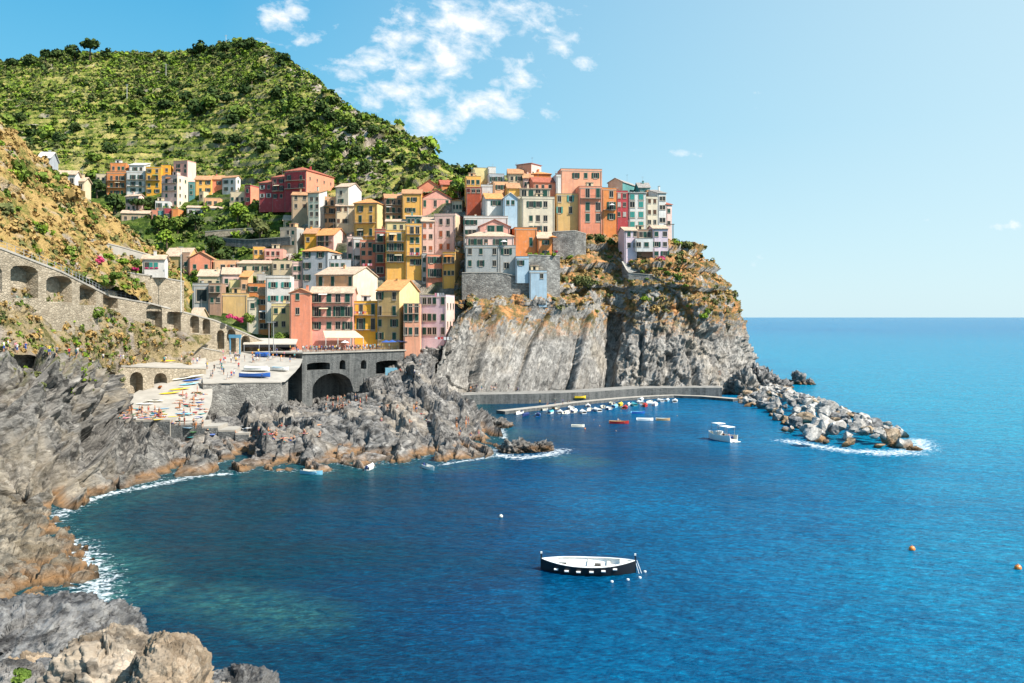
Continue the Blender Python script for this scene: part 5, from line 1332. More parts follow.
# vine rows along the terraces
c2 = lambda px, py, P: (px > -60) & (px < 300) & (py > 95) & ((((P[:, 2] + 2.5 * perlin(P / 60.0)) / 5.5) % 1) < 0.16) & (nz_(P, 70, 9) < 0.25)
P = grid_pick(HILL[:, :230], 5200, c2, rs)
V = np.repeat(P, 3, axis=0) + np.stack([np.tile([-2.2, 0, 2.2], len(P)), np.zeros(3 * len(P)), np.zeros(3 * len(P))], 1)
scatter('vineyard_rows', V, np.full(len(V), 1.15), [L_lime, L_mid, L_dark], 14, 0.42, 0.6, 'rows of vines on the hill terraces', 'vines', [.25, .45, .3])
# separate dark trees on the hill, each its own
spots = [(136,112,7.5),(143,104,6),(165,108,7),(173,100,6),(186,98,6.5),(198,112,8),(210,108,8),(216,98,6.5),(228,100,6),(241,118,8),(232,122,6),(176,84,5),(100,88,4.5),(140,93,5),(246,92,6),(252,80,6),
         (262,78,6),(276,95,6.5),(288,112,7),(300,128,7),(310,120,6),(318,132,6.5),(322,110,6),(332,118,6),(345,122,5.5),(352,130,5),(298,148,7),(312,150,6),(286,158,6),(340,148,5.5),(330,158,5),(358,155,5),(372,132,4.5),(270,135,6),
         (262,150,6),(60,140,5.5),(45,138,6),(30,146,5.5),(20,118,5),(8,122,5.5),(75,128,5),(110,150,5),(95,160,5),(220,140,5),(236,142,5.5),(205,135,5),(385,152,4),(400,160,3.8),(415,165,3.5),(365,170,4.5),(348,172,4.5),(130,205,4),(300,165,5),(320,170,5)]
for i, (x, y, r) in enumerate(spots):
    p = ground_at(x, y + 4, [T_HILL])
    if p is None: continue
    zone = 'on the terraced middle of the hill' if x < 250 and y > 90 else ('on the steep nose of the hill' if x >= 250 else 'near the top of the hill')
    tree(p, r * 0.88, 'round dark evergreen tree ' + zone, L_dark if i % 3 else L_mid, 'round dark trees on the hill', 0.15, 0.8, i % 6, 300, size=0.2)
for i, (x, r, th) in enumerate(((90,6.5,.9),(75,5,.8),(58,4.5,.8),(45,5,.8),(30,4,.6),(200,4.5,.9),(192,3.5,.6),(213,3.5,.5),(225,3.5,.4),(237,3.5,.4),(246,4,.3),(252,4,.3),(163,3,.3),(281,4,.3),(12,4,.4),(104,4,.5))):
    yy = np.interp(x, [-120,20,80,140,190,230,255,285,330], [66,61,54,55,52,45,42,60,97])
    p = ground_at(x, yy + 7, [T_HILL])
    if p is None: continue
    tree(p, r * 1.5, 'dark pine standing on the skyline of the big hill', L_dark, 'pines on the hill crest', th, 0.55, i % 6, 260, 'pine_tree', 'pine tree', 0.17)
# gardens between the houses
c3 = lambda px, py, P: (px > 100) & (px < 300) & (py > 205) & (py < 285) & (nz_(P, 25) > -0.25)
P = grid_pick(_v, 520, c3, rs)
scatter('garden_scrub', P, rs.uniform(1.2, 3.0, len(P)), [L_mid, L_lime, L_dark, L_olive], 60, 0.27, 0.7, 'dense garden greenery between the upper village and the harbour houses', 'greenery', [.4, .2, .28, .12])
# golden slope
c4 = lambda px, py, P: (px > -60) & (px < 175) & (nz_(P, 18, 4) > 0.0)
P = grid_pick(GOLD, 850, c4, rs)
scatter('slope_scrub', P, rs.gamma(4, 0.28, len(P)), [L_mid, L_lime, L_olive, L_dry], 60, 0.26, 0.6, 'low green bushes on the golden grass slope', 'scrub', [.34, .14, .24, .28])
P = grid_pick(GOLD, 1500, lambda px, py, P: (px > -60) & (px < 185), rs)
scatter('dry_tufts', P, rs.uniform(0.4, 1.0, len(P)), [L_dry, L_olive], 22, 0.42, 0.8, 'tufts of golden dry grass on the near slope', 'grass', [.82, .18])
P = grid_pick(BANK, 700, lambda px, py, P: (px > -50) & (px < 200) & (nz_(P, 6) > -0.2), rs)
scatter('bank_scrub', P, rs.gamma(4, 0.13, len(P)), [L_mid, L_olive, L_dry, L_lime], 40, 0.3, 0.7, 'low dry and green plants on the bank below the arches', 'scrub', [.2, .3, .42, .08])
# headland
P = grid_pick(HEAD, 1300, lambda px, py, P: (py < 312) & (px > 545) & (px < 745) & (nz_(P, 8, 2) > -0.2), rs)
scatter('headland_scrub', P, rs.gamma(4, 0.20, len(P)), [L_olive, L_dry, L_mid, L_dark], 60, 0.27, 0.7, 'ochre and olive scrub on the upper cliff of the headland', 'scrub', [.26, .52, .12, .10])
P = grid_pick(HEAD, 120, lambda px, py, P: (py < 335) & (px > 445) & (px < 500) & (nz_(P, 8, 2) > -0.1), rs)
scatter('cliff_tufts', P, rs.gamma(4, 0.2, len(P)), [L_olive, L_dry], 40, 0.3, 0.7, 'dry tufts on the rock beside the lilac house', 'scrub', [.4, .6])
P = grid_pick(LEFT, 90, lambda px, py, P: (py < 400) & (px > 0) & (px < 130) & (P[:, 2] > 12), rs)
scatter('cliff_plants', P, rs.gamma(4, 0.12, len(P)), [L_lime, L_olive], 40, 0.3, 0.7, 'small green tufts along the top of the near cliff', 'plants')
# named bushes and trees close to houses
def B(px, py, r, label, mat=L_mid, trees=None, seed=0, Y=None, **k):
    p = WV(px, py, Y) if Y else ground_at(px, py, trees)
    if p is not None and Y and Y >= 292:
        zz = drop(p.x, p.y, [T_HEAD] if px > 545 else [T_HEAD, T_VILL])
        if zz is not None and zz < p.z - .3: p.z = zz
    if p is not None: return bush(p, r, label, mat, None, seed, **k)
B(91,316,2.5,'round bright green bush among the agaves below the arches',L_mid,[T_BANK],1,n=900,size=0.10)
B(115,278,2.0,'round dark green bush in front of the road wall',L_mid,None,2,Y=184,n=700,size=0.11)
B(98,262,1.6,'crimson bougainvillea bush above the retaining wall',L_pink,None,3,Y=193,n=600,size=0.11)
B(108,258,1.5,'leafy green bush behind the crimson bougainvillea',L_lime,None,4,Y=199,n=600)
B(122,262,1.9,'wide bright green vine pergola beside the cottage path',L_lime,None,5,Y=202,n=700,flat=.4)
B(136,263,1.7,'second bright green vine clump nearer the cottage',L_mid,None,1,Y=204,n=600,flat=.4)
B(135,270,1.0,'red and pink flowers hanging over the retaining wall',L_pink,None,2,Y=203,n=400)
B(86,262,1.6,'pale pink and green shrub at the start of the retaining wall',L_olive,None,0,Y=190,n=500)
B(228,317,1.1,'magenta bougainvillea hanging left over the road wall',L_pink,None,1,Y=226,n=400)
B(235,319,1.2,'magenta bougainvillea in the middle of the flower hedge',L_pink,None,2,Y=228,n=400)
B(241,321,1.1,'magenta bougainvillea at the lower end of the flower hedge',L_pink,None,3,Y=230,n=400)
B(249,320,1.6,'tall green creeper beside the ivory house',L_mid,None,4,Y=236,n=500,flat=1.2)
B(562,221,2.0,'crimson bougainvillea mound beside the ochre house',L_pink,None,1,Y=308,n=600)
B(555,224,1.7,'dark pink flowering bush at the corner of the ivory house',L_pink,None,2,Y=306,n=500)
B(570,230,1.8,'green hedge below the crimson flowers',L_mid,None,3,Y=306,n=500,flat=.5)
B(600,226,2.4,'dark round bush under the coral house',L_dark,None,4,Y=313,n=600)
B(611,228,2.1,'second dark round bush under the orange house',L_dark,None,5,Y=313,n=600)
B(590,224,1.6,'small dark bush left of the round ones',L_dark,None,0,Y=313,n=400)
for i, (x, y, r, l) in enumerate(((631,266,1.3,'first'),(648,268,1.7,'second'),(660,270,1.3,'third'),(668,265,1.6,'fourth'),(677,269,1.4,'fifth'))):
    B(x,y,r,l + ' clipped green bush in the cliff villa garden, counted from the village side',L_mid,None,i,Y=300,n=420)
B(661,259,2.0,'pink flowering bush at the wall of the cliff villa',L_pink,None,5,Y=302,n=500,flat=.5)
B(677,239,3.0,'bright green palm like bush behind the cliff villa',L_lime,None,1,Y=314,n=700,size=.13)
B(686,247,3.2,'yellow green shrub at the cliff edge past the villa',L_olive,None,2,Y=315,n=700,size=.13)
B(682,255,2.2,'low shrub below the yellow green one at the cliff edge',L_dry,None,3,Y=313,n=500)
B(583,272,4.0,'large pale olive bush in the middle of the dry cliff',L_olive,None,4,Y=299,n=1000,size=.10)
B(645,288,2.0,'bright green bush under the villa garden wall',L_lime,None,5,Y=298,n=500)
B(703,318,2.2,'small green shrub on the sunny shoulder of the headland',L_lime,[T_HEAD],0,n=500)
for i, x in enumerate((530,536,542,548,554)):
    B(x,255,1.0,('green hedge plant on the grey cliff wall, number %s from the grey house' % ('one','two','three','four','five')[i]),L_lime,None,i,Y=290.5,n=300)
for i, (x, y, r, Yy, l) in enumerate(((286,345,3.2,249,'broad green tree'),(280,340,2.4,246,'smaller green tree'))):
    tree(WV(x, y + 6, Yy), r, l + ' in front of the pale yellow harbour house', L_mid, None, .35, .8, i + 1, 700, size=.11)
for i, (x, y, r, mt, l) in enumerate(((162,230,5,L_mid,'rounded tree below the little coloured row'),(170,240,4,L_lime,'light green tree under the rounded one'),(215,248,4.5,L_dark,'dark tree above the red barn'),(225,262,4.5,L_dark,'dark tree beside the red barn'),(262,232,5,L_olive,'olive tree on the dark garden wall'),
        (240,214,4.5,L_lime,'bright round tree under the lemon house'),(140,208,4.5,L_dark,'dark tree right of the pale pink villa'),(118,205,4.5,L_dark,'dark tree under the first orange house'),(108,214,4,L_mid,'green tree at the edge of the golden slope'),(330,180,3,L_olive,'yellowing tree against the crimson mansion'),
        (198,222,4,L_dark,'dark tree above the long garden wall'),(180,226,4,L_mid,'green tree right of the coloured row'),(250,222,3.5,L_mid,'green tree by the garden steps'),(154,205,3.5,L_dark,'dark tree left of the bright white house'),(100,190,4.5,L_dark,'shaded tree left of the upper row'))):
    p = ground_at(x, y + 4, [T_VILL, T_HILL])
    if p is not None: tree(p - Vector((0, 3.0, 0)), r, l, mt, None, .2, .75, i % 6, 420, size=.15)
# agaves
def agave(px, py, s, label):
    p = ground_at(px, py, [T_BANK])
    if p is None: return
    mb = MB(); rr = random.Random(int(px * 7))
    for i in range(26):
        a = rr.uniform(0, 6.28); e = rr.uniform(.25, 1.3); L = s * rr.uniform(.7, 1.1); d = Vector((math.cos(a) * math.cos(e), math.sin(a) * math.cos(e), math.sin(e))); sd_ = Vector((-math.sin(a), math.cos(a), 0)) * L * .07
        m1 = d * L * .45; tp = d * L + Vector((0, 0, -L * .12)); up = Vector((0, 0, L * .03))
        mb.add([sd_ * .7, -sd_ * .7, m1 - sd_ - up, m1 + sd_ - up, tp, m1 - up * 2.2], [(0, 1, 5), (1, 2, 5), (3, 0, 5), (2, 4, 5), (4, 3, 5)], L_agave)
    o = mb.build('agave'); o.location = p; tag(o, label, 'agave', None)
for i, (x, y, s, l) in enumerate(((26,302,1.5,'blue grey agave under the second arch'),(34,305,1.3,'agave right of the one under the second arch'),(18,300,1.2,'small agave left of the others'),(70,310,1.4,'pale agave left of the round bush'),(76,318,1.5,'large silvery agave below the pale one'),(82,322,1.2,'agave at the foot of the round bush'),
        (100,322,1.3,'agave right of the round bush'),(106,318,1.1,'small agave at the right edge of the plants'),(60,306,1.2,'agave nearest the third arch'),(92,325,1.0,'lowest agave on the bank'))): agave(x, y, s, l)
# ------------------------------------------------------------ boats
def hull_mesh(L, Bm, H_, mat_out, mat_in, sheer=0.18, double=False, rim=None, n=14, name='hull', floor=0.35, draft=0.25, thick=0.07):
    """open hull along +X (bow at +L/2), waterline z=0"""
    sec = []
    for i in range(n + 1):
        t = i / n; x = (t - .5) * L
        if double: w = Bm / 2 * (1 - abs(2 * t - 1) ** 2.4) + .02
        else: w = Bm / 2 * min(1, (0.80 + 0.55 * t)) * (1 - max(0, (t - .45) / .55) ** 2.2) + .02
        zt_ = H_ * (1 + sheer * 4 * (t - .5) ** 2 * (1.4 if t > .5 else 1.0))
        sec.append((x, w, zt_))
    V = []; Fc = []; mt = []
    prof = [(0.0, -draft), (0.55, -draft * .8), (0.88, 0.05), (1.0, 1.0)]     # outer half section (w, z as share of top when z=1)
    rows = []
    for (x, w, z) in sec:
        r = []
        pts = [(a * w, (b if b < .9 else z)) for a, b in prof]
        inner = [(max(w - thick, .01), z), (max(w - thick * 1.6, .008) * .92, floor), (0.0, floor)]
        for (yy, zz) in [(-p[0], p[1]) for p in reversed(pts)] : r.append((x, yy, zz))
        for (yy, zz) in pts[1:]: r.append((x, yy, zz))
        for (yy, zz) in inner[:2]: r.append((x, yy, min(zz, z)))
        for (yy, zz) in [(-p[0], p[1]) for p in reversed(inner[:2])]: r.append((x, yy, min(zz, z)))
        rows.append(r)
    m_ = len(rows[0])
    for r in rows: V += r
    for i in range(n):
        for j in range(m_):
            a = i * m_ + j; b = i * m_ + (j + 1) % m_; Fc.append((a, a + m_, b + m_, b)); mt.append(0 if j < 6 else (2 if j in (6, 10) and rim else 1) if j < 11 else 1)
    Fc.append(tuple(range(m_))); mt.append(0); Fc.append(tuple(range(n * m_, n * m_ + m_))[::-1]); mt.append(0)
    me = bpy.data.meshes.new(name); me.from_pydata(V, [], Fc)
    for m in (mat_out, mat_in, rim or mat_in): me.materials.append(m)
    me.polygons.foreach_set('material_index', mt); me.update()
    bm = bmesh.new(); bm.from_mesh(me); bmesh.ops.recalc_face_normals(bm, faces=bm.faces); bm.to_mesh(me); bm.free()
    return me, sec
P_ = {k: M('boat_paint_' + k, c, 0.4, 0.05, 1.0, 0.5) for k, c in dict(black=(0.012, 0.014, 0.018), white=(0.80, 0.79, 0.76), cream=(0.70, 0.66, 0.55), red=(0.40, 0.025, 0.02), blue=(0.02, 0.10, 0.38), navy=(0.02, 0.04, 0.14), teal=(0.06, 0.40, 0.45), sky=(0.22, 0.52, 0.70), yellow=(0.80, 0.55, 0.03), orange=(0.75, 0.22, 0.04), tan=(0.48, 0.30, 0.15), green=(0.05, 0.22, 0.12), grey=(0.35, 0.36, 0.37)).items()}
def heading(o, deg): o.rotation_euler = (0, 0, R(deg))
# the big moored boat
p = sea_pt(588, 571); L = 9.3
bt = empty('moored_boat', (p.x, p.y, 0.0)); tag(bt, 'long black wooden boat with white interior and six white fenders, floating in mid bay', 'boat')
me, sec = hull_mesh(L, 3.9, 0.85, P_['black'], P_['white'], 0.28, True, P_['white'], 22, floor=0.45, thick=0.16); link('hull', me, bt)
def gun(x, sec):
    for a, b in zip(sec[:-1], sec[1:]):
        if a[0] <= x <= b[0]:
            f = (x - a[0]) / (b[0] - a[0]); return a[1] * (1 - f) + b[1] * f, a[2] * (1 - f) + b[2] * f
    return sec[-1][1], sec[-1][2]
mb = MB()
for k in range(len(sec) - 1):       # side decks
    for sg in (-1, 1):
        a, b = sec[k], sec[k + 1]
        vs = [(a[0], sg * a[1], a[2] + .012), (b[0], sg * b[1], b[2] + .012), (b[0], sg * max(b[1] - .34, 0), b[2] + .03), (a[0], sg * max(a[1] - .34, 0), a[2] + .03)]
        mb.add(vs + [(v[0], v[1], v[2] + .03) for v in vs], [(0, 1, 2, 3), (4, 5, 6, 7), (0, 1, 5, 4), (2, 3, 7, 6)], P_['white'])
w1 = gun(-3.1, sec); w2 = gun(3.2, sec)
mb.build('side_deck', bt)
for nm, x0, x1 in (('foredeck', -L / 2 + .2, -3.0), ('afterdeck', 3.1, L / 2 - .2)):
    mb = MB(); N_ = 8; xs_ = [x0 + (x1 - x0) * i / N_ for i in range(N_ + 1)]; vs = []
    for x in xs_:
        w, z = gun(x, sec); vs += [(x, -max(w - .15, .01), z + .015), (x, max(w - .15, .01), z + .015)]
    mb.add(vs, [(2 * i, 2 * i + 2, 2 * i + 3, 2 * i + 1) for i in range(N_)], P_['cream']); mb.build(nm, bt)
for x in (-1.9, 0.1, 2.0):
    w, z = gun(x, sec); mb = MB(); mb.box(x - .17, x + .17, -w + .2, w - .2, .62, .69, P_['cream']); mb.build('thwart', bt)
mb = MB(); mb.box(-.45, .45, -.4, .4, .455, .95, P_['white']); mb.box(-.38, .38, -.41, -.401, .55, .85, M('dark_hatch', (0.10, 0.09, 0.08))); o = mb.build('engine_box', bt); o.location = (-2.5, 0, 0)
mb = MB(); mb.box(-.3, .3, -.25, .25, .455, .72, M('dark_hatch', (0.10, 0.09, 0.08))); o = mb.build('crate', bt); o.location = (.95, .1, 0)
mb = MB(); mb.box(-1.1, .9, -.5, .5, .46, .50, M('canvas_white', (.62, .60, .56))); mb.build('floor_board', bt).location = (1.9, 0, 0)
for sx in (-1, 1):
    x = sx * (L / 2 - .04); w, z = gun(x, sec); mb = MB(); mb.box(-.07, .07, -.07, .07, -.1, z + .5, P_['black']); mb.box(-.085, .085, -.085, .085, z + .5, z + .68, P_['white']); mb.build('stem_post', bt).location = (x, 0, 0)
for x in (-3.05, -2.0, -.85, .4, 1.55, 2.65):
    w, z = gun(x, sec); mb = MB(); mb.tube((-.2, 0, 0), (.2, 0, 0), .11, .11, P_['white'], 8); o = mb.build('fender', bt); o.location = (x, -w * 0.97 - .06, z - .42 + .04 * x)
mb = MB(); mb.tube((0, 0, 0), (.35, -.3, -1.1), .03, .03, P_['white'], 5); mb.tube((.1, .1, .2), (.6, -.15, -1.1), .03, .03, P_['white'], 5); mb.build('mooring_rope', bt).location = (L / 2, 0, 1.0)
heading(bt, -7)
for px, py in ((628,580),(640,578),(645,572),(612,582)):
    q = sea_pt(px, py); mb = MB(); mb.tube((0, 0, -.1), (0, 0, .12), .16, .13, P_['white'], 8); o = mb.build('float'); o.location = q; tag(o, 'tiny white mooring float beside the black boat', 'float', 'floats around the black boat')

# white cabin boat
p = sea_pt(721, 440); cb = empty('motor_boat', (p.x, p.y, 0)); tag(cb, 'white tour boat with two flat canopies and people aboard', 'motor boat')
me, sec = hull_mesh(7.6, 2.6, 1.15, P_['white'], P_['cream'], 0.25, False, P_['white'], 16, floor=.5, thick=.12); link('hull', me, cb)
mb = MB(); mb.box(-3.0, -.4, -1.05, 1.05, 2.85, 2.98, P_['white']); c1_ = mb.build('canopy', cb)
mb = MB(); mb.box(-.2, 1.8, -1.0, 1.0, 3.25, 3.38, P_['white']); c2_ = mb.build('canopy', cb)
for c_, xs_, zz in ((c1_, (-2.9, -.6), 2.85), (c2_, (-.1, 1.7), 3.25)):
    for x in xs_:
        for y in (-1.05, 1.05): mb = MB(); mb.tube((x, y * .92, .8), (x, y * .98, zz), .04, .04, m_iron, 5); mb.build('canopy_post', c_)
mb = MB(); mb.box(.2, 1.5, -.8, .8, .55, 1.75, P_['white']); mb.box(1.502, 1.53, -.7, .7, 1.2, 1.7, m_glass); mb.box(.3, 1.4, -.83, -.802, 1.2, 1.65, m_glass); mb.build('cabin', cb)
mb = MB(); mb.box(-4.9, -4.2, -.8, .8, .15, .25, P_['white']); mb.build('bathing_platform', cb)
mb = MB(); mb.box(-2.6, -1.0, -1.1, -.75, .55, .95, P_['blue']); mb.box(-2.6, -1.0, .75, 1.1, .55, .95, P_['blue']); mb.build('bench', cb)
heading(cb, 118)

# one rowing boat / open boat, then copies with their own colours
def small_boat(px, py, L, deg, out, inn, label, cover=None, motor=False, thw=True, name='rowing_boat', group=None, z=None, p=None, over=False, B_=0.36, cat='boat', extra=None):
    p = p or sea_pt(px, py); root = empty(name, (p.x, p.y, z if z is not None else 0)); tag(root, label, cat, group)
    me, sec = hull_mesh(L, L * B_, .42 + L * .035, P_[out], P_[inn], .16, False, P_[inn], 10, floor=.16, thick=.06); link('hull', me, root)
    w0 = L * B_ / 2
    if thw and not cover:
        for x in (-.22 * L, .08 * L, .26 * L): mb = MB(); mb.box(x - .12, x + .12, -w0 * .85, w0 * .85, .36, .41, P_['tan' if out in ('red', 'blue') else 'cream']); mb.build('thwart', root)
    if cover:
        mb = MB(); vs = []; N_ = 8
        for i in range(N_ + 1):
            x = (-.48 + .9 * i / N_) * L; w, zz = gun(x, sec)
            vs += [(x, -w - .03, zz - .1), (x, -w * .55, zz + .14), (x, 0, zz + .26), (x, w * .55, zz + .14), (x, w + .03, zz - .1)]
        mb.add(vs, [(5 * i + j, 5 * i + 5 + j, 5 * i + 6 + j, 5 * i + 1 + j) for i in range(N_) for j in range(4)] + [(0, 1, 2, 3, 4), tuple(5 * N_ + k for k in (4, 3, 2, 1, 0))], P_[cover]); mb.build('cover', root)
    if motor:
        mb = MB(); mb.box(-.16, .16, -.14, .14, .35, .8, P_['navy']); mb.box(-.07, .05, -.06, .06, -.3, .35, P_['grey']); mb.build('outboard_motor', root).location = (-L / 2 - .12, 0, 0)
    root.rotation_euler = (R(180) if over else 0, 0, R(deg)); return root
small_boat(312,474,3.8,-18,'sky','cream','light blue rowing boat with cream inside, moored off the rocky point')
small_boat(370,469,3.2,80,'white','cream','white speedboat with a blue stern seen end on beside the rocky point',cover='white',motor=True)
small_boat(429,469,3.2,-55,'white','white','white dinghy with an outboard near the tip of the rocky point',motor=True)
small_boat(619,423.5,4.6,-4,'red','tan','dark red wooden boat with one rower in the harbour')
small_boat(645,420.5,4.0,2,'white','white','white open boat in the harbour touching the cream one')
small_boat(663,420.5,3.4,-4,'tan','cream','cream and tan open boat right of the white one')
small_boat(638,413.5,3.6,8,'blue','sky','long bright blue rowing boat behind the red one',B_=.26)
small_boat(578,427,3.0,3,'cream','cream','small pale dinghy alone left of the red boat')
def quay_boats():
    L_ = [(525,416,'navy','blue','navy'),(538,416,'blue','sky','navy'),(551,413.5,'white','cream','teal'),(560,413,'white','white','white'),(567,413.5,'white','cream',None),(574,412.5,'cream','white','white'),(583,413,'white','white','white'),(590,411,'navy','cream',None),(597,411,'white','cream','white'),
          (603,408,'grey','cream',None),(609,409.5,'navy','white',None),(615,407.5,'sky','white','sky'),(620,405.5,'yellow','cream','yellow'),(625,408.5,'red','cream','red'),(630,405,'white','white',None),(634,405.5,'teal','white','teal'),(640,403.5,'white','cream','white'),(645,406.5,'red','tan','red'),(650,403,'white','cream',None),
          (655,405.5,'white','white','white'),(660,401.5,'white','white','white'),(667,401.5,'sky','white','white'),(675,402,'white','white','white'),(545,410,'white','cream',None),(555,408.5,'tan','cream',None),(571,409,'cream','white',None),(588,407,'white','cream','white'),(612,404.5,'cream','cream',None),(641,400.5,'white','white','white'),(519,414,'white','cream',None)]
    cw = {None: 'open', 'navy': 'navy covered', 'teal': 'teal covered', 'white': 'white covered', 'sky': 'sky blue covered', 'yellow': 'yellow covered', 'red': 'red covered'}
    order = sorted(range(len(L_)), key=lambda i: L_[i][0]); rank = {i: k + 1 for k, i in enumerate(order)}
    for i, (x, y, a, b, c) in enumerate(L_):
        k = rank[i]; side_ = 'from the village end' if k <= 15 else 'from the open sea end'; kk = k if k <= 15 else 31 - k
        od = ['first','second','third','fourth','fifth','sixth','seventh','eighth','ninth','tenth','eleventh','twelfth','thirteenth','fourteenth','fifteenth'][kk - 1]
        small_boat(x, y, rnd.uniform(3.6, 4.8), rnd.choice((78, 86, 95, 102, 70, 250, 262)), a, b, '%s %s boat at the quay, %s %s' % (cw[c], a, od, side_), cover=c, motor=rnd.random() < .4, group='boats moored along the harbour quay')
quay_boats()
# boats and kayaks drawn up on land
def on(px, py, dz=0.35):
    p = ground_at(px, py); return Vector((p.x, p.y, p.z + dz))
def land_boat(px, py, *a, **k):
    p = on(px, py); o = small_boat(px, py, *a, p=p, z=p.z, **k); return o
land_boat(255,377.5,7.0,2,'blue','white','bright blue boat with white rim standing on the harbour square',B_=.27)
land_boat(257,371.5,6.0,-3,'white','cream','white boat lying behind the bright blue one on the square',B_=.3,cover='white')
land_boat(280,371,4.5,-12,'white','sky','white and light blue boat at the end of the square wall')
land_boat(580,399,3.6,15,'yellow','yellow','small yellow boat pulled up on the quay',B_=.4)
land_boat(263,357,3.8,0,'blue','blue','small blue covered boat under the long low canopy',cover='blue')
def kayak(px, py, L, deg, col, label, pitch=0, B_=.62, cat='kayak'):
    p = on(px, py, .25); mb = MB(); n = 12; vs = []
    for i in range(n + 1):
        t = i / n; w = B_ / 2 * (1 - abs(2 * t - 1) ** 2.2) + .02; x = (t - .5) * L; up = .12 * abs(2 * t - 1) ** 3
        for q in range(8): a = 2 * math.pi * q / 8; vs.append((x, w * math.cos(a), .2 * (w / (B_ / 2)) * math.sin(a) + up))
    mb.add(vs, [(8 * i + q, 8 * i + (q + 1) % 8, 8 * i + 8 + (q + 1) % 8, 8 * i + 8 + q) for i in range(n) for q in range(8)] + [tuple(range(8)), tuple(8 * n + q for q in range(7, -1, -1))], P_[col])
    o = empty('kayak' if cat == 'kayak' else 'boat_hull', p); mb.build('hull', o, True)
    c = MB(); c.tube((.1, 0, .16), (.1, 0, .235), .34 * B_ / .62, .30 * B_ / .62, P_['black'], 10); cc = c.build('cockpit', o); cc.scale = (1.4, .8, 1)
    o.rotation_euler = (0, R(pitch), R(deg)); tag(o, label, cat)
kayak(164,362,5.6,4,'yellow','yellow kayak lying on the path above the two arches')
kayak(184,379,9.5,32,'cream','long cream boat hull leaning along the launching ramp',-8,1.7,'boat')
kayak(170,394,4.6,28,'yellow','yellow kayak on the launching ramp nearest the bathers',-5,.9)
kayak(180,390,4.6,28,'yellow','second yellow kayak higher on the launching ramp',-5,.9)
kayak(189,385,4.4,30,'sky','light blue kayak beside the second yellow one',-6,1.1)
kayak(192,381,4.4,30,'blue','darker blue kayak at the top of the ramp',-6,1.0)
kayak(155,402,4.0,5,'cream','pale cream board lying flat low on the ramp',0,1.0)
kayak(145,405,3.6,8,'white','white board lying flat at the foot of the ramp wall',0,.9)
kayak(184,415,3.6,2,'sky','pale blue board among the sunbathers on the ramp',0,.9)
kayak(160,388,3.2,-55,'orange','orange kayak leaning out of the right arch',-10,.7)
# buoys
def buoy(px, py, r, col, label):
    q = sea_pt(px, py); o = empty('buoy', q); tag(o, label, 'buoy')
    bm = bmesh.new(); bmesh.ops.create_icosphere(bm, subdivisions=2, radius=r); me = bpy.data.meshes.new('float'); bm.to_mesh(me); bm.free(); me.materials.append(P_[col]); f = link('float', me, o); f.location = (0, 0, r * .35)
    mb = MB(); mb.tube((0, 0, r * 1.2), (0, 0, r * 1.6), r * .2, r * .2, m_iron, 6); mb.build('ring', o)
buoy(1018,569,.34,'orange','orange buoy farthest out to the open sea'); buoy(912,550,.34,'orange','orange buoy on the open side of the bay'); buoy(501,517,.25,'cream','small pale buoy in the middle of the cove'); buoy(585,399+30,.2,'orange','small orange buoy near the pale dinghy')

# ------------------------------------------------------------ breakwater
outline = [(737,404),(742,396),(752,391),(768,388),(785,391),(800,396),(822,403),(845,412),(868,421),(893,430),(905,438),(917,445),(911,448),(895,449),(870,448),(848,448),(828,445),(808,442),(792,438),(776,432),(782,425),(775,419),(760,410)]
Q = [sea_pt(*p) for p in outline]
def inside(x, y):
    c = False; j = len(Q) - 1
    for i in range(len(Q)):
        if (Q[i].y > y) != (Q[j].y > y) and x < (Q[j].x - Q[i].x) * (y - Q[i].y) / (Q[j].y - Q[i].y) + Q[i].x: c = not c
        j = i
    return c
qn = np.array([(q.x, q.y) for q in Q] + [(Q[0].x, Q[0].y)])
B_M = [rock_mat('pale_boulder', (0.58, 0.54, 0.49), (0.46, 0.43, 0.39), (0.29, 0.27, 0.25), wet=True, dark_at=0.55), rock_mat('grey_boulder', (0.38, 0.37, 0.36), (0.25, 0.24, 0.235), (0.12, 0.115, 0.11), wet=True), rock_mat('warm_boulder', (0.55, 0.44, 0.32), (0.40, 0.28, 0.17), (0.22, 0.15, 0.09), wet=True)]
def boulder_mesh(seed, mat, sub=3):
    bm = bmesh.new(); bmesh.ops.create_icosphere(bm, subdivisions=sub, radius=1.0); rr = random.Random(seed)
    for k in range(15):      # chop with planes: angular block
        n = Vector((rr.gauss(0, 1), rr.gauss(0, 1), rr.gauss(0, 1))).normalized(); d = rr.uniform(.38, .74)
        for v in bm.verts:
            t = v.co.dot(n)
            if t > d: v.co -= n * (t - d) * .97
    co = np.array([v.co[:] for v in bm.verts]); dsp = fbm(co * 2.5 + seed, 4) * 0.13
    for v, q in zip(bm.verts, dsp): v.co *= 1 + float(q)
    me = bpy.data.meshes.new('boulder'); bm.to_mesh(me); bm.free(); me.materials.append(mat); return me
BM = [[boulder_mesh(i + 10 * j, m) for i in range(8)] for j, m in enumerate(B_M)]
xs0, xs1, ys0, ys1 = min(q.x for q in Q), max(q.x for q in Q), min(q.y for q in Q), max(q.y for q in Q)
cnt = 0; placed = []
rb = random.Random(42)
def add_boulder(x, y, s, which, label, zz=None, sq=None):
    d = float(seg_dist(np.array([[x, y]]), [tuple(q) for q in qn])[0])
    z = (min(d, 7.0) * 0.34 + 0.15) if zz is None else zz
    o = link('boulder', BM[which][rb.randrange(8)]); o.location = (x, y, z); o.scale = sq or (s * rb.uniform(.85, 1.3), s * rb.uniform(.8, 1.1), s * rb.uniform(.6, .85)); o.rotation_euler = (rb.uniform(-.5, .5), rb.uniform(-.5, .5), rb.uniform(0, 6.28))
    tag(o, label, 'boulder', 'breakwater boulders'); return z
tries = 0
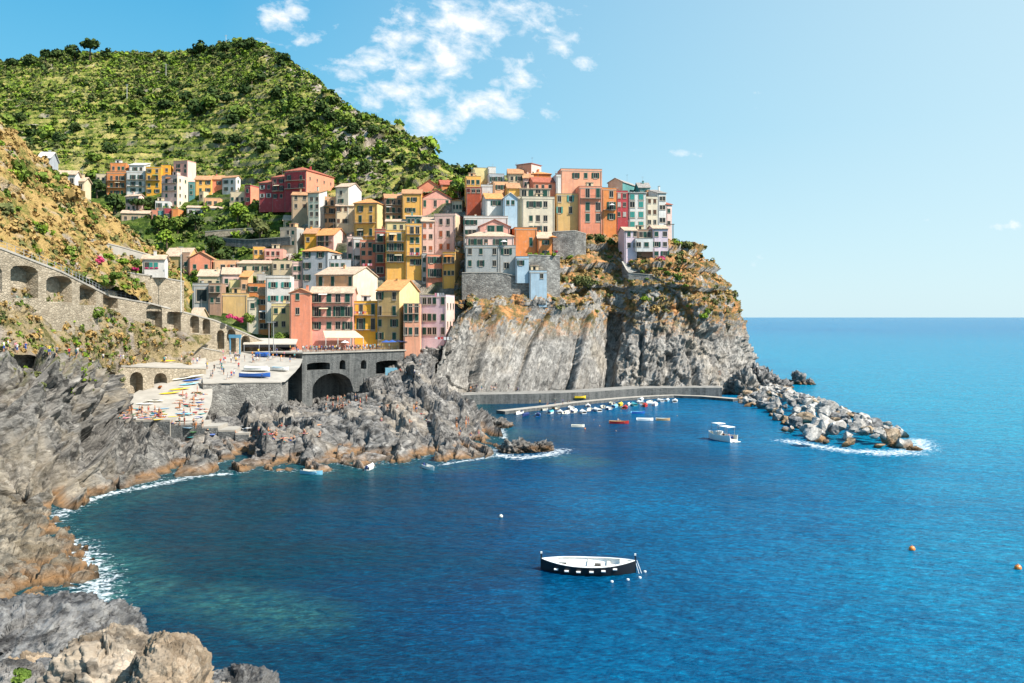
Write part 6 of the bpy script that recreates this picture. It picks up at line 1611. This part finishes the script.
while cnt < 290 and tries < 30000:
    tries += 1; x, y = rb.uniform(xs0, xs1), rb.uniform(ys0, ys1)
    if not inside(x, y): continue
    s = rb.choice((1.0, 1.2, 1.4, 1.6, 1.9, 2.4)) * (1.0 if cnt > 25 else 1.2)
    if any((x - a) ** 2 + (y - b) ** 2 < (.43 * (s + c)) ** 2 for a, b, c in placed): continue
    placed.append((x, y, s)); px = x / y * F + 512; edge = float(seg_dist(np.array([[x, y]]), [tuple(q) for q in qn])[0]) < 2.2
    wch = 2 if (edge and rb.random() < .4) or rb.random() < .14 else (1 if rb.random() < (.16 + .3 * (y > 190 and rb.random() < .5)) else 0)
    add_boulder(x, y, s, wch, ('pale grey', 'dark grey', 'ochre brown')[wch] + ' angular boulder piled in the breakwater'); cnt += 1
for px, py, s, l in ((826,428,2.9,'largest pale boulder in the middle of the breakwater'),(812,436,2.2,'big pale rounded boulder at the bay side of the breakwater'),(838,419,2.6,'long dark boulder behind the largest pale one'),(888,434,2.4,'ochre pointed boulder near the tip of the breakwater')):
    q = sea_pt(px, py, 2.0); o = link('boulder', BM[1 if 'dark' in l else (2 if 'ochre' in l else 0)][rb.randrange(8)]); o.location = q; o.scale = (s * 1.15, s, s * .8); o.rotation_euler = (.2, .1, rb.uniform(0, 6)); tag(o, l, 'boulder', 'breakwater boulders')
mb = MB(); mb.prism([(70 + (q.x - 70) * .86, 196 + (q.y - 196) * .88) for q in Q][::-1], -2, -.15, B_M[1]); o = mb.build('breakwater_base'); o['kind'] = 'structure'
# ------------------------------------------------------------ foreground rocks
def crag2(name, C, size, mat, label, seed=0, amp=(.55, .28, .12), rot=ROT1, an=(.6, .8, 1.5), kind=None, fl=2.4, bed=.1, n=(-.42, -.2, .88), res=(260, 150)):
    """big rock: lumpy superellipsoid with its real centre and size"""
    n1, n2 = res
    U, V_ = np.meshgrid(np.linspace(0, 2 * math.pi, n1 + 1), np.linspace(-math.pi / 2, math.pi / 2, n2), indexing='ij')
    e = 2 / fl; sp = lambda a: np.sign(a) * np.abs(a) ** e
    G = np.stack([size[0] * sp(np.cos(V_)) * sp(np.cos(U)), size[1] * sp(np.cos(V_)) * sp(np.sin(U)), size[2] * sp(np.sin(V_))], -1).reshape(-1, 3)
    dirn = G / (np.linalg.norm(G, axis=1)[:, None] + 1e-6); P = G + np.array(C)
    m = min(size); d1, e1 = facets(P + seed * 13, m * .9, .55, an, rot); d2, e2 = facets(P + seed * 7, m * .38, .5, an, rot); d3, e3 = facets(P + seed * 3, m * .15, .5, an, rot)
    P = P + dirn * ((amp[0] * d1 + amp[1] * d2 + amp[2] * d3 + amp[2] * .8 * ridged(P / (m * .35), 5) - (1 - e2) * amp[1] * .3) * m + bed * strata(P, n, m * .22, seed) + bed * .5 * strata(P, n, m * .08, seed + 3))[:, None]
    idx = np.arange((n1 + 1) * n2).reshape(n1 + 1, n2); fc = np.stack([idx[:-1, :-1], idx[1:, :-1], idx[1:, 1:], idx[:-1, 1:]], -1).reshape(-1, 4)
    o = link(name, mesh_np(name, P, fc, False, [mat])); tag(o, label, 'rock'); return o
def cen(px, py, Y): return W(px, py, Y)
def sea_rock(name, px, py, sx, sy, sz, mat, label, seed, lift=0.0):
    q = sea_pt(px, py); o = crag2(name, (q.x, q.y, lift), (sx, sy, sz), mat, label, seed, (.42, .3, .16), ROT1, (.6, .8, 1.6), fl=1.9, res=(90, 50)); return o
sea_rock('sea_stack', 799, 384, 3.0, 3, 4.0, B_M[1], 'dark jagged rock standing alone in the sea off the headland', 1, .6)
sea_rock('sea_stack', 808, 384.5, 2.4, 2, 1.8, B_M[1], 'low dark shelf beside the lone jagged sea rock', 11)
sea_rock('islet', 514, 452, 2.6, 1.8, 2.1, m_rock_grey, 'jagged islet with surf off the rocky point, nearer the point', 2, .2)
sea_rock('islet', 527, 452, 2.2, 1.6, 1.5, m_rock_grey, 'middle hump of the surf washed islet', 12, .1)
sea_rock('islet', 541, 451, 2.4, 1.6, 1.6, m_rock_grey, 'smaller brown islet farthest from the rocky point', 3, .1)
sea_rock('outcrop', 768, 390, 5.5, 5, 5.5, B_M[1], 'dark rocky outcrop where the breakwater meets the headland', 4, .8)
sea_rock('outcrop', 757, 391, 5.0, 5, 7.5, B_M[1], 'tall dark outcrop beside the headland corner', 14, 1.0)
sea_rock('outcrop', 745, 394, 4.5, 5, 7.0, m_rock_head, 'grey rocky outcrop at the corner of the headland', 5, 1.0)
sea_rock('outcrop', 782, 388, 3.0, 3, 2.6, B_M[1], 'low dark outcrop at the seaward foot of the breakwater', 15, .4)
sea_rock('outcrop', 496, 427, 3.5, 3, 1.8, m_rock_grey, 'low ledge of rock at the end of the rocky point', 6)
sea_rock('shore_stone', 900, 447, 2.2, 1.6, .9, B_M[2], 'low brown rocks awash at the tip of the breakwater', 7)
sea_rock('shore_stone', 914, 450, 1.3, 1, .6, B_M[2], 'last little brown rock beyond the breakwater tip', 8)
crag2('foreground_rock', cen(16, 655, 60), (6.2, 5.5, 3.5), m_rock_slate, 'dark grey layered rock with slanting strata at the near shore', 1, (.16, .10, .04), ROT2, (.5, .7, 1.8), bed=.16, n=(-.5, -.2, .85))
crag2('foreground_rock', cen(90, 648, 62), (3.4, 4.5, 2.7), m_rock_slate, 'pointed end of the dark layered rock reaching to the water', 9, (.16, .10, .04), ROT2, (.5, .7, 1.8), bed=.14, n=(-.5, -.2, .85))
crag2('foreground_rock', cen(105, 706, 31), (2.05, 2.2, 2.4), m_rock_tan, 'large tan boulder in the foreground with a rounded top', 2, (.13, .10, .05), bed=.05)
crag2('foreground_rock', cen(170, 706, 30), (1.25, 1.9, 2.35), m_rock_tan, 'tan boulder joined to the right side of the largest one', 3, (.12, .10, .05), bed=.05)
crag2('foreground_rock', cen(6, 722, 30), (1.35, 1.8, 1.9), m_rock_grey, 'grey boulder in the foreground corner', 4, (.12, .08, .04), bed=.04)
crag2('foreground_rock', cen(30, 690, 38), (1.9, 1.5, 1.3), m_rock_tan, 'small orange tan boulder behind the grey corner one', 5, (.16, .10, .05), bed=.05)
crag2('foreground_rock', cen(62, 700, 34), (2.0, 1.6, 1.5), m_rock_slate, 'low grey rock between the foreground boulders', 6, (.14, .09, .04), ROT2, (.5, .7, 1.8), bed=.07, n=(-.5, -.2, .85))
crag2('foreground_rock', cen(240, 712, 36), (1.7, 1.6, 1.75), m_rock_slate, 'dark slanted slab rising at the lower edge right of the tan boulders', 7, (.14, .09, .04), ROT2, (.5, .7, 1.8), bed=.07, n=(-.5, -.2, .85))
crag2('foreground_rock', cen(222, 706, 33), (.7, .9, .65), m_rock_tan, 'small pinkish stone in front of the dark slanted slab', 8, (.12, .10, .06), bed=.04)
p = W(20, 676, 27.2)
bush((p[0], p[1], p[2]), .36, 'small green bush between the foreground boulders', L_mid, None, 3, .35, 1500, 'bush', 'bush', .045, sink=.1)
# ------------------------------------------------------------ people
SKIN = M('skin', (0.50, 0.27, 0.17), 0.6); HAIRM = M('dark_hair', (0.04, 0.025, 0.015), 0.8)
CLO = {k: M('cloth_' + k, c, 0.9) for k, c in dict(white=(.72, .70, .68), red=(.50, .04, .04), blue=(.04, .10, .34), navy=(.02, .03, .08), black=(.025, .025, .028), yellow=(.70, .50, .06), teal=(.05, .30, .30), pink=(.65, .25, .30), grey=(.30, .30, .31), green=(.08, .22, .08), orange=(.65, .22, .05), sky=(.25, .45, .62)).items()}
POSES = {
 'standing': dict(hip=.95, j=dict(pel=(0,0,.95), wai=(0,0,1.12), che=(0,0,1.34), nec=(0,0,1.50), hd0=(0,.01,1.58), hd1=(0,.01,1.70), hpl=(.09,0,.92), knl=(.11,-.02,.50), anl=(.12,0,.09), tol=(.13,-.15,.04), hpr=(-.09,0,.92), knr=(-.11,.02,.50), anr=(-.12,.03,.09), tor=(-.13,-.12,.04), shl=(.18,0,1.42), ell=(.23,.02,1.14), hal=(.22,-.06,.90), shr=(-.18,0,1.42), elr=(-.25,.03,1.15), har=(-.20,-.12,.95))),
 'walking': dict(hip=.95, j=dict(pel=(0,0,.93), wai=(0,0,1.10), che=(0,-.02,1.33), nec=(0,-.03,1.49), hd0=(0,-.03,1.57), hd1=(0,-.03,1.69), hpl=(.09,0,.90), knl=(.10,-.20,.52), anl=(.10,-.28,.12), tol=(.10,-.43,.10), hpr=(-.09,0,.90), knr=(-.10,.08,.50), anr=(-.10,.34,.14), tor=(-.10,.24,.04), shl=(.18,-.02,1.41), ell=(.23,.12,1.16), hal=(.21,.10,.93), shr=(-.18,-.02,1.41), elr=(-.22,-.12,1.16), har=(-.18,-.30,1.02))),
 'sitting': dict(hip=.12, j=dict(pel=(0,0,.12), wai=(0,.04,.28), che=(0,.06,.50), nec=(0,.03,.66), hd0=(0,.0,.74), hd1=(0,0,.86), hpl=(.10,0,.12), knl=(.16,-.38,.42), anl=(.15,-.62,.06), tol=(.16,-.76,.03), hpr=(-.10,0,.12), knr=(-.16,-.40,.36), anr=(-.14,-.66,.06), tor=(-.15,-.80,.03), shl=(.18,.05,.59), ell=(.24,-.10,.40), hal=(.18,-.32,.44), shr=(-.18,.05,.59), elr=(-.26,.16,.36), har=(-.24,.26,.06))),
 'lying': dict(hip=.12, j=dict(pel=(0,0,.11), wai=(0,.18,.12), che=(0,.40,.14), nec=(0,.56,.16), hd0=(0,.64,.17), hd1=(0,.75,.18), hpl=(.09,-.03,.11), knl=(.13,-.45,.20), anl=(.13,-.84,.07), tol=(.15,-.92,.16), hpr=(-.09,-.03,.11), knr=(-.12,-.46,.10), anr=(-.14,-.88,.07), tor=(-.16,-.95,.16), shl=(.19,.48,.13), ell=(.34,.32,.08), hal=(.30,.08,.07), shr=(-.19,.48,.13), elr=(-.36,.56,.10), har=(-.22,.78,.12))),
}
EDG = ['pel wai', 'wai che', 'che nec', 'nec hd0', 'hd0 hd1', 'pel hpl', 'hpl knl', 'knl anl', 'anl tol', 'pel hpr', 'hpr knr', 'knr anr', 'anr tor', 'che shl', 'shl ell', 'ell hal', 'che shr', 'shr elr', 'elr har']
RAD = dict(pel=(.14,.11), wai=(.125,.09), che=(.15,.10), nec=(.055,.055), hd0=(.085,.095), hd1=(.075,.085), hpl=(.09,.09), knl=(.06,.06), anl=(.042,.042), tol=(.035,.03), shl=(.06,.055), ell=(.042,.042), hal=(.034,.028))
for k in list(RAD):
    if k.endswith('l') and k not in ('pel',): RAD[k[:-1] + 'r'] = RAD[k]
_BASE = {}
def base_body(pose):
    if pose in _BASE: return _BASE[pose]
    J = POSES[pose]['j']; ks = list(J); me = bpy.data.meshes.new('b')
    me.from_pydata([J[k] for k in ks], [tuple(ks.index(a) for a in e.split()) for e in EDG], [])
    o = bpy.data.objects.new('b', me); COL.objects.link(o)
    o.modifiers.new('s', 'SKIN'); sv = me.skin_vertices[0].data
    for i, k in enumerate(ks): sv[i].radius = RAD[k]; sv[i].use_root = (k == 'pel')
    o.modifiers.new('u', 'SUBSURF').levels = 1
    dg = bpy.context.evaluated_depsgraph_get(); dg.update()
    m2 = bpy.data.meshes.new_from_object(o.evaluated_get(dg)); bpy.data.objects.remove(o)
    # which joint each face is nearest to
    jn = [J[k] for k in ks]; near_ = []
    for f in m2.polygons:
        c = f.center; near_.append(min(((c - Vector(J[a]).lerp(Vector(J[b]), t)).length, (a, b, t)) for e in EDG for a, b in [e.split()] for t in (0.0, .25, .5, .75, 1.0))[1])
    _BASE[pose] = (m2, near_, J); return _BASE[pose]
_PM = {}
def person_mesh(pose, top, bottom):
    key = (pose, top, bottom)
    if key in _PM: return _PM[key]
    m0, near_, J = base_body(pose); m = m0.copy(); m.name = 'person'; m.materials.clear()
    mats = [SKIN, CLO[top] if top else SKIN, CLO[bottom], HAIRM]
    for x in mats: m.materials.append(x)
    for f, (a, b, t) in zip(m.polygons, near_):
        e = a[:2] + b[:2]; s = 0
        if e in ('pewa',): s = 2 if t < .5 or not top else 1
        elif e in ('wach', 'chsh'): s = 1
        elif e == 'chne': s = 1 if t < .6 else 0
        elif e in ('shel',) and top and t < .6: s = 1
        elif e in ('pehp',): s = 2
        elif e == 'hpkn': s = 2 if (t < .8 if top else t < .3) else 0
        elif e == 'hdhd': s = 3 if (t > .6 or f.center.y > Vector(J['hd0']).y + .03) else 0
        f.material_index = s
    m.polygons.foreach_set('use_smooth', [True] * len(m.polygons)); _PM[key] = m; return m
pr = random.Random(99); NP = 0
def person(px, py, pose, where, group, top=None, bottom=None, trees=None, facing=None, p=None, clothed=True):
    global NP
    p = p or ground_at(px, py, trees)
    if p is None or p.y > 300: return
    if clothed: top = top or pr.choice(['white', 'white', 'red', 'blue', 'navy', 'black', 'yellow', 'teal', 'pink', 'grey', 'sky', 'orange']); bottom = bottom or pr.choice(['navy', 'grey', 'black', 'white', 'blue'])
    else: bottom = bottom or pr.choice(['black', 'red', 'blue', 'teal', 'pink', 'orange']); top = None
    o = link('person', person_mesh(pose, top, bottom)); s = pr.uniform(.96, 1.06); o.location = (p.x, p.y, p.z - .01); o.scale = (s, s, s)
    o.rotation_euler = (0, 0, pr.uniform(0, 6.28) if facing is None else R(facing))
    wear = ('in %s top and %s shorts' % (top, bottom)) if top else 'in %s swimwear' % bottom
    tag(o, '%s person %s %s' % (pose, wear, where), 'person', group); NP += 1
def crowd(n, poly, pose, where, group, clothed=True, trees=None):
    xs_ = [q[0] for q in poly]; ys_ = [q[1] for q in poly]; k = 0; t = 0
    def ins(x, y):
        c = False; j = len(poly) - 1
        for i in range(len(poly)):
            if (poly[i][1] > y) != (poly[j][1] > y) and x < (poly[j][0] - poly[i][0]) * (y - poly[i][1]) / (poly[j][1] - poly[i][1]) + poly[i][0]: c = not c
            j = i
        return c
    while k < n and t < n * 30:
        t += 1; x = pr.uniform(min(xs_), max(xs_)); y = pr.uniform(min(ys_), max(ys_))
        if not ins(x, y): continue
        person(x, y, pr.choice(pose), where, group, clothed=clothed, trees=trees); k += 1
# along the terrace rail: stood in world space just behind the railing
d2 = (b_ - a_); 
def row(n, t0, t1, off0, off1, where, group):
    for i in range(n):
        t = pr.uniform(t0, t1); q = a_ + d2 * t - fr * pr.uniform(off0, off1)
        person(0, 0, pr.choice(['standing', 'standing', 'walking']), where, group, p=Vector((q.x, q.y, ZT)))
row(46, .02, .72, .5, 3.5, 'at the railing above the great arch', 'crowd at the terrace railing')
row(34, .0, .98, 3.5, 9.0, 'on the cafe terrace near the pink house', 'crowd on the cafe terrace')
crowd(34, [(192,354),(300,354),(302,362),(196,366)], ['standing', 'walking'], 'on the harbour square', 'people on the harbour square')
crowd(14, [(205,366),(240,366),(236,380),(210,380)], ['standing', 'walking'], 'near the drawn up boats', 'people near the drawn up boats')
crowd(16, [(100,360),(200,360),(200,365),(104,365)], ['standing', 'walking'], 'on the path above the two arches', 'people on the upper path')
crowd(12, [(0,350),(92,356),(92,360),(0,353)], ['standing', 'walking'], 'on the cliff footpath', 'people on the cliff footpath')
crowd(26, [(118,412),(165,412),(165,420),(120,420)], ['sitting', 'lying', 'standing'], 'at the foot of the launching ramp', 'sunbathers on the ramp', False)
crowd(30, [(172,400),(206,388),(208,412),(180,418)], ['sitting', 'lying', 'lying', 'standing'], 'on the upper launching ramp', 'sunbathers on the ramp', False)
crowd(12, [(172,423),(278,436),(278,440),(172,426)], ['sitting', 'lying', 'standing'], 'on the landing steps', 'bathers on the steps', False)
crowd(22, [(322,398),(372,398),(372,412),(326,412)], ['sitting', 'lying', 'standing'], 'on the rocks below the great arch', 'bathers on the rocks', False)
crowd(16, [(270,425),(330,425),(320,445),(262,445)], ['sitting', 'lying'], 'on the middle of the rocky point', 'bathers on the rocks', False)
crowd(12, [(380,405),(430,405),(430,425),(380,425)], ['sitting', 'lying', 'standing'], 'on the pale rocks below the cliff', 'bathers on the rocks', False)
crowd(9, [(455,420),(482,420),(482,438),(455,438)], ['sitting', 'standing'], 'near the tip of the rocky point', 'bathers on the rocks', False)
crowd(6, [(395,372),(425,362),(440,378),(415,385)], ['sitting', 'walking'], 'on the slope beside the harbour wall', 'people on the slope')
crowd(12, [(465,389),(520,388),(520,391),(465,392)], ['walking', 'sitting', 'standing'], 'on the raised quay under the cliff', 'people on the quay')
crowd(5, [(530,406),(600,400),(600,402),(532,408)], ['standing', 'sitting'], 'on the lower quay by the boats', 'people on the lower quay')
crowd(2, [(720,372),(722,372),(722,376),(720,376)], ['sitting'], 'on the headland rocks', 'people on the slope')
q = sea_pt(619, 423); person(0, 0, 'sitting', 'rowing the dark red boat', None, 'white', 'navy', p=Vector((q.x - .2, q.y, .38)), facing=90)
for dx_, dy_ in ((-1.0, .4), (-.2, -.5), (.6, .3), (-1.8, -.2)):
    q = sea_pt(721, 440); a = R(128); person(0, 0, 'sitting', 'aboard the white tour boat', 'passengers of the tour boat', p=Vector((q.x + math.cos(a) * dx_ - math.sin(a) * dy_, q.y + math.sin(a) * dx_ + math.cos(a) * dy_, .65)))
def swimmer(px, py):
    q = sea_pt(px, py); o = link('person', person_mesh('standing', None, 'black')); o.location = (q.x, q.y, -1.42); o.rotation_euler = (R(-8), 0, pr.uniform(0, 6)); tag(o, 'person swimming upright with head and shoulders above water', 'person', 'swimmers in the harbour')
for x, y in ((561,418),(552,420),(593,420),(600,426),(478,434),(678,416),(617,431),(540,447+5),(507,423)): swimmer(x, y)
print('people', NP)

# ------------------------------------------------------------ awnings, lamps and other furniture
def at(px, py, Y): return WV(px, py, Y)
def parasol(px, Y, col, label, z=None, r=1.5):
    x = (px - 512) * Y / F; o = empty('parasol', (x, Y, ZT if z is None else z)); tag(o, label, 'parasol')
    mb = MB(); mb.tube((0, 0, 0), (0, 0, 2.35), .04, .03, m_iron, 6); mb.build('pole', o)
    mb = MB(); n = 8; vs = [(0, 0, 2.75)] + [(r * math.cos(i * 2 * math.pi / n), r * math.sin(i * 2 * math.pi / n), 2.15) for i in range(n)] + [(0, 0, 2.70)]
    mb.add(vs, [(0, 1 + i, 1 + (i + 1) % n) for i in range(n)] + [(n + 1, 1 + (i + 1) % n, 1 + i) for i in range(n)], CLO[col]); mb.build('canopy', o)
parasol(386,243,'blue','bright blue parasol on the terrace, nearest the village middle'); parasol(392,245,'blue','bright blue parasol second along the terrace'); parasol(398,246,'navy','dark blue parasol third along the terrace'); parasol(404,248,'navy','dark blue parasol at the corner of the terrace')
parasol(345,240,'white','white parasol among the crowd in front of the pink harbour house',r=1.2)
parasol(612,317,'white','white parasol on the balcony of the orange house',z=at(612,205,317).z - 2.2,r=1.3)
parasol(553,296,'orange','orange parasol beside the small orange house',z=at(553,236,296).z - 2.6,r=1.6)
parasol(504,287,'white','white parasol on the roof terrace of the grey house',z=at(504,241,287).z-2.4,r=1.3)
# awning of the pink harbour house
aw = empty('cafe_awning', at(324, 352, 246)); tag(aw, 'cream sloping awning on white posts in front of the pink harbour house', 'awning'); a0 = Vector(aw.location)
p1, p2 = at(323, 331, 247) - a0, at(355, 331, 247.5) - a0; p3, p4 = at(325, 338, 241) - a0, at(364, 338, 241) - a0
mb = MB(); vs = [p1, p2, p4, p3]; mb.add(vs + [v + Vector((0, 0, .12)) for v in vs], [(3, 2, 1, 0), (4, 5, 6, 7), (0, 1, 5, 4), (1, 2, 6, 5), (2, 3, 7, 6), (3, 0, 4, 7)], M('cream_canvas', (.60, .52, .38))); mb.build('canopy', aw)
for t in (0.02, .33, .66, .98):
    q = p3.lerp(p4, t); mb = MB(); mb.tube((q.x, q.y, ZT - a0.z), (q.x, q.y, q.z), .11, .11, M('post_white', (.6, .58, .54)), 6); mb.build('post', aw)
# long pale canopy of the boat shed, its shade painted black
cs = empty('market_canopy', at(240, 352, 238)); tag(cs, 'long low canopy with a pale roof and deep black shade by the road wall', 'canopy'); a0 = Vector(cs.location)
f1, f2, f3, f4 = at(243, 344.5, 232) - a0, at(296, 344.5, 237) - a0, at(298, 339.5, 246) - a0, at(247, 339, 243) - a0
mb = MB(); vs = [f1, f2, f3, f4]; mb.add(vs + [v + Vector((0, 0, .25)) for v in vs], [(3, 2, 1, 0), (4, 5, 6, 7), (0, 1, 5, 4), (1, 2, 6, 5), (2, 3, 7, 6), (3, 0, 4, 7)], M('pale_roofing', (.50, .45, .38))); mb.build('roof', cs)
mb = MB(); vs = [f4 + Vector((0, -.1, 0)), f3 + Vector((0, -.1, 0))]; mb.add([vs[0], vs[1], vs[1] - Vector((0, 0, 3.4)), vs[0] - Vector((0, 0, 3.4))], [(0, 1, 2, 3)], M('shade_black', (.02, .02, .022))); mb.build('shade_back', cs)  # black sheet added as the deep shade under the roof
mb = MB(); vs = [f1, f2]; mb.add([vs[0], vs[1], vs[1] - Vector((0, 0, .7)), vs[0] - Vector((0, 0, .7))], [(0, 1, 2, 3)], M('shade_black', (.02, .02, .022))); mb.build('shade_strip', cs)  # black strip below the front edge, also painted shade
for t in (.02, .3, .6, .98):
    q = f1.lerp(f2, t); mb = MB(); mb.tube((q.x, q.y, q.z - 3.3), (q.x, q.y, q.z), .08, .08, m_iron, 6); mb.build('post', cs)
# blue portal frame
bf = empty('boat_hoist', at(235, 352, 229)); tag(bf, 'blue steel portal frame on the square under the last arches', 'hoist'); mb = MB(); BL = M('faded_blue_steel', (.10, .28, .42))
mb.box(-1.4, -1.1, -.15, .15, -.6, 3.6, BL); mb.box(1.1, 1.4, -.15, .15, -.6, 3.6, BL); mb.build('leg', bf); mb = MB(); mb.box(-1.6, 1.6, -.2, .2, 3.605, 4.5, BL); mb.build('crossbeam', bf)
for px, Y, h, l in ((269,226,8.0,'tall grey lamp post on the square beside the canopy'),(273.5,229,8.0,'second tall grey lamp post on the square'),(181,205,14.0,'tall white flagpole like mast standing against the road wall')):
    g_ = ground_at(px, 358); z = 15.6 if px > 200 else at(181, 308, 205).z
    o = empty('lamp_post', ((px - 512) * Y / F, Y, z)); tag(o, l, 'lamp post'); mb = MB(); mb.tube((0, 0, -1), (0, 0, h), .12, .07, m_iron if px > 200 else M('post_white', (.6, .58, .54)), 8); mb.build('pole', o)
    mb = MB(); mb.box(-.5, .5, -.12, .12, h, h + .16, m_iron); mb.build('lamp_head', o)
g_ = ground_at(60, 170, [T_HILL])
for i, (px, py, h, l) in enumerate(((127,95,12,'power pole on the middle of the big hill'),(166,72,11,'power pole higher on the big hill'),(226,40,9,'small mast on the crest of the big hill'))):
    q = ground_at(px, py + 6, [T_HILL])
    if q is None: continue
    o = empty('utility_pole', q); tag(o, l, 'pole'); mb = MB(); mb.tube((0, 0, -1), (0, 0, h), .22, .15, M('post_white', (.6, .58, .54)), 6); mb.build('pole', o); mb = MB(); mb.box(-1.2, 1.2, -.1, .1, h - .8, h - .6, m_iron); mb.build('crossarm', o)
o = empty('pergola_post', at(673, 236, 313)); tag(o, 'wooden pergola frame sticking out at the cliff end beyond the last slim house', 'pergola'); mb = MB(); mb.tube((0, 0, -4), (0, 0, 4.2), .14, .14, m_bark, 6); mb.build('post', o); mb = MB(); mb.box(-3.2, .5, -.1, .1, 4.0, 4.25, m_bark); mb.build('beam', o)
# washing on lines
wl = random.Random(8)
def washing(x0, x1, py, Y, label, n=6):
    a = at(x0, py, Y); b = at(x1, py, Y); o = empty('washing_line', a); tag(o, label, 'washing'); mb = MB(); mb.tube((0, 0, 0), b - a, .02, .02, m_iron, 4); mb.build('line', o)
    for i in range(n):
        q = (b - a) * ((i + .3) / n); w = (b - a).length / n * .7; h = wl.uniform(.5, 1.1); mb = MB(); mb.box(0, w, -.03, .03, -h, -.02, CLO[wl.choice(['white', 'white', 'sky', 'pink', 'grey', 'red'])]); c = mb.build('garment', o); c.location = q
washing(354,366,311.5,249,'washing hanging from the balcony of the bright orange yellow house'); washing(409,420,252.5,287,'washing on the wide balcony of the plain tall yellow house',5); washing(362,372,263.5,296,'washing below the coral house with the terrace',4)
washing(434,452,337,249,'white washing hung low on the lilac harbour house',6); washing(434,444,293,251,'washing on the roof terrace of the lilac harbour house',4); washing(314,320,270,297,'washing beside the hip roofed blue grey house',3)
# flower boxes under the cottage windows
for i, x in enumerate((146,151,156)):
    q = at(x, 268, 205.4); o = link('flower_box', crown_mesh('flower_box', L_pink, 120, 3, .25, .5, 9)); o.location = q; o.scale = (.55, .35, .45); tag(o, 'red flower box on the white cottage, %s window from the sea wall side' % ('first', 'second', 'third')[i], 'flower box')

# towels spread out by the bathers
tr_ = random.Random(77)
def towels(n, poly, where):
    xs_ = [q[0] for q in poly]; ys_ = [q[1] for q in poly]
    for i in range(n):
        q = ground_at(tr_.uniform(min(xs_), max(xs_)), tr_.uniform(min(ys_), max(ys_)))
        if q is None: continue
        k = tr_.choice(['sky', 'orange', 'red', 'yellow', 'teal', 'pink', 'blue', 'white', 'green']); key = ('towel', k)
        if key not in _WM:
            mb = MB(); mb.box(-.45, .45, -.9, .9, .0, .035, CLO[k]); mb.box(-.45, .45, -.7, -.6, .037, .042, CLO['white']); _WM[key] = mb.mesh('towel')
        o = link('towel', _WM[key]); o.location = (q.x, q.y, q.z + .05); o.rotation_euler = (0, 0, tr_.uniform(0, 3.14)); tag(o, '%s towel spread %s' % (k if k != 'sky' else 'light blue', where), 'towel', 'towels ' + where)
towels(22, [(122,408),(165,420)], 'at the foot of the launching ramp'); towels(22, [(172,392),(206,418)], 'on the upper launching ramp'); towels(8, [(180,428),(275,438)], 'on the landing steps')
